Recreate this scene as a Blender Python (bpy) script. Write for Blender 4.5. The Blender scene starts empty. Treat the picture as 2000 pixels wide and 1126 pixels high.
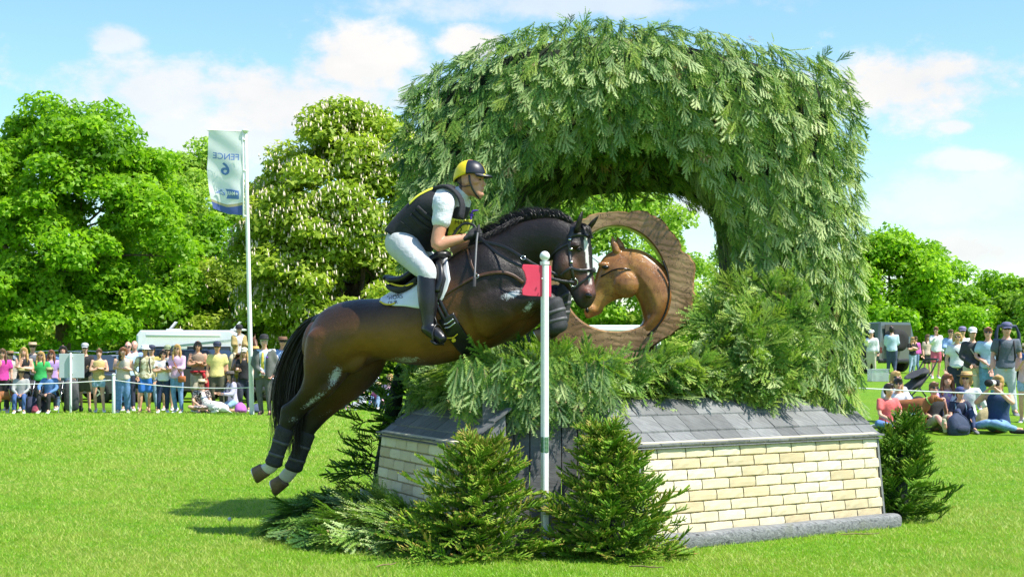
import bpy, bmesh, math, random
import numpy as np
from mathutils import Vector, Matrix, Quaternion, Euler
R = math.radians
rng = np.random.default_rng(7); random.seed(7)
SC = bpy.context.scene
COL = SC.collection

# ------------------------------------------------------------------ camera, sky, sun, exposure
F, HZ, CH = 3060.0, 700.0, 1.4            # focal length and horizon in photo pixels, eye height in metres
cam = bpy.data.cameras.new('camera'); cam_o = bpy.data.objects.new('camera', cam); COL.objects.link(cam_o)
cam.sensor_width = 36.0; cam.lens = F / 2000 * 36; cam.shift_y = (HZ - 563) / 2000
cam.clip_start = 0.1; cam.clip_end = 5000
cam_o.location = (0, 0, CH); cam_o.rotation_euler = (R(90), 0, 0)
SC.camera = cam_o
SC.view_settings.view_transform = 'Standard'; SC.view_settings.look = 'None'
SC.view_settings.exposure = 0.74; SC.view_settings.gamma = 1.0; SC.view_settings.use_curve_mapping = False
SC.cycles.max_bounces = 8; SC.cycles.diffuse_bounces = 5; SC.cycles.transmission_bounces = 6; SC.cycles.transparent_max_bounces = 8
try: SC.cycles.use_denoising = True
except Exception: pass

SUN_EL, SUN_D = R(57), Vector((0.93, -0.37, 0)).normalized()
sun_dir = Vector((SUN_D.x * math.cos(SUN_EL), SUN_D.y * math.cos(SUN_EL), math.sin(SUN_EL)))   # towards the sun
sl = bpy.data.lights.new('sun', 'SUN'); sl.energy = 5.0; sl.angle = R(0.53); sl.color = (1.0, 0.955, 0.88)
so = bpy.data.objects.new('sun', sl); COL.objects.link(so)
so.rotation_euler = (-sun_dir).to_track_quat('-Z', 'Y').to_euler(); so.location = (30, -10, 40)

def world():
    w = bpy.data.worlds.new('World'); SC.world = w; w.use_nodes = True
    nt = w.node_tree; N = nt.nodes; L = nt.links; N.clear()
    def n(t, **k):
        x = N.new(t)
        for a, b in k.items(): setattr(x, a, b)
        return x
    def m(op, a, b=None, clamp=False):
        x = n('ShaderNodeMath', operation=op); x.use_clamp = clamp
        for i, v in enumerate((a, b)):
            if v is None: continue
            if isinstance(v, (int, float)): x.inputs[i].default_value = v
            else: L.new(v, x.inputs[i])
        return x.outputs[0]
    sky = n('ShaderNodeTexSky', sky_type='NISHITA'); sky.sun_disc = False
    sky.sun_elevation = SUN_EL; sky.sun_rotation = math.atan2(sun_dir.x, sun_dir.y)
    sky.air_density = 1.25; sky.dust_density = 0.1; sky.ozone_density = 3.2; sky.altitude = 60
    tc = n('ShaderNodeTexCoord'); sep = n('ShaderNodeSeparateXYZ'); L.new(tc.outputs['Generated'], sep.inputs[0])
    az = m('ARCTAN2', sep.outputs[0], sep.outputs[1]); el = m('ARCSINE', sep.outputs[2])
    # cloud edges: noise bends the azimuth and height of each cumulus
    mp = n('ShaderNodeMapping'); mp.inputs['Scale'].default_value = (1, 1, 1.6); L.new(tc.outputs['Generated'], mp.inputs[0])
    def noise(s, d=5, r=.55):
        x = n('ShaderNodeTexNoise'); x.inputs['Scale'].default_value = s; x.inputs['Detail'].default_value = d; x.inputs['Roughness'].default_value = r
        L.new(mp.outputs[0], x.inputs['Vector']); return x.outputs['Fac']
    big, fine = noise(11, 6, .6), noise(34, 6, .62)
    shift = m('ADD', m('MULTIPLY', m('SUBTRACT', big, .5), 2.3), m('MULTIPLY', m('SUBTRACT', fine, .5), 1.6))
    total = None
    # (x, y in the photograph, half width, half height, weight) -> azimuth / elevation of each cloud in the sky
    for px, py, a, b, wt in ((225, 92, 62, 34, .75), (300, 195, 210, 75, .85), (560, 205, 290, 95, .95), (690, 130, 150, 80, 1.0), (430, 270, 320, 80, .8),
                             (925, 85, 80, 36, 1.0), (1800, 175, 220, 80, 1.05), (1150, 12, 420, 34, .62), (1865, 263, 34, 14, .85), (1875, 330, 80, 22, .8),
                             (1850, 400, 240, 60, .62), (1880, 500, 190, 50, .9), (1320, 410, 90, 40, .8), (-260, 160, 220, 70, .9), (2330, 240, 240, 80, .9)):
        ua = math.atan2((px - 1000) / F, 1); ue = math.atan2((HZ - py) / F, 1)
        dx = m('DIVIDE', m('SUBTRACT', az, ua), a / F); dy = m('DIVIDE', m('SUBTRACT', el, ue), b / F)
        r2 = m('ADD', m('MULTIPLY', dx, dx), m('MULTIPLY', dy, dy))
        v = m('MULTIPLY', m('SUBTRACT', 1.15, m('SQRT', r2)), 1.0)
        v = m('ADD', v, shift)
        mr = n('ShaderNodeMapRange', interpolation_type='SMOOTHSTEP'); mr.inputs['From Min'].default_value = .05; mr.inputs['From Max'].default_value = .82
        mr.inputs['To Max'].default_value = wt; L.new(v, mr.inputs['Value'])
        total = mr.outputs[0] if total is None else m('MAXIMUM', total, mr.outputs[0])
    # the same broken cumulus all the way round
    rest = n('ShaderNodeMapRange', interpolation_type='SMOOTHSTEP'); rest.inputs['From Min'].default_value = .52; rest.inputs['From Max'].default_value = .7
    L.new(noise(4, 7, .6), rest.inputs['Value'])
    away = n('ShaderNodeMapRange'); away.inputs['From Min'].default_value = .36; away.inputs['From Max'].default_value = .5
    L.new(m('MAXIMUM', m('ABSOLUTE', az), m('MULTIPLY', el, 1.4)), away.inputs['Value'])
    total = m('MAXIMUM', total, m('MULTIPLY', rest.outputs[0], m('MULTIPLY', away.outputs[0], .85)))
    mix = n('ShaderNodeMixRGB'); L.new(total, mix.inputs['Fac'])
    hs = n('ShaderNodeHueSaturation'); hs.inputs['Saturation'].default_value = 1.10; hs.inputs['Value'].default_value = 1.0
    tn = n('ShaderNodeMixRGB', blend_type='MULTIPLY'); tn.inputs['Fac'].default_value = 1; tn.inputs['Color2'].default_value = (.90, 1.0, 1.04, 1)
    L.new(sky.outputs[0], hs.inputs['Color']); L.new(hs.outputs[0], tn.inputs['Color1']); L.new(tn.outputs[0], mix.inputs['Color1'])
    sh = n('ShaderNodeMixRGB'); sh.inputs['Color1'].default_value = (3.5, 3.75, 4.1, 1); sh.inputs['Color2'].default_value = (5.2, 5.1, 4.95, 1)
    L.new(m('ADD', m('MULTIPLY', big, 1.1), m('MULTIPLY', fine, .4), True), sh.inputs['Fac'])
    L.new(sh.outputs[0], mix.inputs['Color2'])
    bg = n('ShaderNodeBackground'); bg.inputs['Strength'].default_value = 0.12
    L.new(mix.outputs[0], bg.inputs[0]); out = n('ShaderNodeOutputWorld'); L.new(bg.outputs[0], out.inputs[0])
world()

# ------------------------------------------------------------------ helpers
def sstep(a, b, x):
    t = min(1, max(0, (x - a) / (b - a))); return t * t * (3 - 2 * t)
def gz(x, y):                                   # the lawn: flat, rising gently to the right behind the ropes
    m = sstep(.13, .21, x / max(y, 1.0))
    return m * (.30 * sstep(26, 33, y) + .022 * max(0, min(y, 75) - 33))
def P(px, py, D): return Vector(((px - 1000) / F * D, D, CH - (py - HZ) / F * D))
def ground(px, D): x = (px - 1000) / F * D; return Vector((x, D, gz(x, D)))

def link(o, parent=None):
    COL.objects.link(o)
    if parent is not None: o.parent = parent
    return o
def tag(o, label=None, cat=None, group=None, kind=None):
    if label: o['label'] = label
    if cat: o['category'] = cat
    if group: o['group'] = group
    if kind: o['kind'] = kind
    return o
def empty(name, loc=(0, 0, 0), rz=0, label=None, cat=None, group=None):
    o = bpy.data.objects.new(name, None); o.empty_display_size = .1
    o.location = loc; o.rotation_euler = (0, 0, rz); link(o); return tag(o, label, cat, group)

FS = bpy.data.scenes.new('workbench')            # pieces are fused here, away from the scene
class G:
    """collects vertices and faces; build() links them as ONE mesh object"""
    def __init__(s): s.v = []; s.f = []; s.n = 0
    def add(s, v, f):
        v = np.asarray(v, float); s.v.append(v); s.f += [tuple(i + s.n for i in q) for q in f]; s.n += len(v); return s
    def box(s, c, d, rot=None, taper=None):
        q = np.array([[x, y, z] for z in (-1, 1) for y in (-1, 1) for x in (-1, 1)], float) * .5 * np.array(d)
        if taper: q[4:, :2] *= taper
        if rot is not None: q = q @ np.array(rot).T
        return s.add(q + np.array(c), [(0, 2, 3, 1), (4, 5, 7, 6), (0, 1, 5, 4), (2, 6, 7, 3), (0, 4, 6, 2), (1, 3, 7, 5)])
    def loft(s, secs, n=16, sub=3, cap=True, power=2.0):
        """secs: (centre, U, V) rings, smoothed between; ends rounded off"""
        C = np.array([list(a[0]) for a in secs], float); U = np.array([list(a[1]) for a in secs], float); V = np.array([list(a[2]) for a in secs], float)
        if sub > 1 and len(C) > 2: C, U, V = (cr(a, sub) for a in (C, U, V))
        if cap:
            t0 = C[0] - C[1]; t1 = C[-1] - C[-2]
            def ends(c, u, v, t):
                t = t / (np.linalg.norm(t) + 1e-9); h = min(np.linalg.norm(u), np.linalg.norm(v)) * .7
                return [(c + t * h * math.sin(a), u * math.cos(a), v * math.cos(a)) for a in (R(35), R(62), R(82))]
            a = ends(C[0], U[0], V[0], t0)[::-1]; b = ends(C[-1], U[-1], V[-1], t1)
            C = np.array([q[0] for q in a] + list(C) + [q[0] for q in b]); U = np.array([q[1] for q in a] + list(U) + [q[1] for q in b]); V = np.array([q[2] for q in a] + list(V) + [q[2] for q in b])
        th = np.linspace(0, 2 * math.pi, n, endpoint=False); cs, sn = np.cos(th), np.sin(th)
        if power != 2.0: cs, sn = np.sign(cs) * np.abs(cs) ** (2 / power), np.sign(sn) * np.abs(sn) ** (2 / power)
        m = len(C); vs = (C[:, None] + U[:, None] * cs[None, :, None] + V[:, None] * sn[None, :, None]).reshape(-1, 3)
        f = [(i * n + j, i * n + (j + 1) % n, (i + 1) * n + (j + 1) % n, (i + 1) * n + j) for i in range(m - 1) for j in range(n)]
        f.append(tuple(range(n))[::-1]); f.append(tuple((m - 1) * n + j for j in range(n)))
        return s.add(vs, f)
    def tube(s, pts, rad, n=10, sub=1, flat=1.0, up=None, cap=True):
        """tapered tube through points; flat < 1 squeezes it across 'up'"""
        pts = np.array([list(p) for p in pts], float); rad = np.broadcast_to(np.array(rad, float), (len(pts),)).copy()
        if sub > 1 and len(pts) > 2: pts, rad = cr(pts, sub), cr(rad[:, None], sub)[:, 0]
        T = np.gradient(pts, axis=0); T /= np.linalg.norm(T, axis=1)[:, None] + 1e-9
        ref = np.array(up if up is not None else ((0, 0, 1) if abs(T[0][2]) < .9 else (0, 1, 0)), float)
        secs = []
        for p, t, r in zip(pts, T, rad):
            a = np.cross(t, ref); a /= np.linalg.norm(a) + 1e-9; b = np.cross(a, t)
            if up is None: ref = b
            secs.append((p, a * r, b * r * flat))
        return s.loft(secs, n=n, sub=1, cap=cap)
    def ell(s, c, r, rot=None, n=12, m=8):
        th = np.linspace(0, 2 * math.pi, n, endpoint=False); ph = np.linspace(-math.pi / 2, math.pi / 2, m + 1)[1:-1]
        v = [(math.cos(p) * math.cos(t), math.cos(p) * math.sin(t), math.sin(p)) for p in ph for t in th] + [(0, 0, -1), (0, 0, 1)]
        v = np.array(v) * np.array(r, float)
        if rot is not None: v = v @ np.array(rot).T
        k = len(ph); f = [(i * n + j, i * n + (j + 1) % n, (i + 1) * n + (j + 1) % n, (i + 1) * n + j) for i in range(k - 1) for j in range(n)]
        f += [((j + 1) % n, j, k * n) for j in range(n)] + [((k - 1) * n + j, (k - 1) * n + (j + 1) % n, k * n + 1) for j in range(n)]
        return s.add(v + np.array(list(c)), f)
    def lathe(s, prof, c=(0, 0, 0), n=20, sx=1, sy=1, rot=None):
        th = np.linspace(0, 2 * math.pi, n, endpoint=False)
        v = np.array([(r * math.cos(t) * sx, r * math.sin(t) * sy, z) for r, z in prof for t in th])
        if rot is not None: v = v @ np.array(rot).T
        m = len(prof); f = [(i * n + j, i * n + (j + 1) % n, (i + 1) * n + (j + 1) % n, (i + 1) * n + j) for i in range(m - 1) for j in range(n)]
        f.append(tuple(range(n))[::-1]); f.append(tuple((m - 1) * n + j for j in range(n)))
        return s.add(v + np.array(list(c)), f)
    def prism(s, poly, axis_from, axis_to, ux, uy):
        """polygon in (ux, uy) swept from one point to another"""
        a, b, ux, uy = (np.array(list(q), float) for q in (axis_from, axis_to, ux, uy)); k = len(poly)
        v = [a + ux * p[0] + uy * p[1] for p in poly] + [b + ux * p[0] + uy * p[1] for p in poly]
        f = [(i, (i + 1) % k, k + (i + 1) % k, k + i) for i in range(k)] + [tuple(range(k))[::-1], tuple(range(k, 2 * k))]
        return s.add(v, f)
    def sheet(s, grid, thick=0.0, off=(0, 1, 0)):
        """grid [i][j] of points, given thickness along off"""
        g = np.array([[list(p) for p in r] for r in grid], float); a, b = g.shape[:2]
        f = lambda o, fl: [((i * b + j) + o, (i * b + j + 1) + o, ((i + 1) * b + j + 1) + o, ((i + 1) * b + j) + o)[::fl] for i in range(a - 1) for j in range(b - 1)]
        if not thick: return s.add(g.reshape(-1, 3), f(0, 1))
        v = np.concatenate([g.reshape(-1, 3), g.reshape(-1, 3) + np.array(off) * thick]); k = a * b
        rim = [i for i in range(b)] + [i * b + b - 1 for i in range(1, a)] + [(a - 1) * b + j for j in range(b - 2, -1, -1)] + [i * b for i in range(a - 2, 0, -1)]
        e = [(rim[i], rim[(i + 1) % len(rim)], rim[(i + 1) % len(rim)] + k, rim[i] + k) for i in range(len(rim))]
        return s.add(v, f(0, -1) + f(k, 1) + e)
    def mesh(s, name):
        me = bpy.data.meshes.new(name); v = np.concatenate(s.v) if s.v else np.zeros((0, 3))
        me.from_pydata(v.tolist(), [], s.f); me.update(); return me
    def build(s, name, mat=None, parent=None, smooth=True, bevel=0, fix=True):
        me = s.mesh(name)
        if fix or bevel:
            bm = bmesh.new(); bm.from_mesh(me)
            if bevel: bmesh.ops.bevel(bm, geom=bm.edges[:], offset=bevel, segments=1, affect='EDGES', clamp_overlap=True)
            bmesh.ops.recalc_face_normals(bm, faces=bm.faces); bm.to_mesh(me); bm.free()
        if smooth: me.polygons.foreach_set('use_smooth', [True] * len(me.polygons))
        o = bpy.data.objects.new(name, me)
        if mat is not None: me.materials.append(MT[mat] if isinstance(mat, str) else mat)
        return link(o, parent)
    def fuse(s, name, voxel, mat=None, parent=None, smooth=2, extra=None, adapt=0):
        """one continuous surface out of overlapping pieces"""
        me = s.mesh(name); o = bpy.data.objects.new(name, me); FS.collection.objects.link(o)
        m = o.modifiers.new('r', 'REMESH'); m.mode = 'VOXEL'; m.voxel_size = voxel; m.use_smooth_shade = True
        if smooth:
            k = o.modifiers.new('s', 'SMOOTH'); k.factor = .5; k.iterations = smooth
        FS.view_layers[0].update(); ev = o.evaluated_get(FS.view_layers[0].depsgraph); new = bpy.data.meshes.new_from_object(ev); FS.collection.objects.unlink(o); COL.objects.link(o)
        o.modifiers.clear(); o.data = new; bpy.data.meshes.remove(me); new.name = name
        if extra is not None:                       # pieces too thin for the voxels (fingers), rooted in the body
            bm = bmesh.new(); bm.from_mesh(new); t = extra.mesh('t'); bm.from_mesh(t); bpy.data.meshes.remove(t)
            bmesh.ops.recalc_face_normals(bm, faces=bm.faces); bm.to_mesh(new); bm.free()
        new.polygons.foreach_set('use_smooth', [True] * len(new.polygons)); new.materials.clear()
        if mat is not None: new.materials.append(MT[mat] if isinstance(mat, str) else mat)
        if parent is not None: o.parent = parent
        return o
def cr(a, sub):
    """Catmull-Rom through the rows of a"""
    p = np.vstack([2 * a[0] - a[1], a, 2 * a[-1] - a[-2]]); out = []
    for i in range(1, len(p) - 2):
        for k in range(sub):
            t = k / sub; q = p[i - 1:i + 3]
            out.append(.5 * (2 * q[1] + (q[2] - q[0]) * t + (2 * q[0] - 5 * q[1] + 4 * q[2] - q[3]) * t * t + (3 * q[1] - q[0] - 3 * q[2] + q[3]) * t ** 3))
    out.append(a[-1]); return np.array(out)
def fast_mesh(name, V, T, tint=None, mat=None, smooth=False):
    """big mesh from arrays: T is (n,3) or (n,4)"""
    me = bpy.data.meshes.new(name); k = T.shape[1]
    me.vertices.add(len(V)); me.vertices.foreach_set('co', np.ascontiguousarray(V, np.float32).ravel())
    me.loops.add(T.size); me.loops.foreach_set('vertex_index', np.ascontiguousarray(T, np.int32).ravel())
    me.polygons.add(len(T)); me.polygons.foreach_set('loop_start', np.arange(0, T.size, k, dtype=np.int32)); me.polygons.foreach_set('loop_total', np.full(len(T), k, np.int32))
    if smooth: me.polygons.foreach_set('use_smooth', np.ones(len(T), bool))
    if tint is not None:
        a = me.attributes.new('tint', 'FLOAT', 'POINT'); a.data.foreach_set('value', np.ascontiguousarray(tint, np.float32))
    if mat is not None: me.materials.append(MT[mat] if isinstance(mat, str) else mat)
    me.update(calc_edges=True); return me
def copy_tree(o, parent=None):
    c = o.copy(); link(c, parent)
    for ch in list(o.children): copy_tree(ch, c)
    return c

# ------------------------------------------------------------------ materials
MT = {}
class NT:
    def __init__(s, name):
        s.m = bpy.data.materials.new(name); s.m.use_nodes = True; s.t = s.m.node_tree; s.N = s.t.nodes; s.L = s.t.links; s.N.clear()
        s.out = s.N.new('ShaderNodeOutputMaterial'); s.b = s.N.new('ShaderNodeBsdfPrincipled'); s.L.new(s.b.outputs[0], s.out.inputs[0]); MT[name] = s.m
    def n(s, t, ins=None, **k):
        x = s.N.new(t)
        for a, b in k.items(): setattr(x, a, b)
        for a, b in (ins or {}).items():
            if hasattr(b, 'links') or isinstance(b, bpy.types.NodeSocket): s.L.new(b, x.inputs[a])
            else: x.inputs[a].default_value = b
        return x
    def co(s, kind='Object'): return s.n('ShaderNodeTexCoord').outputs[kind]
    def pos(s): return s.n('ShaderNodeNewGeometry').outputs['Position']
    def noise(s, scale, detail=4, rough=.55, vec=None, dist=0):
        return s.n('ShaderNodeTexNoise', {'Vector': vec if vec is not None else s.co(), 'Scale': scale, 'Detail': detail, 'Roughness': rough, 'Distortion': dist}).outputs['Fac']
    def ramp(s, fac, stops):
        x = s.n('ShaderNodeValToRGB', {'Fac': fac}); e = x.color_ramp.elements
        while len(e) < len(stops): e.new(.5)
        for i, (p, c) in enumerate(stops): e[i].position = p; e[i].color = (*c, 1) if len(c) == 3 else c
        return x.outputs[0]
    def mix(s, fac, a, b, mode='MIX'):
        f = lambda c: (*c, 1) if isinstance(c, tuple) and len(c) == 3 else c
        return s.n('ShaderNodeMixRGB', {'Fac': fac, 'Color1': f(a), 'Color2': f(b)}, blend_type=mode).outputs[0]
    def math(s, op, a, b=0.0, clamp=False):
        x = s.n('ShaderNodeMath', {0: a, 1: b}, operation=op); x.use_clamp = clamp; return x.outputs[0]
    def rng(s, v, a, b, c=0., d=1.):
        return s.n('ShaderNodeMapRange', {'Value': v, 'From Min': a, 'From Max': b, 'To Min': c, 'To Max': d}).outputs[0]
    def bump(s, h, strength=.3, dist=.01):
        x = s.n('ShaderNodeBump', {'Height': h, 'Strength': strength, 'Distance': dist}); s.L.new(x.outputs[0], s.b.inputs['Normal']); return x.outputs[0]
    def set(s, **k):
        for a, b in k.items():
            q = s.b.inputs[{'col': 'Base Color', 'rough': 'Roughness', 'metal': 'Metallic', 'spec': 'Specular IOR Level', 'sheen': 'Sheen Weight', 'coat': 'Coat Weight', 'trans': 'Transmission Weight', 'alpha': 'Alpha'}[a]]
            if isinstance(b, bpy.types.NodeSocket): s.L.new(b, q)
            else: q.default_value = (*b, 1) if isinstance(b, tuple) and len(b) == 3 else b
        return s
def simple(name, col, rough=.6, var=.18, scale=18, bump=.15, bscale=60, metal=0., spec=.5, hue=.0, sheen=0, bdist=.004):
    """plain colour with uneven tone and fine relief"""
    if name in MT: return MT[name]
    t = NT(name); f = t.noise(scale, 5, .6); lo = tuple(c * (1 - var) for c in col); hi = tuple(min(1, c * (1 + var)) for c in col)
    t.set(col=t.ramp(f, [(.3, lo), (.7, hi)]), rough=rough, metal=metal, spec=spec, sheen=sheen)
    if bump: t.bump(t.noise(bscale, 4, .6), bump, bdist)
    return t.m
def foliage_tail(t, col, trans=.3, rough=.55, tcol=None, spec=.35):
    """leaf: reflects and lets light through"""
    t.set(col=col, rough=rough, spec=spec)
    tr = t.n('ShaderNodeBsdfTranslucent', {'Color': tcol if tcol is not None else col}); mx = t.n('ShaderNodeMixShader', {0: trans, 1: t.b.outputs[0], 2: tr.outputs[0]}); t.L.new(mx.outputs[0], t.out.inputs[0])
def leafmat(name, stops, trans=.35, tboost=1.3):
    t = NT(name); a = t.n('ShaderNodeAttribute', attribute_name='tint').outputs['Fac']
    oc = t.n('ShaderNodeObjectInfo').outputs['Color']; f = t.math('ADD', a, t.math('SUBTRACT', t.n('ShaderNodeSeparateColor', {0: oc}).outputs[0], .5))
    c = t.ramp(f, stops); foliage_tail(t, c, trans, .5, t.mix(1.0, c, (tboost, tboost * 1.05, tboost * .6), 'MULTIPLY')); return t.m
# ------------------------------------------------------------------ lawn
def lawn():
    t = NT('lawn'); p = t.pos()
    big = t.noise(.55, 4, .6, p); mid = t.noise(5, 5, .65, p); fine = t.noise(70, 4, .7, p)
    mp = t.n('ShaderNodeMapping', {'Vector': p, 'Scale': (9, 2.2, 1)}).outputs[0]; streak = t.noise(3, 5, .7, mp)
    c = t.ramp(t.math('ADD', t.math('MULTIPLY', mid, .5), t.math('MULTIPLY', fine, .5)), [(.30, (.060, .165, .003)), (.5, (.135, .31, .006)), (.68, (.25, .43, .016))])
    c = t.mix(t.rng(big, .35, .7), c, t.mix(.5, c, (.25, .36, .014)), 'MIX')
    c = t.mix(t.rng(streak, .62, .75, 0, .45), c, (.32, .40, .05))
    t.set(col=c, rough=.75, spec=.2); t.bump(t.math('ADD', fine, t.math('MULTIPLY', mid, 1.5)), .9, .04)
    xs = np.concatenate([np.linspace(-900, -40, 14), np.linspace(-38, 38, 77), np.linspace(40, 900, 14)]); ys = np.concatenate([np.linspace(-60, 4, 9), np.linspace(5, 80, 151), np.linspace(84, 1500, 26)])
    V = np.array([(x, y, gz(x, y)) for y in ys for x in xs]); a, b = len(ys), len(xs)
    T = np.array([(i * b + j, i * b + j + 1, (i + 1) * b + j + 1, (i + 1) * b + j) for i in range(a - 1) for j in range(b - 1)])
    o = bpy.data.objects.new('lawn', fast_mesh('lawn', V, T, mat='lawn', smooth=True)); link(o); tag(o, 'mown bright green lawn', 'lawn', kind='structure')
lawn()
def blades():
    leafmat('grass_blade', [(0, (.05, .16, .003)), (.45, (.13, .33, .006)), (.8, (.24, .46, .014)), (1, (.40, .46, .10))], .35, 1.3)
    n = 320000; u = rng.random(n); D = 9.6 * (4.3 ** (u ** 1.15)); ax = (rng.random(n) - .5) * .70
    X = ax * D; Y = D
    clump = .5 + .5 * np.sin(X * 3.1 + 1.3 * np.sin(Y * 2.3)) * np.sin(Y * 2.7 + np.sin(X * 1.9))
    h = (.012 + .018 * rng.random(n)) * (.65 + .75 * clump) * (1 + (D - 9.6) * .03); w = .0024 * (1 + (D - 9.6) * .12)
    th = rng.random(n) * 6.283; lean = .3 + rng.random(n) * 1.3; la = rng.random(n) * 6.283
    B = np.stack([X, Y, np.zeros(n)], 1); s = np.stack([np.cos(th) * w, np.sin(th) * w, np.zeros(n)], 1)
    tip = B + np.stack([np.cos(la) * lean * h, np.sin(la) * lean * h, h], 1)
    V = np.stack([B - s, B + s, tip], 1).reshape(-1, 3); T = np.arange(3 * n).reshape(-1, 3)
    V[:, 2] += np.array([gz(x, y) for x, y in V[:, :2]]) if False else 0
    tint = np.clip(rng.normal(.42, .16, n) + .22 * (clump - .5) + .10 * np.sin(X * 1.3 + 2 * np.sin(Y * .7)) * np.sin(Y * 1.1 + X * .4) - .25 * (np.sin(X * 5.3 + Y * 2.1) * np.sin(Y * 6.1 - X * 1.7) > .86) + (rng.random(n) < .025) * .5, 0, 1)
    o = bpy.data.objects.new('grass', fast_mesh('grass', V, T, np.repeat(tint, 3), 'grass_blade')); link(o); tag(o, 'short mown grass blades in the foreground', 'grass', kind='stuff')
blades()
# ------------------------------------------------------------------ fir sprigs
def fir_mats():
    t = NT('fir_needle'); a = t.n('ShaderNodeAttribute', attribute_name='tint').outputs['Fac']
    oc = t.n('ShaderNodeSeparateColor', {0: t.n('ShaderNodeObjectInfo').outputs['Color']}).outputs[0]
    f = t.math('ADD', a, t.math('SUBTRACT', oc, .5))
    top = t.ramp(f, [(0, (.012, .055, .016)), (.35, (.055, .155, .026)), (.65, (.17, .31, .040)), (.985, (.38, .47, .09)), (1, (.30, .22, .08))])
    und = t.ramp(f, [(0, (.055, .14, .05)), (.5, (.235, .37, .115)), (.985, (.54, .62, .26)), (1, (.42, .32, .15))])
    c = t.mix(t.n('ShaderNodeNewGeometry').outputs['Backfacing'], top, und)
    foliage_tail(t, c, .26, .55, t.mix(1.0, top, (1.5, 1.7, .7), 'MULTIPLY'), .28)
    t = NT('spruce_needle'); a = t.n('ShaderNodeAttribute', attribute_name='tint').outputs['Fac']
    oc = t.n('ShaderNodeSeparateColor', {0: t.n('ShaderNodeObjectInfo').outputs['Color']}).outputs[0]
    f = t.math('ADD', a, t.math('SUBTRACT', oc, .5))
    c = t.ramp(f, [(0, (.016, .065, .008)), (.35, (.065, .18, .012)), (.65, (.16, .31, .02)), (.93, (.34, .46, .05)), (1, (.44, .27, .08))])
    foliage_tail(t, c, .2, .55, None, .25)
    simple('twig_bark', (.17, .135, .05), .8, .3, 40, .3)
    simple('trunk_bark', (.10, .072, .05), .9, .35, 14, .8, 30, bdist=.02)
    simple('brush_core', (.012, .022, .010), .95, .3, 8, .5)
fir_mats()
def sprig(seed, L=.30, flat=True, twigs=9, spread=.15, fan=(.42, .72), dens=.0145, nl=.023):
    """a spray of conifer: stem along +X, side twigs, single-triangle needles; returns V, T, tint, material index"""
    r = np.random.default_rng(seed); V = []; T = []; C = []; M = []
    def tri(a, b, c, tint, m=0):
        k = len(V); V.extend((a, b, c)); T.append((k, k + 1, k + 2)); C.extend((tint,) * 3); M.append(m)
    def line(p0, d, ln, droop, w, tip):
        at = lambda q: p0 + d * ln * q + np.array([0, 0, -droop * q * q])
        sd = np.cross(d, (0, 0, 1.)); sd /= np.linalg.norm(sd) + 1e-9; main = w > .0025; up_ = np.cross(sd, d)
        if main:
            tri(at(0) - sd * w, at(1), at(0) + sd * w, .3, 1)
        if flat:                                       # the flat comb of needle bases
            hw = .0085; q0, q1, q2 = (.12 if main else .0), .6, 1.0
            tri(at(q0), at(q1) + sd * hw, at(q1) - sd * hw, .42); tri(at(q1) - sd * hw, at(q1) + sd * hw, at(q2), .55)
        else:                                          # bottle-brush: a slim solid core under the needles
            rr = .0085; ring = [[at(q) + (sd * math.cos(t) + up_ * math.sin(t)) * rr * f for t in (0, 2.094, 4.189)] for q, f in ((.05, .7), (.5, 1.05), (.93, .7))]
            for m in (0, 1):
                for j in range(3):
                    A_, B_, C_, D_ = ring[m][j], ring[m][(j + 1) % 3], ring[m + 1][(j + 1) % 3], ring[m + 1][j]; c0 = .40 + .22 * m; tri(A_, B_, C_, c0); tri(A_, C_, D_, c0)
            for j in range(3): tri(ring[2][j], ring[2][(j + 1) % 3], at(1.03), .9)
        k = max(4, int(ln / dens))
        for i in range(k):
            s = (i + .5 + r.uniform(-.3, .3)) / k; p = p0 + d * ln * s + np.array([0, 0, -droop * s * s]); sz = nl * (1 - .35 * s ** 3) * r.uniform(.8, 1.15)
            tt = .40 + .34 * s * tip + r.normal(0, .07)
            for side in ((-1, 1) if flat else (0, 1, 2)):
                if flat: nd = d * r.uniform(.55, .95) + sd * side + np.array([0, 0, r.uniform(-.05, .35)])
                else:
                    an = side * 2.094 + r.uniform(-.9, .9); nd = d * .75 + sd * math.cos(an) + np.array([0, 0, 1.]) * math.sin(an)
                nd /= np.linalg.norm(nd); wv = d * (.0056 if flat else .0060) + (0 if flat else sd * .0015)
                q = p + nd * sz
                if flat and side > 0: tri(p - wv, q, p + wv, tt)
                else: tri(p - wv, p + wv, q, tt)
    X = np.array([1., 0, 0]); line(np.zeros(3), X, L, .05 if flat else -.02, .0028, 1)
    for i in range(twigs):
        s = .1 + .8 * (i + r.uniform(-.2, .2)) / twigs; side = -1 if i % 2 else 1
        ang = side * (r.uniform(*fan) if flat else r.uniform(.6, .95)); ln = (spread * (1 - s) + .045) * r.uniform(.8, 1.15)
        d = np.array([math.cos(ang), math.sin(ang), r.uniform(-.12, .12) if flat else r.uniform(-.1, .35)]); d /= np.linalg.norm(d)
        line(np.array([L * s, 0, (-.05 if flat else .02) * s * s]), d, ln, .015 if flat else -.012, .0018, 1)
    return np.array(V), np.array(T), np.array(C), np.array(M)
FIR = [sprig(i, L=l, twigs=k, spread=s, fan=f) for i, (l, k, s, f) in enumerate([(.28, 7, .14, (.4, .7)), (.32, 6, .18, (.25, .45)), (.24, 6, .12, (.45, .8)), (.20, 4, .14, (.25, .6)), (.30, 7, .14, (.35, .6)), (.24, 5, .11, (.3, .5)), (.17, 3, .13, (.3, .65))])]
SPRUCE = [sprig(20 + i, L=l, flat=False, twigs=k, spread=s, dens=.0165, nl=.019) for i, (l, k, s) in enumerate([(.30, 8, .13), (.24, 6, .11), (.36, 9, .16)])]
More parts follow.
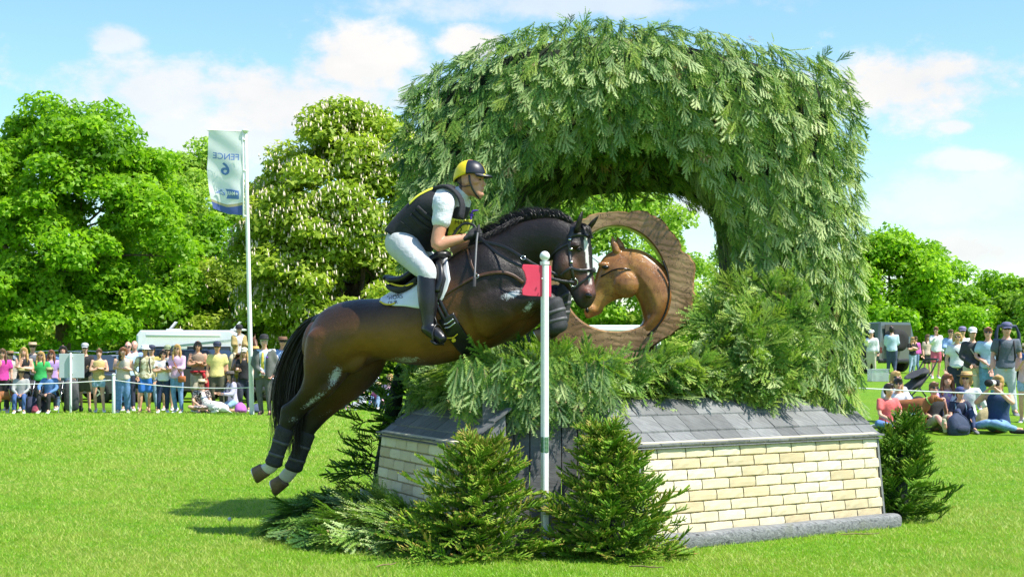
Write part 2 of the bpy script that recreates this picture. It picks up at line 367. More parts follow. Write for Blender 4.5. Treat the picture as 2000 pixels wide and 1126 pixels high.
def sprig_mesh(name, q, mats):
    me = fast_mesh(name, q[0], q[1], q[2]); [me.materials.append(MT[m]) for m in mats]; me.polygons.foreach_set('material_index', q[3].astype(np.int32)); return me
FIR_ME = [sprig_mesh('fir_sprig', q, ('fir_needle', 'twig_bark')) for q in FIR]
SPR_ME = [sprig_mesh('spruce_sprig', q, ('spruce_needle', 'twig_bark')) for q in SPRUCE]
def frame(d, nrm, flip=False):
    d = np.array(list(d), float); d /= np.linalg.norm(d); z = np.array(list(nrm), float); z -= d * z.dot(d); z /= np.linalg.norm(z) + 1e-9
    if flip: z = -z
    return np.stack([d, np.cross(z, d), z], 1)
def scatter(items, parent, singles, name='fir_sprig', rest='fir_sprigs', lib=FIR, libm=FIR_ME):
    """items: (pos, dir, normal, scale, tint, flip, weight). The 'singles' with the largest weight are parts of their own, the rest one joined part"""
    order = sorted(range(len(items)), key=lambda i: -items[i][6]); one = set(order[:singles])
    VV, TT, CC, MM = [], [], [], []; n = 0
    for i, (p, d, nr, s, tint, fl, w) in enumerate(items):
        Rm = frame(d, nr, fl); k = i % len(lib)
        if i in one:
            o = bpy.data.objects.new(name, libm[k]); o.matrix_world = Matrix.Translation(Vector(p)) @ Matrix([list(r) for r in Rm * s]).to_4x4(); link(o, parent)
            tn_ = min(tint, .74); o.color = (tn_, tn_, tn_, 1)
        else:
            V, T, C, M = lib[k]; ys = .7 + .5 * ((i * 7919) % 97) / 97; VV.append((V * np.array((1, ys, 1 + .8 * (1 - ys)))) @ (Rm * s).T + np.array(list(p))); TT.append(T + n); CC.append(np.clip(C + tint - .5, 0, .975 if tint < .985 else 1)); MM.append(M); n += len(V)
    if VV:
        me = fast_mesh(rest, np.concatenate(VV), np.concatenate(TT), np.concatenate(CC)); [me.materials.append(m) for m in libm[0].materials]
        me.polygons.foreach_set('material_index', np.concatenate(MM).astype(np.int32)); o = bpy.data.objects.new(rest, me); link(o, parent); o['kind'] = 'stuff'; o.color = (.5, .5, .5, 1)

# ------------------------------------------------------------------ the corner fence: two brick-carved panels with shingled roofs under a brush top
def fence_mats():
    t = NT('cream_wood'); r = t.n('ShaderNodeSeparateColor', {0: t.n('ShaderNodeObjectInfo').outputs['Color']}).outputs[0]; p = t.pos()
    mp = t.n('ShaderNodeMapping', {'Vector': p, 'Scale': (3, 3, 26)}).outputs[0]; g = t.noise(2.2, 5, .6, mp); bl = t.noise(5, 4, .6, p)
    c = t.ramp(r, [(0, (.52, .42, .25)), (.25, (.63, .54, .34)), (.6, (.68, .60, .40)), (1, (.73, .66, .48))]); c = t.mix(t.rng(g, .5, .75, 0, .4), c, (.55, .47, .30))
    c = t.mix(t.rng(bl, .56, .72, 0, .3), c, (.52, .50, .36)); zz = t.n('ShaderNodeSeparateXYZ', {0: p}).outputs[2]; c = t.mix(t.math('MULTIPLY', t.rng(t.math('ADD', zz, t.math('MULTIPLY', t.noise(7, 5, .7, p), .5)), .30, .55, .7, 0), t.noise(18, 4, .7, p)), c, (.30, .25, .15)); c = t.mix(t.rng(t.noise(55, 2, .5, p), .74, .78, 0, .6), c, (.22, .12, .05)); t.set(col=c, rough=.7, spec=.3); t.bump(g, .35, .006)
    t = NT('grey_wood'); p = t.pos(); r = t.n('ShaderNodeSeparateColor', {0: t.n('ShaderNodeObjectInfo').outputs['Color']}).outputs[0]
    mp = t.n('ShaderNodeMapping', {'Vector': t.co(), 'Scale': (2, 40, 12)}).outputs[0]; g = t.noise(2.0, 6, .65, mp, .6); bl = t.noise(3, 4, .6, p)
    c = t.ramp(g, [(.3, (.088, .092, .092)), (.7, (.195, .20, .195))]); c = t.mix(t.rng(bl, .5, .75, 0, .5), c, (.23, .235, .23)); c = t.mix(1.0, c, t.ramp(r, [(0, (.75,) * 3), (1, (1.25,) * 3)]), 'MULTIPLY')
    t.set(col=c, rough=.72, spec=.35); t.bump(g, .5, .006)
    t = NT('weathered_log'); p = t.pos(); rot = t.n('ShaderNodeMapping', {'Vector': p, 'Rotation': (0, 0, R(-38)), 'Scale': (1.6, 22, 22)}).outputs[0]; g = t.noise(2.0, 7, .7, rot, .8); c = t.ramp(g, [(.32, (.035, .036, .036)), (.42, (.15, .155, .155)), (.6, (.26, .265, .26)), (.75, (.36, .355, .33))]); c = t.mix(t.rng(t.noise(4, 4, .6, p), .55, .7, 0, .5), c, (.16, .17, .10)); t.set(col=c, rough=.85, spec=.2); t.bump(g, .8, .012)
    simple('joint_backing', (.56, .48, .31), .85, .2, 30, .2)  # cream of the wall backing that shows in the brick joints
fence_mats()
fence = empty('corner_fence', (0.6, 12.2, 0), label='triangular corner fence with cream brick-carved panels, grey shingle roofs and a fir brush top', cat='jump')
FINV = Matrix.Translation(-fence.location)
def under(o, par):                               # keep world coordinates under a moved parent
    o.parent = par; o.matrix_parent_inverse = par.matrix_world.inverted() if par.matrix_world != Matrix() else FINV; return o
bpy.context.view_layer.update()
def mkpart(name, g, mat, par, **k):
    o = g.build(name, mat, **k); o.parent = par; o.matrix_parent_inverse = Matrix.Translation(-par.matrix_world.translation); return o
def brick_mesh(seed, L, H, T):
    r = random.Random(seed); xs = np.linspace(-.5, .5, 6) * L; g = []
    sc = r.choice([0, 0, 1]); c0 = r.uniform(-.2, .2) * L
    for z, y in ((-.5, .006), (-.485, -.004), (-.40, -T), (0, -T * 1.06), (.42, -T), (.485, -.004), (.5, .006)):
        g.append([(x * (1 if abs(x) < L * .45 else .985), y + (.35 * T if abs(abs(x) - L * .5) < 1e-6 and y < 0 else 0) + r.uniform(-.002, .002) + (T * .45 * math.exp(-((x - c0) / (.16 * L)) ** 2) if sc and -.4 < z < -.2 else 0), z * H) for x in xs])
    q = G().sheet(g); me = q.mesh('brick'); me.polygons.foreach_set('use_smooth', [False] * len(me.polygons)); me.materials.append(MT['cream_wood'])
    bm = bmesh.new(); bm.from_mesh(me); bmesh.ops.recalc_face_normals(bm, faces=bm.faces)
    if sum(f.normal.y for f in bm.faces) > 0: bmesh.ops.reverse_faces(bm, faces=bm.faces)
    bm.to_mesh(me); bm.free(); return me
BR = [brick_mesh(i, .286, .079, .017) for i in range(5)]; HB = [brick_mesh(9 + i, .14, .079, .017) for i in range(2)]
SH_CACHE = {}
def panel(A, B, nrows, z0, z1, roofw, grey_end):
    """A (left end seen from outside) to B: battered wall of carved bricks, kick log, roof"""
    A, B = Vector(A), Vector(B); u = (B - A).normalized(); n = Vector((u.y, -u.x, 0)); ln = (B - A).length; lean = .085
    wp = empty('wall_panel', A); wp.parent = fence; wp.matrix_parent_inverse = FINV
    bpy.context.view_layer.update()
    core = G(); core.prism([(0, .02), (lean, z1 + .02), (.42, z1 + .02), (.42, .02)], A - n * .012, B - n * .012, -n, (0, 0, 1)); mkpart('backing', core, 'joint_backing', wp, smooth=False)
    tilt = math.atan2(lean, z1); rz = math.atan2(u.y, u.x); Rm = Matrix.Rotation(rz, 4, 'Z') @ Matrix.Rotation(-tilt, 4, 'X'); H = (z1 - z0) / nrows
    for k in range(nrows):
        z = z0 + (k + .5) * H; s = 0 if k % 2 == 0 else -.145
        while s < ln - .02:
            a, b = max(0, s), min(ln, s + .291)
            if b - a > .05:
                c = A + u * ((a + b) / 2) - n * (lean * z / z1) + Vector((0, 0, z)); half = b - a < .2
                o = bpy.data.objects.new('brick', random.choice(HB if half else BR)); M = Matrix.Translation(c) @ Rm
                M = M @ Matrix.Diagonal(((b - a - .004) / (.14 if half else .286), 1, (H - .002) / .079, 1)); link(o, wp); o.matrix_parent_inverse = Matrix.Translation(-wp.matrix_world.translation); o.matrix_world = M
                v = random.random(); o.color = (v, v, v, 1)
            s += .291
    cap = G(); cap.prism([(0, 0), (-.012, .04), (.03, .045), (.03, 0)], A - n * (lean - .005) + Vector((0, 0, z1 + .004)), B - n * (lean - .005) + Vector((0, 0, z1 + .004)), -n, (0, 0, 1)); mkpart('top_rail', cap, 'cream_wood', wp, smooth=False)
    # roof: three courses of board shingles following the flared profile
    rf = empty('roof', A); rf.parent = fence; rf.matrix_parent_inverse = FINV; bpy.context.view_layer.update()
    ew = -.038; prof = cr(np.array([(ew, z1 + .018), (ew + .06, z1 + .030), (ew + .13, z1 + .085), (ew + .28, z1 + .20), (ew + roofw * .94, z1 + .20 + (roofw * .94 - .28) * .80)]), 6)
    sarc = np.concatenate([[0], np.cumsum(np.linalg.norm(np.diff(prof, axis=0), axis=1))]); at = lambda s: np.array([np.interp(s, sarc, prof[:, 0]), np.interp(s, sarc, prof[:, 1])])
    S = sarc[-1]; base = lambda a, w, z: A + u * a - n * (lean + w) + Vector((0, 0, z))
    und = G(); und.sheet([[base(a, w, z - .012) for w, z in prof] for a in (-.06, ln + .04)], .006, (0, 0, -1)); mkpart('decking', und, 'grey_wood', rf, smooth=False)
    for c in range(3):
        s0, s1 = S * c / 3 - (.0 if c == 0 else .012), S * (c + 1) / 3; a = -.09; k = 0
        while a < ln + .06:
            wd = random.uniform(.19, .30); b = min(a + wd, ln + .07)
            if ln + .07 - b < .1: b = ln + .07
            g = G(); lift0 = .017 + random.uniform(-.003, .004); rows = []
            for s in np.linspace(s0, s1, 5):
                q = at(s); lf = lift0 * (1 - .75 * (s - s0) / (s1 - s0)); rows.append([base(a + .003, q[0], q[1] + lf), base(b - .003, q[0], q[1] + lf + random.uniform(-.001, .001))])
            g.sheet(rows, .013, (0, 0, -1)); o = mkpart('shingle', g, 'grey_wood', rf, smooth=False); v = random.random(); o.color = (v, v, v, 1); a = b
    # end boards under the roof and the kick log
    for e, off in ((0, -.035), (ln, .012)):
        g = G(); poly = [(0.0, .0)] + [(lean, z1 + .0)] + [(lean + w, z - .02) for w, z in prof[6::4]] + [(lean + prof[-1][0], .0)]
        g.prism(poly, A + u * (e + off), A + u * (e + off + .023), -n, (0, 0, 1)); mkpart('end_board', g, 'grey_wood', fence, smooth=False)
    g = G(); pts = [A + u * s + n * (.035 + random.uniform(-.004, .004)) + Vector((0, 0, .045)) for s in np.linspace(.03 if grey_end else -.02, ln + .09, 12)]
    g.loft([(p_, n * (.070 + random.uniform(-.006, .006)), Vector((0, 0, .066 + random.uniform(-.006, .006)))) for p_ in pts], n=20, sub=3, power=3.4); lg = mkpart('kick_log', g, 'weathered_log', fence)
panel((1.00, 11.43, 0), (3.10, 13.06, 0), 8, .085, .735, .50, True)
panel((-1.175, 13.28, 0), (-.44, 11.36, 0), 8, .06, .745, .42, False)
nose = [(-.22, 11.55), (.72, 11.64)]; k = 8
for i in range(k):                                # grey vertical boards across the blunt corner
    a = Vector((*nose[0], 0)).lerp(Vector((*nose[1], 0)), i / k); b = Vector((*nose[0], 0)).lerp(Vector((*nose[1], 0)), (i + 1) / k); u = (b - a).normalized(); n = Vector((u.y, -u.x, 0))
    g = G(); g.prism([(0, 0), (0, 1.09 + random.uniform(-.01, .01)), (.022, 1.09), (.022, 0)], a + u * .004 - n * random.uniform(0, .006), b - u * .004, -n, (0, 0, 1)); o = mkpart('corner_board', g, 'grey_wood', fence, smooth=False); o.color = (random.random(),) * 3 + (1,)
# brush top of the fence
top = [(-.72, 13.55), (-.02, 11.72), (.56, 11.86), (2.62, 13.5)]
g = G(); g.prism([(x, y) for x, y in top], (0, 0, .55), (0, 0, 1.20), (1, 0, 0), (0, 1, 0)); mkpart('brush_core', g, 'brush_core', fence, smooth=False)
def inside(x, y, poly):
    c = False; j = len(poly) - 1
    for i in range(len(poly)):
        (a, b), (p, q) = poly[i], poly[j]
        if (b > y) != (q > y) and x < (p - a) * (y - b) / (q - b) + a: c = not c
        j = i
    return c
brush = empty('brush_top', (0.6, 12.2, 0)); brush.parent = fence; brush.matrix_parent_inverse = FINV; bpy.context.view_layer.update()
items = []
def add(items, p, d, nr, s=1, bias=.5, w=0):
    items.append((p, d, nr, s, float(1.0 if rng.random() < .006 else np.clip(rng.normal(bias, .19), 0, .95)), rng.random() < .26, w))
RV = lambda s=1: Vector(rng.normal(0, s, 3))
while len(items) < 640:                           # cut branches lying on top, tips outward and up
    x, y = rng.uniform(-.8, 2.7), rng.uniform(11.7, 13.6)
    if inside(x, y, top):
        out = Vector((x - .8, y - 13.3, 0)).normalized(); z = 1.16 + .16 * rng.random() + .08 * math.sin(x * 5)
        add(items, (x, y, z), out * .7 + Vector((0, 0, rng.uniform(.05, .9))) + RV(.35), Vector((0, 0, 1)) - out * .4 + RV(.35), rng.uniform(.75, 1.15), .62, -y)
edges = [(top[0], top[1], 1.15), (top[1], top[2], .75), (top[2], top[3], 1.3)]
for (a, b, k) in edges:                           # and hanging over the roofs and the corner boards
    a, b = Vector((*a, 0)), Vector((*b, 0)); u = (b - a).normalized(); n = Vector((u.y, -u.x, 0))
    for _ in range(int(480 * k)):
        p = a.lerp(b, rng.random()) + n * rng.uniform(-.12, .12 if k == .75 else .09) + Vector((0, 0, rng.uniform(1.06, 1.38)))
        add(items, p, n * rng.uniform(.4, .9) + Vector((0, 0, rng.uniform(-.8, .7))) + u * rng.normal(0, .5), n + Vector((0, 0, .8)) + RV(.35), rng.uniform(.6, .95) if k == .75 else rng.uniform(.7, 1.1), .60, -p.y + .6)
for _ in range(210):                               # a few long tips hanging in front of the boards
    px = rng.uniform(890, 1190); D = 11.50 + .0010 * abs(px - 1050); p = P(px, rng.choice([rng.uniform(690, 745), rng.uniform(740, 785)], p=[.7, .3]), D)
    add(items, p, (rng.normal(0, .3), -.15, -1), (rng.normal(0, .3), -1, .3), rng.uniform(.7, 1.05), .55, -9)
for _ in range(440):                              # the heap that climbs from the brush into the right leg of the arch
    a = rng.random() * 6.283; rr = rng.random() ** .5; px = 1478 + 112 * rr * math.cos(a); py = 660 + 120 * rr * math.sin(a); D = 13.0 + .35 * rr - (py - 530) * .0022
    add(items, P(px, py, D), (rng.normal(-.2, .6), -.5, rng.uniform(-.8, .7)), Vector((.1, -1, .5)) + RV(.3), rng.uniform(.75, 1.15), .62, -D)
scatter(items, None, 260)
for o in [o for o in COL.objects if o.parent is None and o.name.startswith('fir_sprig')]:
    o.parent = brush; o.matrix_parent_inverse = Matrix.Translation(-Vector((.6, 12.2, 0)))
print('brush', len(items))

# ------------------------------------------------------------------ the arch of fir branches
arch = empty('fir_branch_arch', (1.03, 13.9, 0), label='tall arch thatched with hanging fir branches behind the corner fence', cat='arch')
bpy.context.view_layer.update()
YF, YB = 13.25, 14.75
def px_curve(pts, D, n):
    w = np.array([(P(x, y, D).x, P(x, y, D).z) for x, y in pts]); w = cr(w, 6); s = np.concatenate([[0], np.cumsum(np.linalg.norm(np.diff(w, axis=0), axis=1))]); q = np.linspace(0, s[-1], n)
    return np.stack([np.interp(q, s, w[:, 0]), np.interp(q, s, w[:, 1])], 1)
NA = 90
OUT = px_curve([(800, 800), (792, 600), (787, 400), (789, 215), (812, 145), (892, 100), (980, 60), (1080, 33), (1180, 25), (1300, 38), (1450, 66), (1585, 95), (1652, 122), (1676, 195), (1678, 320), (1684, 460), (1686, 640), (1682, 790)], YF, NA)
INF = px_curve([(985, 800), (972, 640), (980, 480), (1003, 372), (1062, 300), (1145, 262), (1240, 250), (1320, 282), (1385, 350), (1428, 440), (1440, 580), (1440, 790)], YF, NA)
INB = px_curve([(1040, 790), (1042, 620), (1048, 500), (1060, 440), (1092, 402), (1160, 388), (1240, 382), (1310, 384), (1360, 400), (1392, 450), (1400, 570), (1402, 780)], YB, NA)
mid = (OUT + INF) / 2
secs = []
for i in range(NA):
    o, a, b = OUT[i], INF[i], INB[i]; c = (o + a) / 2; ins = lambda q, k=.14: q + (c - q) * k
    ob = o + (c - o) * .1
    ring = [(*ins(o, .34), YF + .16), (*(o * .5 + a * .5), YF - .02), (*ins(a), YF + .1), (*(b + (ob - b) * .02), YB - .05), (*ins(ob, .34), YB - .05)]
    secs.append([(x, y, z) for x, z, y in ring])
g = G(); S_ = np.array(secs); m, k = S_.shape[:2]; fs = [(i * k + j, i * k + (j + 1) % k, (i + 1) * k + (j + 1) % k, (i + 1) * k + j) for i in range(m - 1) for j in range(k)] + [tuple(range(k)), tuple((m - 1) * k + j for j in range(k))]
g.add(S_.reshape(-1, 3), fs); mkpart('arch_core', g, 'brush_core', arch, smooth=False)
items = []; DOWN = Vector((0, 0, -1))
def curve_at(Cv, t): q = t * (NA - 1); i = min(NA - 2, int(q)); return Cv[i] + (Cv[i + 1] - Cv[i]) * (q - i)
def surf(kind):
    t = rng.random(); o, a, b = curve_at(OUT, t), curve_at(INF, t), curve_at(INB, t); out = o - a; out = Vector((out[0], 0, out[1])).normalized()
    if kind == 'front':
        s = rng.random() ** .9; q = o + (a - o) * s; y = YF - .16 * math.sin(math.pi * min(1, s * 1.05)) + .05; n = Vector((0, -1, 0)) + out * (.75 - 1.35 * s) * .7
    elif kind == 'top':
        s = rng.random(); q = o - (o - a) * .02; y = YF + s * (YB - YF); n = out - Vector((0, .5 * (1 - s) ** 2, 0))
    else:
        s = rng.random(); q = a + (b - a) * s; y = YF + s * (YB - YF); n = -out + Vector((0, -.35, 0))
    return Vector((q[0], y, q[1])), n.normalized(), out, s, t
for kind, cnt in (('front', 5400), ('top', 1300), ('in', 1700)):
    for _ in range(cnt):
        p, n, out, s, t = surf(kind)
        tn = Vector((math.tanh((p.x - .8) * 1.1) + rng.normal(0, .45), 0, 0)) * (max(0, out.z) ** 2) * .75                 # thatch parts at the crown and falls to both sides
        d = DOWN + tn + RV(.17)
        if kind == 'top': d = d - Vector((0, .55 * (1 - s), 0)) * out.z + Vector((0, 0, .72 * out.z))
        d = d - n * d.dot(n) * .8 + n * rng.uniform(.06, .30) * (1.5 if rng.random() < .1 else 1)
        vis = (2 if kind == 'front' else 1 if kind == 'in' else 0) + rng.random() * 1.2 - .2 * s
        lit = (.40 if kind == 'in' else .53) + (.15 if p.x > 1.5 else -.08 if p.x < 0 else .04)  # sunlit right leg, shaded left and inside, put into the needle tint
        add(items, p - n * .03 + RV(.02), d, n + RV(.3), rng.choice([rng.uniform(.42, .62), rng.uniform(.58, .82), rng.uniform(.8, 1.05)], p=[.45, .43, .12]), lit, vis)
for px, py, D, d in ((1605, 92, 13.6, (.5, -.1, .8)), (1632, 96, 13.7, (.8, 0, .5)), (1112, 26, 13.5, (.2, 0, 1)), (858, 124, 13.6, (-.3, 0, 1)), (905, 104, 13.7, (.5, 0, .8)), (1360, 44, 13.6, (.9, 0, .4)), (1490, 78, 13.7, (.9, 0, .2))):
    add(items, P(px, py + 26, D), d, (0, -1, .2), rng.uniform(.45, .75), .35, 9)           # odd tips sticking up
scatter(items, None, 290)
for o in [o for o in COL.objects if o.parent is None and o.name.startswith('fir_sprig')]:
    o.parent = arch; o.matrix_parent_inverse = Matrix.Translation(-Vector((1.03, 13.9, 0)))

# ------------------------------------------------------------------ small spruces round the fence, and the heap of cut branches
def spruce(pos, h, rad, label, seed, lean=(0, 0), n=62, bias=.5, up=.5, flat_y=1.0):
    """trunk, each main branch a part; the small shoots that fill them are one joined part"""
    r = np.random.default_rng(seed); root = empty('spruce_tree', pos, 0, label, 'spruce tree', 'small cut spruces dressed round the fence')
    L = Vector((lean[0], lean[1], 0)); items = []
    g = G(); g.tube([L * (s * s) * h + Vector((0, 0, s * h * .97)) for s in np.linspace(0, 1, 6)], [.028 * (1 - .8 * s) + .004 for s in np.linspace(0, 1, 6)], n=8); g.build('trunk', 'trunk_bark', root)
    g = G(); g.loft([(L * (s * s) * h + Vector((0, 0, s * h)), (rad * .26 * (1.02 - s) ** .8, 0, 0), (0, rad * .26 * (1.02 - s) ** .8, 0)) for s in (.06, .3, .6, .85)], n=10, sub=1); g.build('inner_core', 'brush_core', root)  # near-black filler core closing the gaps between the shoots
    axis = lambda s: L * (s * s) * h + Vector((0, 0, s * h * .97)); prof = lambda s: rad * (1.03 - s) ** .42 * (.86 + .14 * min(1, s / .12)) * (1 + .18 * math.sin(s * 17 + seed) * (1 - s)) + .05
    for i in range(n):                                   # whorls of main branches
        s = .03 + .95 * ((i + .5) / n) ** 1.1; az = i * 2.399 + r.uniform(-.3, .3); ln = prof(s) * r.uniform(.9, 1.3) * (1 + .22 * math.sin(2 * az + seed + 3 * s))
        d = Vector((math.cos(az), math.sin(az), up * (.05 + .8 * s) + r.normal(0, .16))).normalized(); big = i % 3; Ls = [.30, .24, .36][big]; sc = min(1.1, ln / Ls * .8)
        items.append((axis(s) + d * max(.01, ln - Ls * sc), d, Vector((0, 0, 1)) + Vector(r.normal(0, .25, 3)), sc, float(np.clip(r.normal(bias, .1), .1, .9)), False, 10 - d.y + r.random() * .5))
    for i in range(n * (7 if bias > .4 else 6)):                               # and the dense shoots that clothe them
        s = min(.99, r.random() ** 1.25 + .01); az = r.random() * 6.283; q = r.random() ** .4; rr = prof(s) * q * (1 + .22 * math.sin(2 * az + seed + 3 * s) + .12 * math.sin(5 * az - 7 * s))
        if math.sin(az) > .5 and r.random() < .6: continue
        d = Vector((math.cos(az), math.sin(az), up * (.25 + .9 * s) + r.normal(0, .3))) + Vector(r.normal(0, .25, 3)); d.normalize(); sc = r.uniform(.40, .72)
        items.append((axis(s) + Vector((math.cos(az), math.sin(az), 0)) * max(.0, rr - .22 * sc) + Vector((0, 0, r.normal(0, .02))), d, Vector((0, 0, 1)) + Vector(r.normal(0, .4, 3)), sc, float(np.clip(r.normal(bias + .12 * (q - .6), .14), .05, .95)), False, 0))
    scatter(items, root, n, 'branch', 'shoots', SPRUCE, SPR_ME)
    return root
spruce((-.27, 11.06, 0), .80, .46, 'small bright spruce just left of the red-flagged pole, tips tinged orange', 1, (.05, .22), 76, .66, .55)
spruce((.71, 11.04, 0), .90, .43, 'small spruce leaning on the corner between the red-flagged pole and the right brick panel', 2, (-.06, .28), 82, .62, .55)
spruce((3.36, 13.65, 0), .86, .40, 'dark spruce sticking out beyond the right end of the brick panel', 3, (.1, 0), 56, .42, .9)
spruce((-1.12, 14.05, 0), 1.55, .62, 'dark spruce standing behind the left end of the brick panel', 4, (.10, 0), 60, .28, .25)
spruce((-.72, 13.95, 0), 1.75, .5, 'dark spruce under the left leg of the arch behind the brush', 5, (.05, 0), 44, .26, .3)
heap = empty('branch_heap', (-1.15, 12.0, 0), 0, 'low heap of cut fir branches on the grass at the foot of the left panel', 'branches'); bpy.context.view_layer.update()
items = []
MOUND = ((-1.32, 12.55, .60, .62, .25), (-.98, 11.85, .55, .50, .22), (-.55, 11.45, .40, .35, .14))
def mound(x, y): return max(h * max(0, 1 - ((x - a) / rx) ** 2 - ((y - b) / ry) ** 2) ** .5 for a, b, rx, ry, h in MOUND)
while len(items) < 620:
    x, y = rng.uniform(-2.0, -.1), rng.uniform(11.05, 13.2); z = mound(x, y)
    if z < .02: continue
    e = .03; n = Vector((mound(x - e, y) - mound(x + e, y), mound(x, y - e) - mound(x, y + e), 2 * e)).normalized(); dk = x < -1.25
    d = Vector((-.7, -.6, 0)) + Vector((n.x, n.y, 0)) * .5 + RV(.3); d = d - n * d.dot(n) * .9 + n * rng.uniform(.02, .3)
    items.append(((x, y, z + .005), d, n + RV(.22), rng.uniform(.8, 1.3), float(np.clip(rng.normal(.36 if dk else .6, .12), 0, 1)), rng.random() < (.12 if dk else .4), -y))
scatter(items, None, 200, 'fir_branch', 'fir_branches')
for o in [o for o in COL.objects if o.parent is None and o.name.startswith('fir_branch') and o.type == 'MESH']:
    o.parent = heap; o.matrix_parent_inverse = Matrix.Translation(-Vector((-1.15, 12.0, 0)))
g = G()
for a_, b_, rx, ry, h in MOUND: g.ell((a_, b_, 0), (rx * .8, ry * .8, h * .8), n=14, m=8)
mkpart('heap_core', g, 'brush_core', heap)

# ------------------------------------------------------------------ red-flagged marker pole
def marker():
    simple('white_paint', (.74, .75, .75), .4, .06, 30, .1); 
    t = NT('marker_red'); foliage_tail(t, t.ramp(t.noise(6, 4, .6), [(.3, (.88, .085, .17)), (.7, (.93, .11, .20))]), .4, .38)
    simple('green_tape', (.05, .17, .06), .5, .2, 50, .2)
    b = P(1064, 700, 11.16); root = empty('marker_pole', (b.x, b.y, 0), 0, 'white square pole with red flag board and ball top at the point of the fence', 'marker pole')
    h = P(1064, 517, 11.16).z; w = .047
    g = G(); 
    prof = [(-.5, -.35), (-.35, -.5), (.35, -.5), (.5, -.35), (.5, .35), (.35, .5), (-.35, .5), (-.5, .35)]
    g.prism([(x * w, y * w) for x, y in prof], (0, 0, 0), (0, 0, h), (1, 0, 0), (0, 1, 0)); p = g.build('post', 'white_paint', root, smooth=False); p.rotation_euler.z = R(32)
    g = G(); g.prism([(x * w * 1.16, y * w * 1.16) for x, y in prof], (0, 0, h + .001), (0, 0, h + .025), (1, 0, 0), (0, 1, 0)); g.lathe([(.014, 0), (.014, .02)], (0, 0, h + .02), 10)
    p = g.build('cap', 'white_paint', root, smooth=False); p.rotation_euler.z = R(32)
    g = G(); g.ell((0, 0, h + .062), (.036, .036, .036), n=18, m=12); g.build('ball', 'white_paint', root)
    # flag board: swallow-tailed, slotted through the post
    k = 11.16 / F; pts = [(1019, 517), (1029, 517), (1077, 519), (1077, 579), (1030, 578), (1018, 576), (1017, 566), (1024, 555), (1026, 546), (1022, 532), (1017, 524)]
    poly = [((x - 1064) * k, CH - (y - HZ) * k) for x, y in pts]
    g = G(); u = Vector((1, 0, 0)); g.prism(poly, (0, -.006, 0), (0, .006, 0), u, (0, 0, 1)); f = g.build('flag_board', 'marker_red', root, smooth=False, bevel=.002); f.rotation_euler.z = R(18)
    g = G()
    for i in range(12): g.lathe([(w * .60, 0), (w * .64, .004), (w * .60, .008)], (0, 0, .735 + i * .0092), 14)
    g.build('tape_wrap', 'green_tape', root)
    g = G(); g.ell((-.02, -.045, h - .10), (.006, .006, .006)); g.ell((.006, -.045, h - .12), (.005, .005, .005)); g.build('screw', 'white_paint', root)
marker()
def plate():
    simple('grey_plastic', (.36, .38, .40), .5, .08, 10, .1); b = P(732, 950, 14.0)
    root = empty('grey_board', (b.x, 13.6, 0), 0, 'low grey board with a pale edge strip beside the left brick panel', 'board')
    k = 13.6 / F; X = lambda px: (px - 732) * k; Z = lambda py: CH - (py - HZ) * k
    g = G(); g.prism([(X(717), -.0), (X(717), Z(951)), (X(728), Z(953)), (X(742), Z(960)), (X(764), Z(962)), (X(764), 0)], (0, -.012, 0), (0, .012, 0), (1, 0, 0), (0, 0, 1)); g.build('panel', 'grey_plastic', root, smooth=False)
    g = G(); g.box((X(714), 0, Z(950) / 2), (.022, .03, Z(950)), None); g.build('edge_strip', 'white_paint', root, smooth=False)
plate()

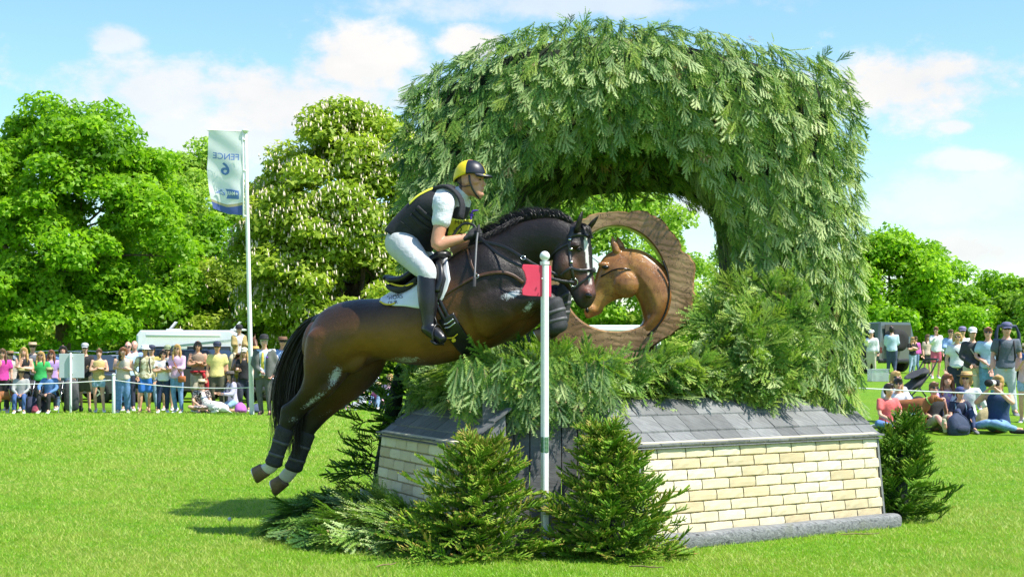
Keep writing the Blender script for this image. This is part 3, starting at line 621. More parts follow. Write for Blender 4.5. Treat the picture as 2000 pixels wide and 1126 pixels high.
# ------------------------------------------------------------------ carved ring of timber with a horse's head
def ring():
    t = NT('carved_wood'); p = t.co(); r = t.n('ShaderNodeVectorMath', {0: p, 1: (0.05, 0, 0)}, operation='ADD').outputs[0]
    w = t.n('ShaderNodeTexWave', {'Vector': r, 'Scale': 5.5, 'Distortion': 7, 'Detail': 3, 'Detail Scale': 1.4}, wave_type='RINGS', rings_direction='Y').outputs['Fac']
    b = t.noise(3.0, 5, .6, p); c = t.ramp(b, [(.25, (.10, .055, .026)), (.45, (.22, .125, .055)), (.6, (.37, .23, .105)), (.78, (.55, .40, .22))])
    c = t.mix(t.math('MULTIPLY', w, .16), c, (.13, .06, .02)); v = t.n('ShaderNodeTexVoronoi', {'Vector': t.n('ShaderNodeVectorMath', {0: p, 1: t.n('ShaderNodeTexNoise', {'Vector': p, 'Scale': 5., 'Detail': 4.}).outputs['Color']}, operation='ADD').outputs[0], 'Scale': 4.2}, feature='DISTANCE_TO_EDGE').outputs['Distance']
    crack = t.rng(v, .0, .022, 1, 0); c = t.mix(t.math('MULTIPLY', crack, .85, True), c, (.012, .008, .005)); t.set(col=c, rough=.36, spec=.45, coat=.12); t.bump(t.math('SUBTRACT', w, t.math('MULTIPLY', crack, 3.)), .3, .006)
    def golden():
        t2 = NT('golden_wood'); p2 = t2.co(); b2 = t2.noise(4.0, 6, .65, p2); c2 = t2.ramp(b2, [(.25, (.14, .05, .014)), (.45, (.29, .12, .030)), (.6, (.45, .215, .055)), (.8, (.62, .37, .13))])
        v2 = t2.n('ShaderNodeTexVoronoi', {'Vector': t2.n('ShaderNodeVectorMath', {0: p2, 1: t2.n('ShaderNodeTexNoise', {'Vector': p2, 'Scale': 6., 'Detail': 4.}).outputs['Color']}, operation='ADD').outputs[0], 'Scale': 5.0}, feature='DISTANCE_TO_EDGE').outputs['Distance']; k2 = t2.rng(v2, 0., .025, 1, 0)
        c2 = t2.mix(t2.math('MULTIPLY', k2, .75), c2, (.05, .02, .008)); t2.set(col=c2, rough=.3, spec=.5, coat=.2); t2.bump(t2.math('SUBTRACT', b2, k2), .3, .006)
    golden()
    simple('pale_bark', (.40, .37, .32), .9, .35, 10, .9, 25, bdist=.015); simple('wood_eye', (.012, .010, .008), .2, 0, 5, 0)
    D = 13.42; root = empty('carved_timber_ring', (P(1210, 700, D).x, D, 0), 0, 'varnished ring cut from a tree trunk with a carved horse head inside', 'carving')
    k = D / F; W = lambda px, py, dy=0: np.array(((px - 1210) * k, dy, CH - (py - HZ) * k))
    outer = [(1233, 412), (1263, 415), (1285, 425), (1297, 442), (1312, 455), (1322, 470), (1330, 488), (1345, 500), (1356, 525), (1355, 560), (1353, 585), (1350, 610), (1338, 632), (1318, 652), (1290, 668), (1255, 684), (1215, 690), (1170, 692), (1130, 684), (1095, 670), (1070, 645), (1062, 610), (1056, 575), (1060, 535), (1070, 500), (1085, 470), (1108, 448), (1128, 432), (1150, 424), (1180, 416), (1205, 412), (1222, 417)]
    inner = []
    for x, y in outer:
        a = math.atan2(y - 548, x - 1202); rr = 100 + 3 * math.sin(3 * a); inner.append((1202 + rr * math.cos(a), 548 + rr * math.sin(a) * 1.02))
    oc = cr(np.array(outer + outer[:1]), 3)[:-1]; rj = np.random.default_rng(8); oc = 1205 * np.array([1, 0]) + 548 * np.array([0, 1]) + (oc - np.array([1205, 548])) * (1 + .014 * np.sin(np.arange(len(oc)) * .9) + rj.normal(0, .008, len(oc)))[:, None]; ic = cr(np.array(inner + inner[:1]), 3)[:-1]; n = len(oc); g = G(); T = .12
    rows = []
    for o_, i_ in zip(oc, ic):
        c = (o_ + i_) / 2; a, b = W(*o_), W(*i_); m = W(*c); rows.append([a + (0, T * .8, 0), a + (m - a) * -.0 + (0, -T * .7, 0), a + (m - a) * .16 + (0, -T, 0), b + (m - b) * .12 + (0, -T, 0), b + (0, -T * .8, 0), b + (0, T * .9, 0), b + (m - b) * .3 + (0, T, 0), a + (m - a) * .3 + (0, T, 0)])
    V = np.array(rows).reshape(-1, 3); q = 8; g.add(V, [(i * q + j, i * q + (j + 1) % q, ((i + 1) % n) * q + (j + 1) % q, ((i + 1) % n) * q + j) for i in range(n) for j in range(q)])
    ro = g.build('ring', 'carved_wood', root, smooth=False); ro.data.materials.append(MT['pale_bark'])
    for f in ro.data.polygons:
        if f.index % q in (0,): f.material_index = 1
    h = G(); s = lambda f, b, hw, dy=-.03: (W((f[0] + b[0]) / 2, (f[1] + b[1]) / 2, dy), (W(*f) - W(*b)) / 2, np.array((0, hw, 0)))
    h.loft([s((1143, 603), (1150, 622), .035), s((1140, 600), (1174, 612), .045), s((1150, 578), (1180, 600), .05), s((1158, 558), (1198, 588), .058), s((1166, 528), (1218, 582), .078), s((1174, 508), (1236, 570), .09), s((1186, 496), (1248, 552), .088), s((1204, 486), (1252, 530), .07)], n=18, sub=4)
    h.loft([s((1214, 484), (1232, 560), .08), s((1250, 488), (1236, 572), .10), s((1275, 502), (1246, 590), .115), s((1300, 524), (1252, 608), .12), s((1320, 560), (1254, 628), .12), s((1320, 600), (1240, 645), .11), s((1310, 640), (1225, 655), .09)], n=18, sub=4)
    h.ell(W(1222, 556, -.10), (.12, .05, .12)); h.ell(W(1176, 518, -.105), (.045, .02, .028)); h.ell(W(1153, 604, -.06), (.05, .035, .05))
    for (bx, by), (tx, ty), dy in (((1203, 492), (1194, 461), -.07), ((1215, 488), (1206, 461), .02)):
        h.loft([(W(bx, by, dy), (.035, 0, 0), (0, .03, 0)), (W((bx * 1.1 + tx * .9) / 2, (by + ty) / 2, dy), (.032, 0, 0), (0, .022, 0)), (W(tx, ty, dy), (.004, 0, 0), (0, .004, 0))], n=12, sub=3)
    h.fuse('carved_head', .009, 'golden_wood', root, 3)
    g = G(); g.tube([W(x, y, -.135) for x, y in ((1292, 512), (1302, 540), (1304, 575), (1297, 610), (1282, 636), (1262, 655))], .008, n=6, sub=4); g.build('carved_groove', 'wood_eye', root)
    g = G(); g.ell(W(1181, 523, -.115), (.030, .014, .019), n=14); g.build('eye', 'wood_eye', root)
    g = G(); g.ell(W(1146, 606, -.082), (.016, .012, .024), n=12); g.build('nostril', 'wood_eye', root)
    g = G(); pts = [(1173, 541), (1182, 536), (1195, 529), (1212, 526), (1228, 528), (1240, 536)]; g.tube([W(x, y, -.135 + .0012 * abs(x - 1210)) for x, y in pts], .007, n=6, sub=3); g.build('carved_strap', 'wood_eye', root)
    # a stump of the trunk carries the ring down through the brush
    g = G(); g.loft([(W(1210, 690), (.42, 0, 0), (0, .13, 0)), (W(1210, 780), (.36, 0, 0), (0, .13, 0)), ((0, 0, 0), (.34, 0, 0), (0, .13, 0))], n=16, sub=2); g.build('foot', 'carved_wood', root)
ring()
# ------------------------------------------------------------------ trees
def tree_mats():
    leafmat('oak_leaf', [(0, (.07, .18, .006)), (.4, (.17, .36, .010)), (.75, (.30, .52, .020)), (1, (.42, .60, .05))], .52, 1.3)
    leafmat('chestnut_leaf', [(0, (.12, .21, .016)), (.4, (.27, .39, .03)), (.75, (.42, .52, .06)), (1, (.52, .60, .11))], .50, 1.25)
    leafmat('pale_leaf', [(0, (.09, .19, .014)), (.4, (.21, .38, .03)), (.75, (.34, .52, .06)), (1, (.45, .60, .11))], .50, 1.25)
    simple('blossom', (.74, .62, .47), .8, .2, 3, 0); simple('bark', (.13, .10, .072), .9, .4, 5, 1.0, 9, bdist=.05)
tree_mats()
def tree(name, label, base, h, rad, clumps, per, mat, seed, trunk=.35, lo=.14, leaf=.17, squash=1.0, open_=.0, blossom=0, limbs=9, bias=.5, shape=None, cr_=None, lobes=0, group='trees along the edge of the park'):
    """tapered trunk and limbs; the crown is many leaf-sized faces gathered in clumps through its volume"""
    r = np.random.default_rng(seed); root = empty(name, base, 0, label, 'tree', group)
    cz0, cz1 = h * lo, h; cen = np.array((0, 0, (cz0 + cz1) / 2)); half = (cz1 - cz0) / 2
    C = []; tries = 0; LB = []
    for i in range(lobes):
        a_ = i * 2.399 + seed; zz = -.75 + 1.6 * (i + .5) / lobes; q_ = math.sqrt(max(.1, 1 - zz * zz)) * r.uniform(.62, .86); LB.append((np.array((math.cos(a_) * q_, -abs(math.sin(a_)) * q_ * .8 if i % 3 else math.sin(a_) * q_, zz * .86)), r.uniform(.24, .36)))
    while len(C) < clumps and tries < clumps * 60:
        tries += 1; v = r.normal(0, 1, 3); v /= np.linalg.norm(v); v *= r.uniform(.45, 1.0) ** .5
        if LB: lc, lr = LB[r.integers(len(LB))]; v = lc + v * lr * np.array((1, 1, .8))
        z = max(-1., min(1., v[2])); k = (shape(z) if shape else 1.0) * (1 if z > 0 else min(1.9, 1 / math.sqrt(max(.05, 1 - z * z))))
        lob = 1 + .10 * math.sin(3 * math.atan2(v[1], v[0]) + seed) + .09 * math.sin(5 * math.atan2(v[1], v[0]) - 2 * z + seed * 2)
        p = cen + np.array((v[0] * rad * k * lob, v[1] * rad * squash * k * lob, z * half * (.96 + .08 * r.random())))
        if p[1] > rad * .55 * squash: continue                     # the side nobody can see stays thin
        C.append(p)
    C = np.array(C); cr0 = cr_ or rad * .2; crs = cr0 * r.uniform(.7, 1.3, len(C))
    g = G(); tr = [np.array((0, 0, -.2)), np.array((0, 0, h * .06)), np.array((r.uniform(-.1, .1), 0, h * .2)), np.array((r.uniform(-.3, .3), 0, h * .5)), np.array((r.uniform(-.4, .4), 0, h * .8))]
    g.tube(tr, [trunk * 1.5, trunk, trunk * .9, trunk * .5, trunk * .15], n=12, sub=4); tk = g.build('trunk', 'bark', root)
    for i in range(limbs):
        t = C[r.integers(len(C))]; z0 = r.uniform(.12, .55) * h; s = np.array((0, 0, z0)); m = (s + t) / 2 + np.array((r.normal(0, .4), r.normal(0, .4), r.uniform(-.3, .8)))
        g = G(); rr = trunk * r.uniform(.28, .55); pts = [s, s * .6 + m * .4 + np.array((r.normal(0, .2), 0, .1)), m, t]
        g.tube(pts, [rr, rr * .8, rr * .55, rr * .15], n=8, sub=4)
        for k in range(2):
            t2 = C[r.integers(len(C))]
            if np.linalg.norm(t2 - m) < rad * .9: g.tube([m, (m + t2) / 2 + r.normal(0, .25, 3), t2], [rr * .45, rr * .3, rr * .08], n=6, sub=3)
        g.build('limb', 'bark', root)
    per = int(per * 1.75); leaf *= .95; n = per * len(C); idx = np.repeat(np.arange(len(C)), per); v = r.normal(0, 1, (n, 3)); v /= np.linalg.norm(v, axis=1)[:, None]
    v[:, 2] = np.where(v[:, 2] < -.35, -v[:, 2], v[:, 2]); rr = r.random(n) ** .5
    pos = C[idx] + v * (rr * crs[idx])[:, None] * np.array((1.12, 1.12, .92))
    nr = v * .7 + r.normal(0, .55, (n, 3)) + np.array((0, 0, .45)); nr /= np.linalg.norm(nr, axis=1)[:, None]
    a = np.cross(nr, r.normal(0, 1, (n, 3))); a /= np.linalg.norm(a, axis=1)[:, None] + 1e-9; b = np.cross(nr, a); sz = leaf * r.uniform(.5, 1.4, n)[:, None]
    V = np.stack([pos - a * sz * .6, pos + a * sz * .35 - b * sz * .45 + nr * sz * .1, pos + a * sz * .35 + b * sz * .45], 1).reshape(-1, 3)
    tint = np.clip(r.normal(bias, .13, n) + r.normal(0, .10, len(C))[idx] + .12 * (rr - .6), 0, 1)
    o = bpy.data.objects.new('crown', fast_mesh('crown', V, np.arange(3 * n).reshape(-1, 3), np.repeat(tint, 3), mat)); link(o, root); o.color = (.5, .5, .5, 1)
    if blossom:
        g = G(); ok = [i for i in range(len(C)) if C[i][1] < rad * .2]
        for _ in range(blossom):
            i = ok[r.integers(len(ok))]; d = r.normal(0, 1, 3); d[1] = -abs(d[1]); d[2] = abs(d[2]) * .7; d /= np.linalg.norm(d); p = C[i] + d * crs[i] * np.array((1.15, 1.15, .75)) * 1.0
            hh = r.uniform(.13, .24); g.add(np.array([(0.046 * math.cos(q), .046 * math.sin(q), 0) for q in (0, 1.26, 2.51, 3.77, 5.03)] + [(0, 0, hh), (0, 0, -.03)]) + p, [(j, (j + 1) % 5, 5) for j in range(5)] + [((j + 1) % 5, j, 6) for j in range(5)])
        b = g.build('blossoms', 'blossom', root, fix=False); b['kind'] = 'stuff'
    return root
def at_px(px, D): q = ground(px, D); return (q.x, q.y, q.z - .05)
# left of the flag: the big oak, its neighbours, and the flowering chestnut
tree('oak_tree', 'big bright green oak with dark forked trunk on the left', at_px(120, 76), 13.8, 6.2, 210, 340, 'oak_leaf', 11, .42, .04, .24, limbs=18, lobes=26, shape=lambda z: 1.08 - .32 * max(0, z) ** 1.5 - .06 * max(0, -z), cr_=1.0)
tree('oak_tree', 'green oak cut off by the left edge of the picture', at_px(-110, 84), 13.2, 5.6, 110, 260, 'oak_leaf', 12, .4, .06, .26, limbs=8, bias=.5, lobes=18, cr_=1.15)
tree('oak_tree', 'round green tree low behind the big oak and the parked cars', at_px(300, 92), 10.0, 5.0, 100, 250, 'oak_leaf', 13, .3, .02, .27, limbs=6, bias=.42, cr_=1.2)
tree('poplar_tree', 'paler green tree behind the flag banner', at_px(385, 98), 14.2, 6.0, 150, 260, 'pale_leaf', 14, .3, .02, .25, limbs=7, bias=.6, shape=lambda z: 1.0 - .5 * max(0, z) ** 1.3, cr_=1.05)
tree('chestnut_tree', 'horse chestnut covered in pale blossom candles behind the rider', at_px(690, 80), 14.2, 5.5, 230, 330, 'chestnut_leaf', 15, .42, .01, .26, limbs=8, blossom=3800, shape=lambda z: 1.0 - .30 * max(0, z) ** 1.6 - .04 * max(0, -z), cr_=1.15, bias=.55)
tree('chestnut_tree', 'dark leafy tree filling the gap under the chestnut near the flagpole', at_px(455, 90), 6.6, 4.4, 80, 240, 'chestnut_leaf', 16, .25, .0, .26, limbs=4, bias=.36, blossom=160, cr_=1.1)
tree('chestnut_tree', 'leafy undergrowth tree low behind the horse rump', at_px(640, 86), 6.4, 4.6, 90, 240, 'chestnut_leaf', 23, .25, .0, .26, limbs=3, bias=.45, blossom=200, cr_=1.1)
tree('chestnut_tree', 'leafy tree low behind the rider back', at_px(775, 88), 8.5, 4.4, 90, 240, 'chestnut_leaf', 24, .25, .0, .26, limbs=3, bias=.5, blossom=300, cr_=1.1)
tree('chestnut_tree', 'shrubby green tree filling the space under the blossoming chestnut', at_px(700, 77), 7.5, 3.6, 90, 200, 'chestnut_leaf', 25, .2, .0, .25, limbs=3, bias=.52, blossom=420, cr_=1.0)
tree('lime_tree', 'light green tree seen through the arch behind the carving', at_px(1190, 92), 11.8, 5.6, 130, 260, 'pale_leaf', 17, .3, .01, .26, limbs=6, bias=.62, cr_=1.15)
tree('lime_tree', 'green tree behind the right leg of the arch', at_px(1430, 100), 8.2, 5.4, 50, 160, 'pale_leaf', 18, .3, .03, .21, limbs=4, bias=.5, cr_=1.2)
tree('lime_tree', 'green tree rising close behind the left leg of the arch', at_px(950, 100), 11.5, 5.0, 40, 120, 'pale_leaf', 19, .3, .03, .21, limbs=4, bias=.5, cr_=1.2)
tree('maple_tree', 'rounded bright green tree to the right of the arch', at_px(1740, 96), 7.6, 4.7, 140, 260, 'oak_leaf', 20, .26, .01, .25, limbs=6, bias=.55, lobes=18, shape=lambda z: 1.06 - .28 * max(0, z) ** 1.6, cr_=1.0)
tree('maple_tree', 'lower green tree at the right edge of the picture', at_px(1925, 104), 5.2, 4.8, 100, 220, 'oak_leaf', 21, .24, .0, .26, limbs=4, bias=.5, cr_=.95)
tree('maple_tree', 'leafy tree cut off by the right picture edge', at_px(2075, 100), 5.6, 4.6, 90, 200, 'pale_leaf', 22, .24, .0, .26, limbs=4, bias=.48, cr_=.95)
# far belt of woodland closing the park behind them
def belt():
    r = np.random.default_rng(50); V = []; n = 36000; x = r.uniform(-75, 75, n); y = 150 + r.random(n) * 10; prof = 4.5 + 1.6 * np.sin(x * .13) + 1.1 * np.sin(x * .37 + 1) + .7 * np.sin(x * .9)
    z = prof * r.random(n) ** .7; y -= 3 * np.sin(z / prof * 2.5) * (1 + .5 * np.sin(x * 1.1))
    nr = r.normal(0, 1, (n, 3)) + np.array((0, -.7, .6)); nr /= np.linalg.norm(nr, axis=1)[:, None]; a = np.cross(nr, r.normal(0, 1, (n, 3))); a /= np.linalg.norm(a, axis=1)[:, None]; b = np.cross(nr, a); s = r.uniform(.35, .6, n)[:, None]
    p = np.stack([x, y, z + 1.0], 1); V = np.stack([p - a * s, p - b * s * .6, p + a * s, p + b * s * .6], 1).reshape(-1, 3)
    o = bpy.data.objects.new('woodland', fast_mesh('woodland', V, np.arange(4 * n).reshape(-1, 4), np.repeat(np.clip(r.normal(.38, .14, n), 0, 1), 4), 'chestnut_leaf')); link(o); o.color = (.5, .5, .5, 1); tag(o, 'far belt of woodland behind the park trees', 'woodland', kind='stuff')
belt()
# ------------------------------------------------------------------ the jumping horse
from mathutils.bvhtree import BVHTree
YAW = R(21)
def Dh(px): return 12.12 - (px - 850) * .00150
def HP(px, py, off=0): return P(px, py, Dh(px) + off)
def sec(a, b, hw, off=0, yaw=YAW):
    m = ((a[0] + b[0]) / 2, (a[1] + b[1]) / 2); D = Dh(m[0]) + off; A, B = P(*a, D), P(*b, D)
    return ((A + B) / 2, (A - B) / 2, Vector((math.sin(yaw), math.cos(yaw), 0)) * hw)
def horse_mats():
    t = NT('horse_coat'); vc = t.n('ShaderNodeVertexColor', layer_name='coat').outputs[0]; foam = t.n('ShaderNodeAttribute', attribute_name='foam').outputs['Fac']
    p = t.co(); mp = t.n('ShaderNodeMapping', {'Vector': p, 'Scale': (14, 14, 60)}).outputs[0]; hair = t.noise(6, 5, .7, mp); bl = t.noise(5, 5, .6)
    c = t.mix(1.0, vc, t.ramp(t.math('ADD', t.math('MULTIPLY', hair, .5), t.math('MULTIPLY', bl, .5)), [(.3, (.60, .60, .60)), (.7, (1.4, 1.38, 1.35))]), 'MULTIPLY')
    sp = t.n('ShaderNodeMapping', {'Vector': p, 'Scale': (26, 26, 26)}).outputs[0]; f = t.noise(2.2, 6, .85, sp)
    fm = t.rng(t.math('ADD', f, t.math('MULTIPLY', foam, .42)), .76, .86, 0, 1); fm = t.math('MULTIPLY', fm, t.rng(foam, .03, .2), True)
    c = t.mix(t.math('MULTIPLY', fm, .8), c, (.56, .60, .62)); t.set(col=c, rough=t.rng(hair, .3, .7, .34, .52), spec=.38, coat=.06); t.b.inputs['Coat Roughness'].default_value = .3
    vein = t.rng(t.n('ShaderNodeTexVoronoi', {'Vector': t.n('ShaderNodeVectorMath', {0: p, 1: t.n('ShaderNodeTexNoise', {'Vector': p, 'Scale': 3.5, 'Detail': 4.}).outputs['Color']}, operation='ADD').outputs[0], 'Scale': 3.2}, feature='DISTANCE_TO_EDGE').outputs['Distance'], 0., .05, 1, 0)
    t.bump(t.math('ADD', t.math('ADD', t.math('MULTIPLY', hair, .4), t.math('MULTIPLY', vein, .10)), t.math('MULTIPLY', t.noise(9, 5, .65), 1.6)), .5, .014)
    simple('horse_hair', (.010, .008, .007), .38, .5, 30, 0); simple('hoof_horn', (.14, .085, .045), .5, .35, 25, .3)
    simple('black_leather', (.012, .012, .013), .34, .3, 30, .15, 120, bdist=.002); simple('brown_leather', (.075, .032, .014), .4, .3, 30, .15, 120)
    simple('strap_grey', (.085, .085, .09), .6, .2, 30, .1); simple('boot_neoprene', (.026, .027, .030), .75, .4, 40, .4, 120); simple('white_cloth', (.72, .74, .76), .85, .06, 12, .2, 150, bdist=.002)
    simple('steel', (.62, .62, .60), .25, .08, 40, 0, metal=1.0); simple('eye_dark', (.008, .005, .004), .06, 0, 5, 0); simple('yellow_trim', (.75, .55, .02), .6, .1, 30, 0)
    simple('print_black', (.015, .015, .018), .7, .1, 20, 0); simple('sheepskin', (.05, .05, .052), .95, .2, 50, .6, 90)
horse_mats()
horse = empty('horse', (HP(830, 700).x, Dh(830), 0), 0, 'dark bay horse with white blaze jumping the corner fence under its rider', 'horse')
HL = horse.location.copy(); bpy.context.view_layer.update()
def hb(o): o.parent = horse; o.matrix_parent_inverse = Matrix.Translation(-HL); return o
def legs_near_hind(o): return [sec((600, 655), (712, 655), .13, o), sec((594, 700), (697, 705), .125, o), sec((594, 735), (674, 740), .10, o), sec((584, 762), (648, 768), .074, o), sec((566, 782), (618, 792), .054, o), sec((550, 793), (596, 808), .048, o), sec((547, 812), (580, 827), .046, o), sec((544, 832), (568, 844), .037, o), sec((537, 858), (560, 867), .032, o), sec((529, 883), (551, 891), .033, o), sec((522, 899), (547, 908), .040, o), sec((516, 904), (539, 919), .036, o), sec((508, 907), (529, 927), .036, o)]
def legs_far_hind(o): return [sec((645, 680), (760, 690), .13, o), sec((645, 735), (740, 735), .11, o), sec((628, 768), (706, 770), .085, o), sec((612, 790), (672, 794), .065, o), sec((594, 806), (643, 817), .05, o), sec((590, 822), (626, 834), .046, o), sec((586, 842), (611, 852), .037, o), sec((578, 866), (602, 875), .032, o), sec((568, 893), (592, 901), .033, o), sec((560, 908), (586, 918), .040, o), sec((551, 917), (577, 930), .036, o), sec((543, 928), (567, 942), .036, o)]
def legs_near_fore(o): return [sec((915, 560), (955, 662), .13, o), sec((950, 556), (978, 648), .115, o), sec((985, 560), (1005, 630), .09, o), sec((1018, 566), (1030, 613), .065, o), sec((1050, 566), (1052, 604), .052, o), sec((1078, 570), (1066, 600), .047, o), sec((1092, 586), (1070, 602), .042, o), sec((1098, 604), (1075, 612), .035, o), sec((1101, 622), (1078, 628), .034, o), sec((1103, 636), (1080, 644), .038, o), sec((1090, 656), (1072, 640), .034, o), sec((1076, 662), (1064, 642), .036, o)]
def legs_far_fore(o): return [sec((955, 590), (975, 672), .11, o), sec((995, 586), (1015, 660), .095, o), sec((1035, 574), (1050, 636), .075, o), sec((1075, 556), (1078, 604), .055, o), sec((1100, 558), (1088, 596), .048, o), sec((1110, 574), (1084, 592), .042, o), sec((1110, 592), (1088, 600), .035, o), sec((1108, 610), (1086, 616), .034, o), sec((1106, 626), (1084, 632), .038, o), sec((1088, 650), (1074, 630), .034, o)]
HEADYAW = R(24)
NHO, FHO, NFO, FFO = -.15, .15, -.15, .13
def horse_body():
    g = G()
    g.loft([sec((622, 625), (604, 705), .12), sec((640, 604), (612, 735), .215), sec((666, 591), (645, 742), .265), sec((702, 584), (690, 724), .285), sec((746, 582), (735, 702), .285), sec((790, 572), (785, 709), .30), sec((832, 548), (838, 714), .31), sec((868, 516), (890, 704), .30), sec((900, 490), (936, 688), .27), sec((932, 476), (985, 668), .235), sec((965, 474), (1022, 640), .205), sec((1000, 496), (1040, 605), .15)], n=30, sub=5, power=2.15)
    g.loft([sec((915, 482), (1020, 625), .16), sec((945, 468), (1038, 586), .145), sec((975, 454), (1046, 546), .120), sec((1006, 438), (1057, 525), .102), sec((1042, 428), (1069, 511), .094), sec((1078, 424), (1082, 508), .088), sec((1106, 429), (1092, 500), .082), sec((1124, 438), (1098, 492), .076)], n=24, sub=5)
    hy = HEADYAW; hd = lambda a, b, w, o=0: sec(a, b, w, .02 + o, hy)
    g.loft([hd((1135, 432), (1100, 470), .066), hd((1146, 446), (1090, 486), .085), hd((1152, 464), (1082, 506), .099), hd((1155, 484), (1080, 526), .096), hd((1157, 504), (1088, 545), .078), hd((1158, 524), (1101, 556), .062), hd((1160, 543), (1111, 568), .054), hd((1162, 560), (1118, 580), .055), hd((1164, 576), (1124, 592), .056), hd((1158, 590), (1132, 600), .043)], n=24, sub=4, power=2.3)
    g.ell(HP(1103, 525, -.06), (.10, .075, .12), n=14)                                    # cheek
    fv = Vector((math.cos(hy), -math.sin(hy), 0)); sv = Vector((math.sin(hy), math.cos(hy), 0)); rm = Matrix((sv, fv, (0, 0, 1))).transposed()
    E = HP(1131, 486, .02) - sv * .085; g.ell(E + Vector((0, 0, .02)), (.022, .045, .020), rm)    # brow bone
    g.ell(HP(1150, 574, 0) - sv * .028, (.026, .034, .036), rm); g.ell(HP(1154, 574, 0) + sv * .034, (.022, .03, .034), rm)
    g.ell(HP(1137, 594, .0), (.036, .036, .028))                                       # chin
    for L in (legs_near_hind(NHO), legs_far_hind(FHO), legs_near_fore(NFO), legs_far_fore(FFO)): g.loft(L, n=18, sub=4)
    # muscle masses: shoulder, breast, haunch, gaskin, stifle
    el = lambda px, py, off, r, ang=0: g.ell(HP(px, py, off), r, Matrix.Rotation(YAW * -1, 3, 'Z') @ Matrix.Rotation(R(ang), 3, 'Y'), n=16, m=10)
    el(925, 575, -.20, (.15, .075, .24), 25); el(975, 600, -.17, (.17, .08, .13), 15); el(1020, 590, -.05, (.12, .14, .13)); el(655, 655, -.135, (.22, .075, .22), -20)
    el(690, 690, -.15, (.13, .06, .16), 25); el(760, 640, -.20, (.26, .10, .18), -10); el(960, 480, 0, (.14, .05, .07), -28); el(634, 760, -.155, (.14, .06, .07), -35); el(870, 610, -.22, (.18, .08, .22), 10)
    el(616, 700, -.11, (.06, .09, .20), -6); el(612, 700, .10, (.06, .09, .20), -6)
    # ears
    for bx, by, tx, ty, off in ((1126, 450, 1139, 408, -.06), (1143, 454, 1172, 417, .075)):
        a, c = HP(bx, by, off), HP(tx, ty, off); m = (a + c) / 2; ax = (c - a).normalized(); u = Vector((1, -.4, 0)).cross(ax).normalized() * .03; v = ax.cross(u).normalized() * .02
        u = ax.cross(v).normalized() * .043
        g.loft([(a, u * .8, v), (m - ax * .01, u * 1.0, v * .9), (m + ax * .04, u * .8, v * .6), (c, u * .1, v * .12)], n=12, sub=3)
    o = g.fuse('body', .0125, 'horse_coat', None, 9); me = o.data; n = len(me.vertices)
    co = np.empty(n * 3, np.float32); me.vertices.foreach_get('co', co); co = co.reshape(-1, 3); px = 1000 + F * co[:, 0] / co[:, 1]; py = HZ - F * (co[:, 2] - CH) / co[:, 1]
    dep = co[:, 1] - np.array([Dh(x) for x in px])
    gs = lambda cx, cy, rx, ry, ang=0: np.exp(-(((px - cx) * math.cos(ang) + (py - cy) * math.sin(ang)) / rx) ** 2 - ((-(px - cx) * math.sin(ang) + (py - cy) * math.cos(ang)) / ry) ** 2)
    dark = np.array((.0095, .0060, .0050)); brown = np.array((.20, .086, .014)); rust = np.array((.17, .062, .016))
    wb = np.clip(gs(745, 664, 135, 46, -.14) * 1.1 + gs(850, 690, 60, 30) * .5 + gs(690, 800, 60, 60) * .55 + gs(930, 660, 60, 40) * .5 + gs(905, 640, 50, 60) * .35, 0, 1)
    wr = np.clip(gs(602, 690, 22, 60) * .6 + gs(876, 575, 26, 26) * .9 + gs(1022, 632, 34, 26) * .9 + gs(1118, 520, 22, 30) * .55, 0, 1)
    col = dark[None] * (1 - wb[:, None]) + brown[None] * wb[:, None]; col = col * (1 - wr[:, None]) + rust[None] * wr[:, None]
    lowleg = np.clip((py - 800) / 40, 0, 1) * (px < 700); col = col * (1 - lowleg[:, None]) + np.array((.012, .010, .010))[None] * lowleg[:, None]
    # blaze, snip, pale lips: measured across the middle of the face
    hc = HP(1120, 520, .02); rel = co - np.array(hc); lat = rel @ np.array(sv); fwd = rel @ np.array(fv); head = (px > 1085) & (py > 455) & (py < 602) & (dep > -.16) & (dep < .22)
    axis = np.interp(py, [455, 590], [.0, .0]); latc = lat
    front = np.interp(py, [440, 464, 504, 543, 590], [1146, 1152, 1157, 1160, 1158])
    onface = head & (px > front - 26) & (np.abs(latc) < np.interp(py, [455, 475, 500, 535, 560, 590], [.0, .020, .010, .007, .010, .012])) & (fwd > -.02)
    col[onface & (py < 556)] = (.62, .60, .58)
    pk = np.clip(gs(1150, 560, 16, 18), 0, 1) * head * (px > 1132); col = col * (1 - pk[:, None] * .5) + np.array((.34, .12, .08))[None] * pk[:, None] * .5
    sock = (np.clip((py - 897 - (px - 535) * .15) / 8, 0, 1) * (px < 552) * (dep < 0.02) + np.clip((py - 909 - (px - 572) * .3) / 8, 0, 1) * (px < 595) * (dep > 0.0)); sock = np.clip(sock, 0, 1)
    col = col * (1 - sock[:, None]) + np.array((.55, .52, .48))[None] * sock[:, None]
    for vx in (): pass
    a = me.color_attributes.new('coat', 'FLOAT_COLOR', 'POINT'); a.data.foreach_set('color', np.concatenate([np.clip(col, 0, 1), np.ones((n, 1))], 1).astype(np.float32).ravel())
    foam = gs(655, 732, 26, 13, -1.0) + gs(610, 783, 40, 9, -.62) * .8 + gs(795, 702, 46, 10) * .8 + gs(1000, 575, 30, 10, -.3) + gs(1032, 600, 10, 26, .7) * .8 + gs(575, 820, 14, 10) * .6 + gs(640, 805, 50, 7, -.5) * .5 + gs(600, 880, 16, 30) * .35 + gs(550, 870, 14, 30) * .35
    b = me.attributes.new('foam', 'FLOAT', 'POINT'); b.data.foreach_set('value', np.clip(foam, 0, 1).astype(np.float32))
    return o, sv, fv, E
hbody, HSV, HFV, HEYE = horse_body(); hb(hbody)
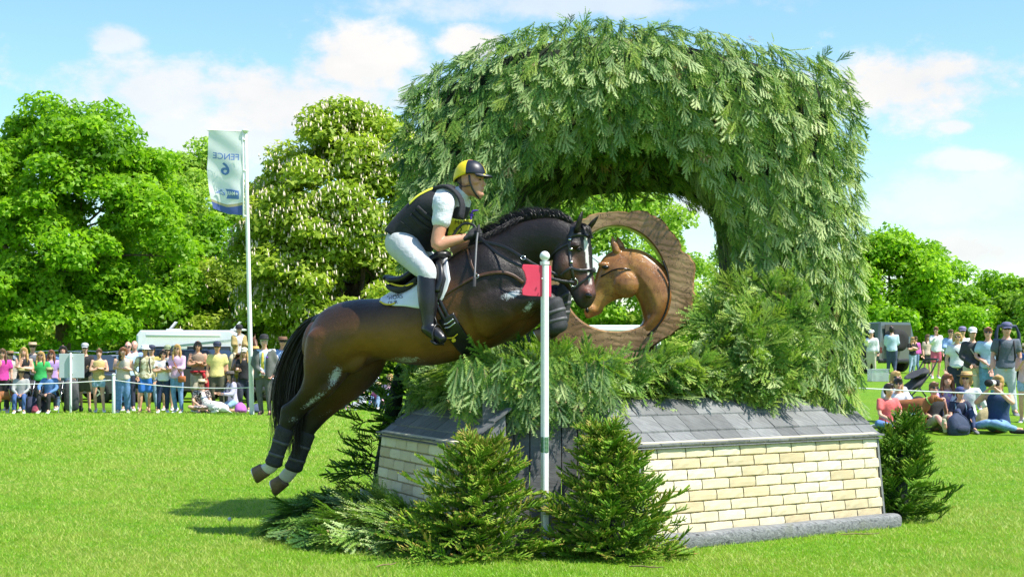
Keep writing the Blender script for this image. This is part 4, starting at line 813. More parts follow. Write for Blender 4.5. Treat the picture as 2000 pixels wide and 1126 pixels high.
def bvh_of(o):
    me = o.data; return BVHTree.FromPolygons([v.co[:] for v in me.vertices], [p.vertices[:] for p in me.polygons])
HBV = bvh_of(hbody); CAMP = Vector((0, 0, CH))
def on(bv, px, py, off=.006, fall=None):
    """where the sight line through a pixel meets the modelled body, lifted off its skin"""
    d = (P(px, py, 1.0) - CAMP).normalized(); h = bv.ray_cast(CAMP, d)
    if h[0] is None:
        p = P(px, py, fall if fall else Dh(px)); q = bv.find_nearest(p); n = (q[1] * .5 - d * .5).normalized(); return p, n
    n = h[1] if h[1].dot(d) < 0 else -h[1]; return h[0] + n * off, n
def strap(g, bv, pts, w, th=.004, off=.006, dens=10, fall=None, smooth=True):
    q = np.array(pts, float); q = cr(q, dens) if len(q) > 2 else np.array([q[0] + (q[1] - q[0]) * t for t in np.linspace(0, 1, dens)])
    L = [on(bv, x, y, off, fall) for x, y in q]; C = np.array([list(a[0]) for a in L]); N = np.array([list(a[1]) for a in L])
    for _ in range(3 if smooth else 0): C[1:-1] = C[1:-1] * .5 + (C[:-2] + C[2:]) * .25; N[1:-1] = N[1:-1] * .5 + (N[:-2] + N[2:]) * .25
    T = np.gradient(C, axis=0); secs = []
    for c, t, n in zip(C, T, N):
        t = t / (np.linalg.norm(t) + 1e-9); s = np.cross(t, n); s /= np.linalg.norm(s) + 1e-9; nn = np.cross(s, t); secs.append((c, s * w / 2, nn * th / 2))
    g.loft(secs, n=8, sub=1, cap=False, power=3.2); return C
def patch(g, bv, poly, off, th=.006, nu=18, nv=12, lift=None):
    """quad patch (4 px polylines corners: top row -> bottom row) laid on the body"""
    a, b = (cr(np.array(r, float), 6) for r in poly); sa = np.linspace(0, 1, nu)
    pick = lambda r, t: np.array([np.interp(t * (len(r) - 1), np.arange(len(r)), r[:, k]) for k in (0, 1)])
    rows = []; nn = Vector((0, 0, 0))
    for j in range(nv):
        row = []
        for t in sa:
            q = pick(a, t) * (1 - j / (nv - 1)) + pick(b, t) * j / (nv - 1); c, n = on(bv, q[0], q[1], off if lift is None else off + lift(t, j / (nv - 1))); row.append(c); nn += n
        rows.append(row)
    arr = np.array([[list(c) for c in r] for r in rows])
    for _ in range(3):
        arr[1:-1, 1:-1] = arr[1:-1, 1:-1] * .4 + (arr[:-2, 1:-1] + arr[2:, 1:-1] + arr[1:-1, :-2] + arr[1:-1, 2:]) * .15
    g.sheet(arr, th, list(-nn.normalized())); return arr
def hoof(name, a, b, c, d, off, hw):
    """horn: coronet edge a-b, sole edge c-d"""
    g = G(); g.loft([sec(a, b, hw * .8, off), sec(((a[0] + c[0]) / 2, (a[1] + c[1]) / 2), ((b[0] + d[0]) / 2, (b[1] + d[1]) / 2), hw * .95, off), sec(c, d, hw * 1.1, off)], n=20, sub=3, cap=False, power=2.2); o = hb(g.build('hoof', 'hoof_horn'))
    g = G(); k = .92; m = ((c[0] + d[0]) / 2, (c[1] + d[1]) / 2); ax = np.array(m) - (np.array(a) + np.array(b)) / 2; ax /= np.linalg.norm(ax)
    g.loft([sec(tuple(np.array(c) + ax * .2), tuple(np.array(d) + ax * .2), hw * 1.04, off), sec(tuple(np.array(c) + ax * 2.2), tuple(np.array(d) + ax * 2.2), hw * 1.04, off)], n=20, sub=1, cap=False); s = g.build('horseshoe', 'steel'); s.parent = o
hoof('hoof', (508, 905), (527, 927), (494, 912), (505, 942), NHO, .042)
hoof('hoof', (545, 927), (564, 947), (530, 936), (540, 967), FHO, .042)
hoof('hoof', (1078, 662), (1066, 640), (1058, 668), (1044, 644), NFO, .042)
hoof('hoof', (1088, 650), (1074, 630), (1066, 662), (1050, 640), FFO, .042)
def wraps():
    for L, i0, i1, k in ((legs_near_hind(NHO), 7, 10, 1.22), (legs_far_hind(FHO), 6, 9, 1.22), (legs_near_fore(NFO), 6, 9, 1.45), (legs_far_fore(FFO), 4, 8, 1.35)):
        g = G(); q = L[i0:i1 + 1]; g.loft([(c, u * k, v * k * 1.05) for c, u, v in q], n=20, sub=5, power=2.4); o = hb(g.build('leg_boot', 'boot_neoprene'))
        for j in range(1, len(q) - 1):
            s = G(); c, u, v = q[j]; t = (q[j + 1][0] - q[j - 1][0]).normalized(); s.loft([(c - t * .012, u * k * 1.06, v * k * 1.1), (c + t * .012, u * k * 1.06, v * k * 1.1)], n=20, sub=1, cap=False, power=2.4); b = s.build('boot_strap', 'strap_grey'); b.parent = o
wraps()
def strands(name, mat, roots, guides, n, w, seed, spread, parent, wob=.02):
    """hair: thin three-sided strands interpolated between guide curves given as point lists"""
    r = np.random.default_rng(seed); Gd = np.array([cr(np.array([list(p) for p in q]), 3) for q in guides]); k = Gd.shape[1]; VV = []; TT = []; nv = 0
    for _ in range(n):
        t = r.random() * (len(guides) - 1); i = min(int(t), len(guides) - 2); f = t - i; c = Gd[i] * (1 - f) + Gd[i + 1] * f
        s = np.linspace(0, 1, k)[:, None]; off = r.normal(0, 1, 3) * spread; ph = r.random(3) * 6.28; c = c + off * (.25 + s) + wob * s * np.sin(s * r.uniform(3, 9) + ph)
        m = int(k * r.uniform(.62, 1.0)); m = max(4, m); c = c[:m]; ww = w * (1 - .8 * np.linspace(0, 1, m) ** 2) * r.uniform(.6, 1.3)
        a = r.normal(0, 1, 3); a /= np.linalg.norm(a); T = np.gradient(c, axis=0); T /= np.linalg.norm(T, axis=1)[:, None] + 1e-9; u = np.cross(T, a); u /= np.linalg.norm(u, axis=1)[:, None] + 1e-9; v = np.cross(T, u)
        V = np.stack([c + u * ww[:, None], c - u * ww[:, None] * .5 + v * ww[:, None] * .87, c - u * ww[:, None] * .5 - v * ww[:, None] * .87], 1).reshape(-1, 3)
        q = [(j * 3 + e, j * 3 + (e + 1) % 3, j * 3 + 3 + (e + 1) % 3, j * 3 + 3 + e) for j in range(m - 1) for e in range(3)]; VV.append(V); TT.append(np.array(q) + nv); nv += len(V)
    me = fast_mesh(name, np.concatenate(VV), np.concatenate(TT), mat=mat, smooth=True); o = bpy.data.objects.new(name, me); link(o); return o
gl = [[(624, 617), (596, 634), (566, 672), (546, 722), (536, 782), (538, 845), (524, 905)], [(622, 620), (602, 642), (578, 684), (560, 735), (553, 790), (558, 845), (556, 892)], [(621, 623), (608, 652), (590, 692), (578, 745), (573, 800), (572, 850), (572, 900)], [(621, 627), (612, 662), (600, 705), (594, 755), (588, 805), (584, 858), (577, 912)]]
tl = hb(strands('tail', 'horse_hair', None, [[HP(x, y, .06 + .05 * (i % 2)) for x, y in q] for i, q in enumerate(gl)], 1100, .0042, 3, .024, horse, .02))
g = G(); g.tube([HP(634, 616, .02), HP(616, 626, .06), HP(598, 650, .09), HP(584, 690, .11)], [.036, .032, .026, .010], n=12, sub=4); hb(g.build('tail_dock', 'horse_hair'))
crest = [(945, 470), (962, 460), (982, 448), (1005, 436), (1028, 428), (1052, 424), (1078, 423), (1100, 427), (1120, 436)]
mg = []
for i, (x, y) in enumerate(crest):
    l = 1.0; h_ = (0, 7, 2, 9, 4, 8, 1, 6, 3)[i]; mg.append([HP(x, y + 4, 0), HP(x - 4, y - 6 - h_ * .4, -.005), HP(x - 14, y - 9 - h_ * .8, .015), HP(x - 32, y - 8 - h_ + (i % 2) * 6, .04)])
hb(strands('mane', 'horse_hair', None, mg, 1100, .0030, 4, .014, horse, .004))
mg = [[HP(x, y + 6, -.01), HP(x - 6, y - 3, -.03), HP(x - 20, y + 8, -.09), HP(x - 32, y + 26, -.125)] for x, y in crest[:5]]
hb(strands('mane_fall', 'horse_hair', None, mg, 260, .0024, 5, .010, horse, .010))
fg = [[HP(1128, 436, .0), HP(1142, 440, -.02), HP(1150, 452, -.02), HP(1154, 468, -.02)], [HP(1136, 436, .03), HP(1148, 442, .02), HP(1155, 454, .02), HP(1158, 470, .03)]]
hb(strands('forelock', 'horse_hair', None, fg, 110, .0022, 6, .006, horse, .006))
# eye, nostril
for s, c in ((-1, HEYE),):
    g = G(); q, n = on(HBV, 1131, 488, -.006); g.ell(q, (.018, .014, .0145), n=16); e = hb(g.build('eye', 'eye_dark'))
    g = G(); strap(g, HBV, [(1125, 489), (1128, 484), (1133, 483), (1138, 487)], .008, .008, .004, 6); hb(g.build('eyelid', 'horse_coat_dark' if 'horse_coat_dark' in MT else 'horse_hair'))
g = G(); q, n = on(HBV, 1150, 577, -.002); g.ell(q, (.027, .012, .020), Matrix.Rotation(R(25), 3, 'Y'), n=14); hb(g.build('nostril', 'eye_dark'))
def tack():
    # saddle pad
    g = G(); patch(g, HBV, [[(748, 578), (775, 562), (805, 548), (838, 520), (860, 500), (874, 502)], [(742, 590), (765, 597), (790, 598), (816, 601), (842, 603), (866, 582), (880, 545)]], .012, .008, 26, 12); pad = hb(g.build('saddle_pad', 'white_cloth'))
    g = G(); strap(g, HBV, [(744, 592), (754, 597), (766, 597), (774, 594)], .012, .008, .020, 8); s = g.build('piping', 'yellow_trim'); s.parent = pad; s.matrix_parent_inverse = Matrix.Translation(-HL) if False else Matrix()
    # saddle: flap, seat, cantle, knee roll, panel
    g = G(); patch(g, HBV, [[(815, 548), (835, 522), (852, 503), (868, 506)], [(838, 588), (850, 592), (862, 580), (873, 545)]], .032, .012, 18, 14, lambda t, v: .02 * math.sin(math.pi * v)); sd = hb(g.build('saddle_flap', 'black_leather'))
    g = G(); strap(g, HBV, [(862, 512), (868, 530), (866, 552), (858, 572)], .05, .04, .062, 6); hb(g.build('knee_roll', 'black_leather'))
    g = G(); V = lambda w: Vector((math.sin(YAW), math.cos(YAW), 0)) * w
    seat = [((764, 545), .13, 9), ((778, 549), .165, 10), ((800, 546), .17, 10), ((825, 528), .16, 11), ((848, 512), .13, 11), ((864, 499), .09, 10), ((874, 497), .06, 8)]
    g.loft([(HP(p[0], p[1], 0), Vector((-.35, 0, .94)) * (hh / 250), V(w)) for p, w, hh in seat], n=22, sub=4, power=2.4)
    g.ell(HP(764, 544, 0), (.03, .15, .028), Matrix.Rotation(-YAW, 3, 'Z'), n=18); hb(g.build('saddle_seat', 'black_leather'))
    g = G(); g.loft([(HP(p[0] + 3, p[1] + 17, -.04), Vector((-.3, 0, .95)) * .034, V(w * .92)) for p, w, hh in seat[:5]], n=18, sub=3); hb(g.build('saddle_panel', 'sheepskin'))
    g = G(); C = [HP(763, 553, -.155), HP(775, 557, -.185), HP(790, 558, -.20), HP(806, 553, -.205)]; g.tube(C, .007, n=8, sub=4); hb(g.build('cantle_trim', 'yellow_trim'))
    # girth and its guard, stirrup leather
    g = G(); strap(g, HBV, [(851, 590), (862, 612), (872, 630)], .030, .008, .014, 8); strap(g, HBV, [(859, 586), (869, 606), (878, 622)], .030, .008, .014, 8); hb(g.build('girth_strap', 'black_leather'))
    g = G(); strap(g, HBV, [(872, 618), (884, 640), (900, 664), (918, 684), (935, 697)], .135, .012, .012, 8); gi = hb(g.build('girth', 'black_leather'))
    g = G(); strap(g, HBV, [(868, 632), (876, 630), (886, 622)], .012, .006, .026, 6); strap(g, HBV, [(870, 639), (879, 637), (889, 629)], .010, .006, .026, 6); hb(g.build('girth_buckle', 'steel'))
    g = G(); strap(g, HBV, [(874, 656), (884, 655), (893, 648)], .010, .006, .03, 6); c, n = on(HBV, 886, 660, .03); g.ell(c, (.017, .008, .017), n=14); hb(g.build('girth_badge', 'yellow_trim'))
    # breastplate: brown straps
    g = G(); strap(g, HBV, [(862, 580), (880, 568), (900, 556), (920, 545), (932, 540)], .022, .006, .008, 8); strap(g, HBV, [(932, 540), (955, 534), (980, 532), (1002, 538), (1022, 552)], .026, .006, .010, 8); strap(g, HBV, [(932, 540), (922, 520), (917, 500), (914, 488)], .020, .006, .008, 8); hb(g.build('breastplate', 'brown_leather'))
    g = G(); c, n = on(HBV, 932, 540, .014); z = n.to_track_quat('Z', 'Y').to_matrix(); g.add(*torus(c, .016, .003, z)); hb(g.build('breastplate_ring', 'steel'))
    # bridle
    parts = {'headpiece': ([(1119, 443), (1116, 456), (1112, 464)], .034), 'browband': ([(1112, 462), (1122, 459), (1136, 458), (1150, 461), (1157, 464)], .026), 'cheekpiece': ([(1113, 464), (1112, 485), (1114, 510), (1118, 535), (1121, 552)], .024), 'noseband': ([(1114, 523), (1126, 527), (1140, 528), (1156, 526), (1162, 525)], .024), 'flash_strap': ([(1160, 530), (1150, 540), (1137, 550), (1124, 560), (1117, 566)], .018), 'throatlash': ([(1110, 476), (1098, 482), (1085, 492), (1075, 503)], .018), 'back_noseband': ([(1114, 523), (1104, 530), (1096, 538)], .022)}
    for k, (p, w) in parts.items(): g = G(); strap(g, HBV, p, w, .007, .006, 8); hb(g.build(k, 'black_leather'))
    for x, y in ((1113, 468), (1115, 512), (1116, 485)): g = G(); c, n = on(HBV, x, y, .012); g.box(c, (.02, .006, .016)); hb(g.build('buckle', 'steel'))
    c, n = on(HBV, 1120, 551, .012); z = n.to_track_quat('Z', 'Y').to_matrix(); g = G(); g.add(*torus(c, .030, .0035, z)); hb(g.build('bit_ring', 'steel'))
    c2, _ = on(HBV, 1159, 528, .008); g = G(); g.ell(c2, (.02, .02, .022), n=12); hb(g.build('noseband_pad', 'sheepskin'))
def torus(c, Rr, r, rot, n=22, m=8):
    V = np.array([((Rr + r * math.cos(b)) * math.cos(a), (Rr + r * math.cos(b)) * math.sin(a), r * math.sin(b)) for a in np.linspace(0, 6.2832, n, endpoint=False) for b in np.linspace(0, 6.2832, m, endpoint=False)]) @ np.array(rot).T + np.array(list(c))
    return V, [(i * m + j, ((i + 1) % n) * m + j, ((i + 1) % n) * m + (j + 1) % m, i * m + (j + 1) % m) for i in range(n) for j in range(m)]
tack()
# ------------------------------------------------------------------ the rider
def rider_mats():
    t = NT('skin'); t.set(col=t.ramp(t.noise(14, 4, .6), [(.3, (.50, .22, .13)), (.7, (.62, .31, .20))]), rough=.5, spec=.4); t.b.inputs['Subsurface Weight'].default_value = .08; t.b.inputs['Subsurface Radius'].default_value = (.02, .008, .004); t.bump(t.noise(90, 3, .6), .1, .002)
    t = NT('face_skin'); a = t.n('ShaderNodeVertexColor', layer_name='face').outputs[0]; t.set(col=t.mix(.12, a, t.ramp(t.noise(30, 4, .6), [(.3, (.36, .15, .09)), (.7, (.66, .36, .25))])), rough=.48, spec=.4); t.b.inputs['Subsurface Weight'].default_value = .08; t.b.inputs['Subsurface Radius'].default_value = (.02, .008, .004)
    simple('vest_black', (.016, .017, .022), .8, .35, 14, .5, 45, bdist=.006); simple('shirt_white', (.64, .66, .70), .8, .05, 10, .8, 14, bdist=.02); simple('breeches', (.50, .515, .52), .8, .06, 10, .7, 11, bdist=.02)
    simple('silk_yellow', (.80, .60, .010), .45, .1, 12, .2, 30); simple('silk_navy', (.008, .011, .022), .42, .3, 12, .2, 30); simple('bib_yellow', (.82, .78, .06), .6, .05, 12, .15, 40); simple('glove', (.013, .014, .016), .7, .3, 60, .5, 160); simple('boot_black', (.010, .010, .012), .3, .3, 25, .3, 35, bdist=.006)
    simple('whip_grey', (.10, .105, .11), .5, .2, 50, .2); simple('ribbon_purple', (.07, .02, .30), .5, .1, 20, 0); simple('lens_dark', (.01, .012, .02), .08, .0, 5, 0, spec=.8); simple('hair_brown', (.045, .022, .010), .6, .3, 40, .4, 80)
rider_mats()
rider = empty('person', (HP(830, 700).x, Dh(830), 0), 0, 'rider in black body protector, white breeches and yellow and navy helmet on jumping horse', 'person')
def rb(o): o.parent = rider; o.matrix_parent_inverse = Matrix.Translation(-HL); return o
def rider_build():
    Q = HP; V = Vector((math.sin(YAW), math.cos(YAW), 0)); W = lambda a, b, hw, off=0: sec(a, b, hw, off)
    sh, el_, wr = Q(868, 398, -.19), Q(853, 478, -.27), Q(912, 463, -.14); sh2, el2, wr2 = Q(892, 402, .17), Q(890, 486, .22), Q(924, 474, .06)
    hip, kn, an, toe = Q(782, 474, -.11), Q(834, 532, -.35), Q(838, 640, -.40), Q(864, 662, -.43); hip2, kn2, an2, toe2 = Q(786, 474, .12), Q(846, 520, .34), Q(842, 640, .37), Q(864, 660, .40)
    torso = [W((764, 462), (812, 494), .165), W((777, 434), (842, 480), .15), W((799, 409), (870, 456), .165), W((822, 387), (897, 434), .175), W((847, 373), (912, 408), .155), W((868, 370), (908, 390), .09)]
    g = G(); g.loft(torso, n=22, sub=4)
    for a, b, c in ((sh, el_, wr), (sh2, el2, wr2)):
        g.tube([a, a.lerp(b, .5), b, b.lerp(c, .35), c], [.060, .053, .045, .046, .029], n=14, sub=4)
    for a, b, c, d in ((hip, kn, an, toe), (hip2, kn2, an2, toe2)):
        g.tube([a, a.lerp(b, .5), b, b.lerp(c, .3), c], [.105, .088, .062, .062, .04], n=16, sub=4); g.tube([c, c.lerp(d, .6), d], [.04, .042, .03], n=12, sub=2)
    g.tube([Q(896, 384), Q(908, 372), Q(915, 362)], [.062, .058, .058], n=16, sub=2)
    # head: lofted down the face, turned a little to the camera
    fy = R(16); fv = Vector((math.cos(fy), -math.sin(fy), 0)); sv = Vector((math.sin(fy), math.cos(fy), 0)); up = Vector((0, 0, 1)); tilt = .05
    HC = Q(918, 352, 0); k = .92
    S = lambda z, f0, f1, w: (HC + up * z + fv * (f0 + f1) / 2, fv * (f1 - f0) / 2, sv * w)
    g.loft([S(.13, -.055, .045, .04), S(.10, -.092, .075, .068), S(.05, -.102, .094, .077), S(.0, -.098, .098, .078), S(-.03, -.088, .096, .074), S(-.06, -.060, .098, .069), S(-.09, -.030, .100, .060), S(-.118, .010, .100, .046), S(-.132, .040, .092, .03)], n=24, sub=4, power=2.25)
    E = lambda f, s, z, r: g.ell(HC + fv * f + sv * s + up * z, r, Matrix((fv, sv, up)).transposed(), n=12, m=8)
    E(.094, 0, .022, (.016, .055, .010))                                   # brow
    g.loft([S(.012, .085, .104, .010), S(-.012, .085, .116, .012), S(-.034, .085, .128, .015), S(-.046, .085, .112, .013)], n=12, sub=3)   # nose
    E(.116, -.012, -.040, (.010, .008, .008)); E(.116, .012, -.040, (.010, .008, .008))
    E(.103, 0, -.066, (.011, .024, .007)); E(.101, 0, -.078, (.011, .022, .007)); E(.098, 0, -.112, (.014, .022, .016)); E(.060, -.055, -.02, (.032, .02, .024)); E(.060, .055, -.02, (.032, .02, .024))
    E(-.005, -.082, -.022, (.020, .010, .032)); E(-.005, .082, -.022, (.020, .010, .032))
    o = rb(g.fuse('body', .0075, 'face_skin', None, 2)); me = o.data; n = len(me.vertices); co = np.empty(n * 3, np.float32); me.vertices.foreach_get('co', co); co = co.reshape(-1, 3); rel = co - np.array(HC)
    f, s, z = rel @ np.array(fv), rel @ np.array(sv), rel[:, 2]; col = np.tile(np.array((.56, .27, .165)), (n, 1)); bl = lambda m, c: col.__setitem__(slice(None), col * (1 - m[:, None]) + np.array(c)[None] * m[:, None])
    gs = lambda f0, s0, z0, rf, rs, rz: np.exp(-((f - f0) / rf) ** 2 - ((s - s0) / rs) ** 2 - ((z - z0) / rz) ** 2)
    bl(np.clip(gs(.06, -.05, -.03, .04, .03, .03) * .5, 0, 1), (.62, .22, .14)); bl(np.clip(gs(.115, 0, -.072, .02, .026, .0085) * 1.1, 0, 1), (.42, .13, .11))
    for q in (-1, 1): bl(np.clip(gs(.10, q * .033, .020, .03, .022, .006) * 1.3, 0, 1), (.05, .025, .015)); bl(np.clip(gs(.09, q * .033, .002, .03, .020, .006), 0, 1), (.20, .08, .05))
    bl(np.clip(gs(.06, 0, -.115, .07, .08, .03) * .35, 0, 1), (.30, .17, .12)); bl(((z > .0) & (f < .02) & (z > .0)).astype(float) * (z > 0) * 0, (.05, .03, .02)); bl(np.clip(((f < -.045) & (z > -.08)).astype(float), 0, 1), (.05, .028, .015))
    a = me.color_attributes.new('face', 'FLOAT_COLOR', 'POINT'); a.data.foreach_set('color', np.concatenate([col, np.ones((n, 1))], 1).astype(np.float32).ravel())
    for q in (-1, 1):
        g = G(); g.ell(HC + fv * .090 + sv * q * .033 + up * -.001, (.010, .010, .0075), n=12); e = rb(g.build('eye', 'eye_dark'))
    # shirt: collar and short sleeves
    g = G(); g.loft([(c, u * 1.05, v * 1.06) for c, u, v in torso[2:5]], n=20, sub=3)
    for a, b in ((sh, el_), (sh2, el2)): g.tube([a.lerp(Q(880, 388), .45), a, a.lerp(b, .25), a.lerp(b, .46)], [.07, .082, .076, .073], n=16, sub=4, cap=True)
    g.tube([Q(890, 388), Q(904, 378)], [.085, .070], n=16); rb(g.fuse('shirt', .011, 'shirt_white', None, 2))
    # body protector: flared at the hem, cut away at the arms
    g = G(); g.loft([W((757, 448), (838, 492), .195), W((775, 425), (850, 474), .188), W((797, 402), (876, 455), .192), W((820, 380), (903, 430), .188), W((842, 368), (915, 408), .15), W((858, 366), (910, 396), .115)], n=30, sub=5, cap=False, power=2.2)
    vest = rb(g.build('body_protector', 'vest_black')); VB = bvh_of(vest)
    g = G()
    for a, b in (((846, 372), (893, 392)), ): pass
    for x0 in (0,):
        g.tube([Q(850, 368, -.13), Q(872, 364, -.13), Q(893, 378, -.14), Q(903, 400, -.14), Q(900, 425, -.16)], .040, n=10, sub=4, flat=.4); g.tube([Q(860, 366, .12), Q(880, 364, .12), Q(902, 376, .13), Q(916, 396, .13)], .040, n=10, sub=4, flat=.4)
    rb(g.build('shoulder_strap', 'vest_black'))
    for i, (a, b) in enumerate((((808, 412), (845, 440)), ((801, 420), (840, 449)), ((815, 404), (850, 430)))):
        g = G(); strap(g, VB, [a, ((a[0] + b[0]) / 2 - 1, (a[1] + b[1]) / 2 + 2), b], .035, .012, .006, 8); rb(g.build('lacing_band', 'vest_black'))
    g = G(); strap(g, VB, [(770, 462), (800, 470), (838, 489)], .012, .006, .004, 8); strap(g, VB, [(782, 432), (800, 446), (815, 462)], .008, .004, .004, 8); rb(g.build('hem_binding', 'glove'))
    g = G(); strap(g, VB, [(800, 398), (815, 384), (832, 374), (846, 368)], .03, .006, .004, 10, fall=Dh(830)); rb(g.build('back_stripe', 'bib_yellow'))
    # number bib
    g = G(); patch(g, VB, [[(880, 424), (893, 427), (906, 428), (922, 429)], [(872, 462), (884, 461), (898, 458), (914, 451)]], .010, .004, 12, 8); bib = rb(g.build('number_bib', 'bib_yellow'))
    BB = bvh_of(bib)
    for txt, x, y, sz, rot in (('MARS', 887, 437, 11.5, 6), ('42', 884, 455, 19, 6)): rb(text_on(BB, txt, x, y, sz, 'print_black', rot, .004))
    # breeches
    g = G(); g.loft([(c, u * 1.05, v * 1.05) for c, u, v in torso[:2]] , n=20, sub=3); g.ell(Q(781, 474, 0), (.12, .18, .12), n=18)
    for a, b, c in ((hip, kn, an), (hip2, kn2, an2)): g.tube([a, a.lerp(b, .3), a.lerp(b, .7), b, b.lerp(c, .22)], [.125, .115, .094, .077, .068], n=18, sub=4)
    rb(g.fuse('breeches', .011, 'breeches', None, 4))
    # long boots, stirrups
    for s, (b, c, d) in ((-1, (kn, an, toe)), (1, (kn2, an2, toe2))):
        g = G(); g.tube([b.lerp(c, .06), b.lerp(c, .2), b.lerp(c, .5), b.lerp(c, .8), c], [.074, .078, .076, .058, .05], n=18, sub=4); h = c - (d - c) * .28 + Vector((0, 0, -.03)); g.tube([h, c + Vector((0, 0, -.01)), c.lerp(d, .6), d], [.042, .054, .050, .040], n=14, sub=3); bt = rb(g.fuse('boot', .009, 'boot_black', None, 2))
        ball = c.lerp(d, .62) + Vector((0, 0, -.045)); g = G(); dirn = (d - c).normalized(); sd = dirn.cross(Vector((0, 0, 1))).normalized()
        g.box(ball + Vector((0, 0, -.012)), (.05, .115, .014), Matrix((dirn, sd, dirn.cross(sd) * -1)).transposed()); g.tube([ball - sd * .058, ball - sd * .06 + Vector((0, 0, .06)), ball - sd * .025 + Vector((0, 0, .115)), ball + sd * .025 + Vector((0, 0, .115)), ball + sd * .06 + Vector((0, 0, .06)), ball + sd * .058], .0065, n=8, sub=4)
        st = g.build('stirrup', 'black_leather'); hb(st); g = G(); t = ball + Vector((0, 0, .118)); g.tube([t, Q(845, 600, -.36 if s < 0 else .36), Q(845, 545, -.33 if s < 0 else .33)], .013, n=8, sub=3, flat=.35, up=(1, 0, 0)); hb(g.build('stirrup_leather', 'black_leather'))
        g = G(); g.tube([h + Vector((0, 0, .01)), h - dirn * .03], .006, n=8); rb(g.build('spur', 'steel'))
    # hands: palm, four fingers and a thumb closed round the reins
    for wv, side in ((wr, -1), (wr2, 1)):
        tip = Q(931, 456, -.10 if side < 0 else .04); ax = (tip - wv).normalized(); sd = Vector((math.sin(YAW), math.cos(YAW), 0)) * side; dn = ax.cross(sd); dn = dn if dn.z < 0 else -dn
        g = G(); g.tube([wv - ax * .035, wv, wv + ax * .03, wv + ax * .075], [.034, .034, .039, .036], n=14, sub=3, flat=.8)
        for i, (o_, ln) in enumerate(((.030, .95), (.010, 1.05), (-.011, 1.0), (-.031, .8))):
            k0 = wv + ax * .078 - dn * o_; p1 = k0 + (ax * .030 + sd * .012) * ln; p2 = p1 + (-sd * .024 + ax * .004) * ln + dn * .004; p3 = p2 + (-ax * .024 - sd * .006) * ln
            g.tube([k0 - ax * .02, k0, p1, p2, p3], [.0115, .0115, .0105, .0095, .0085], n=10, sub=2)
        t0 = wv + ax * .03 - dn * .028; g.tube([t0, t0 + ax * .03 - dn * .016, t0 + ax * .058 - dn * .014, t0 + ax * .074 - dn * .004], [.014, .0125, .011, .009], n=10, sub=2)
        rb(g.fuse('glove', .0045, 'glove', None, 1))
    return HC, fv, sv, up, Q(933, 460, -.11), Q(936, 466, .04)
def text_on(bv, txt, px, py, size_px, mat, rot=0, off=.003, squeeze=1.0, name='lettering'):
    """flat print laid on a surface"""
    me = text_mesh(txt); v = np.array([list(q.co) for q in me.vertices]); k = size_px; ca, sa = math.cos(R(rot)), math.sin(R(rot))
    for q, (x, y, z) in zip(me.vertices, v):
        X = x * k * squeeze; Y = -y * k; c, n = on(bv, px + X * ca - Y * sa, py + X * sa + Y * ca, off); q.co = c
    me.materials.append(MT[mat]); o = bpy.data.objects.new(name, me); link(o); return o
def text_mesh(txt, bold=.0):
    cu = bpy.data.curves.new('t', 'FONT'); cu.body = txt; cu.size = 1.0; cu.offset = bold; cu.resolution_u = 3; o = bpy.data.objects.new('t', cu); link(o); dg = bpy.context.evaluated_depsgraph_get(); me = bpy.data.meshes.new_from_object(o.evaluated_get(dg)); bpy.data.objects.remove(o); me.name = 'lettering'; return me
HC, hfv, hsv, hup, HAND, HAND2 = rider_build()
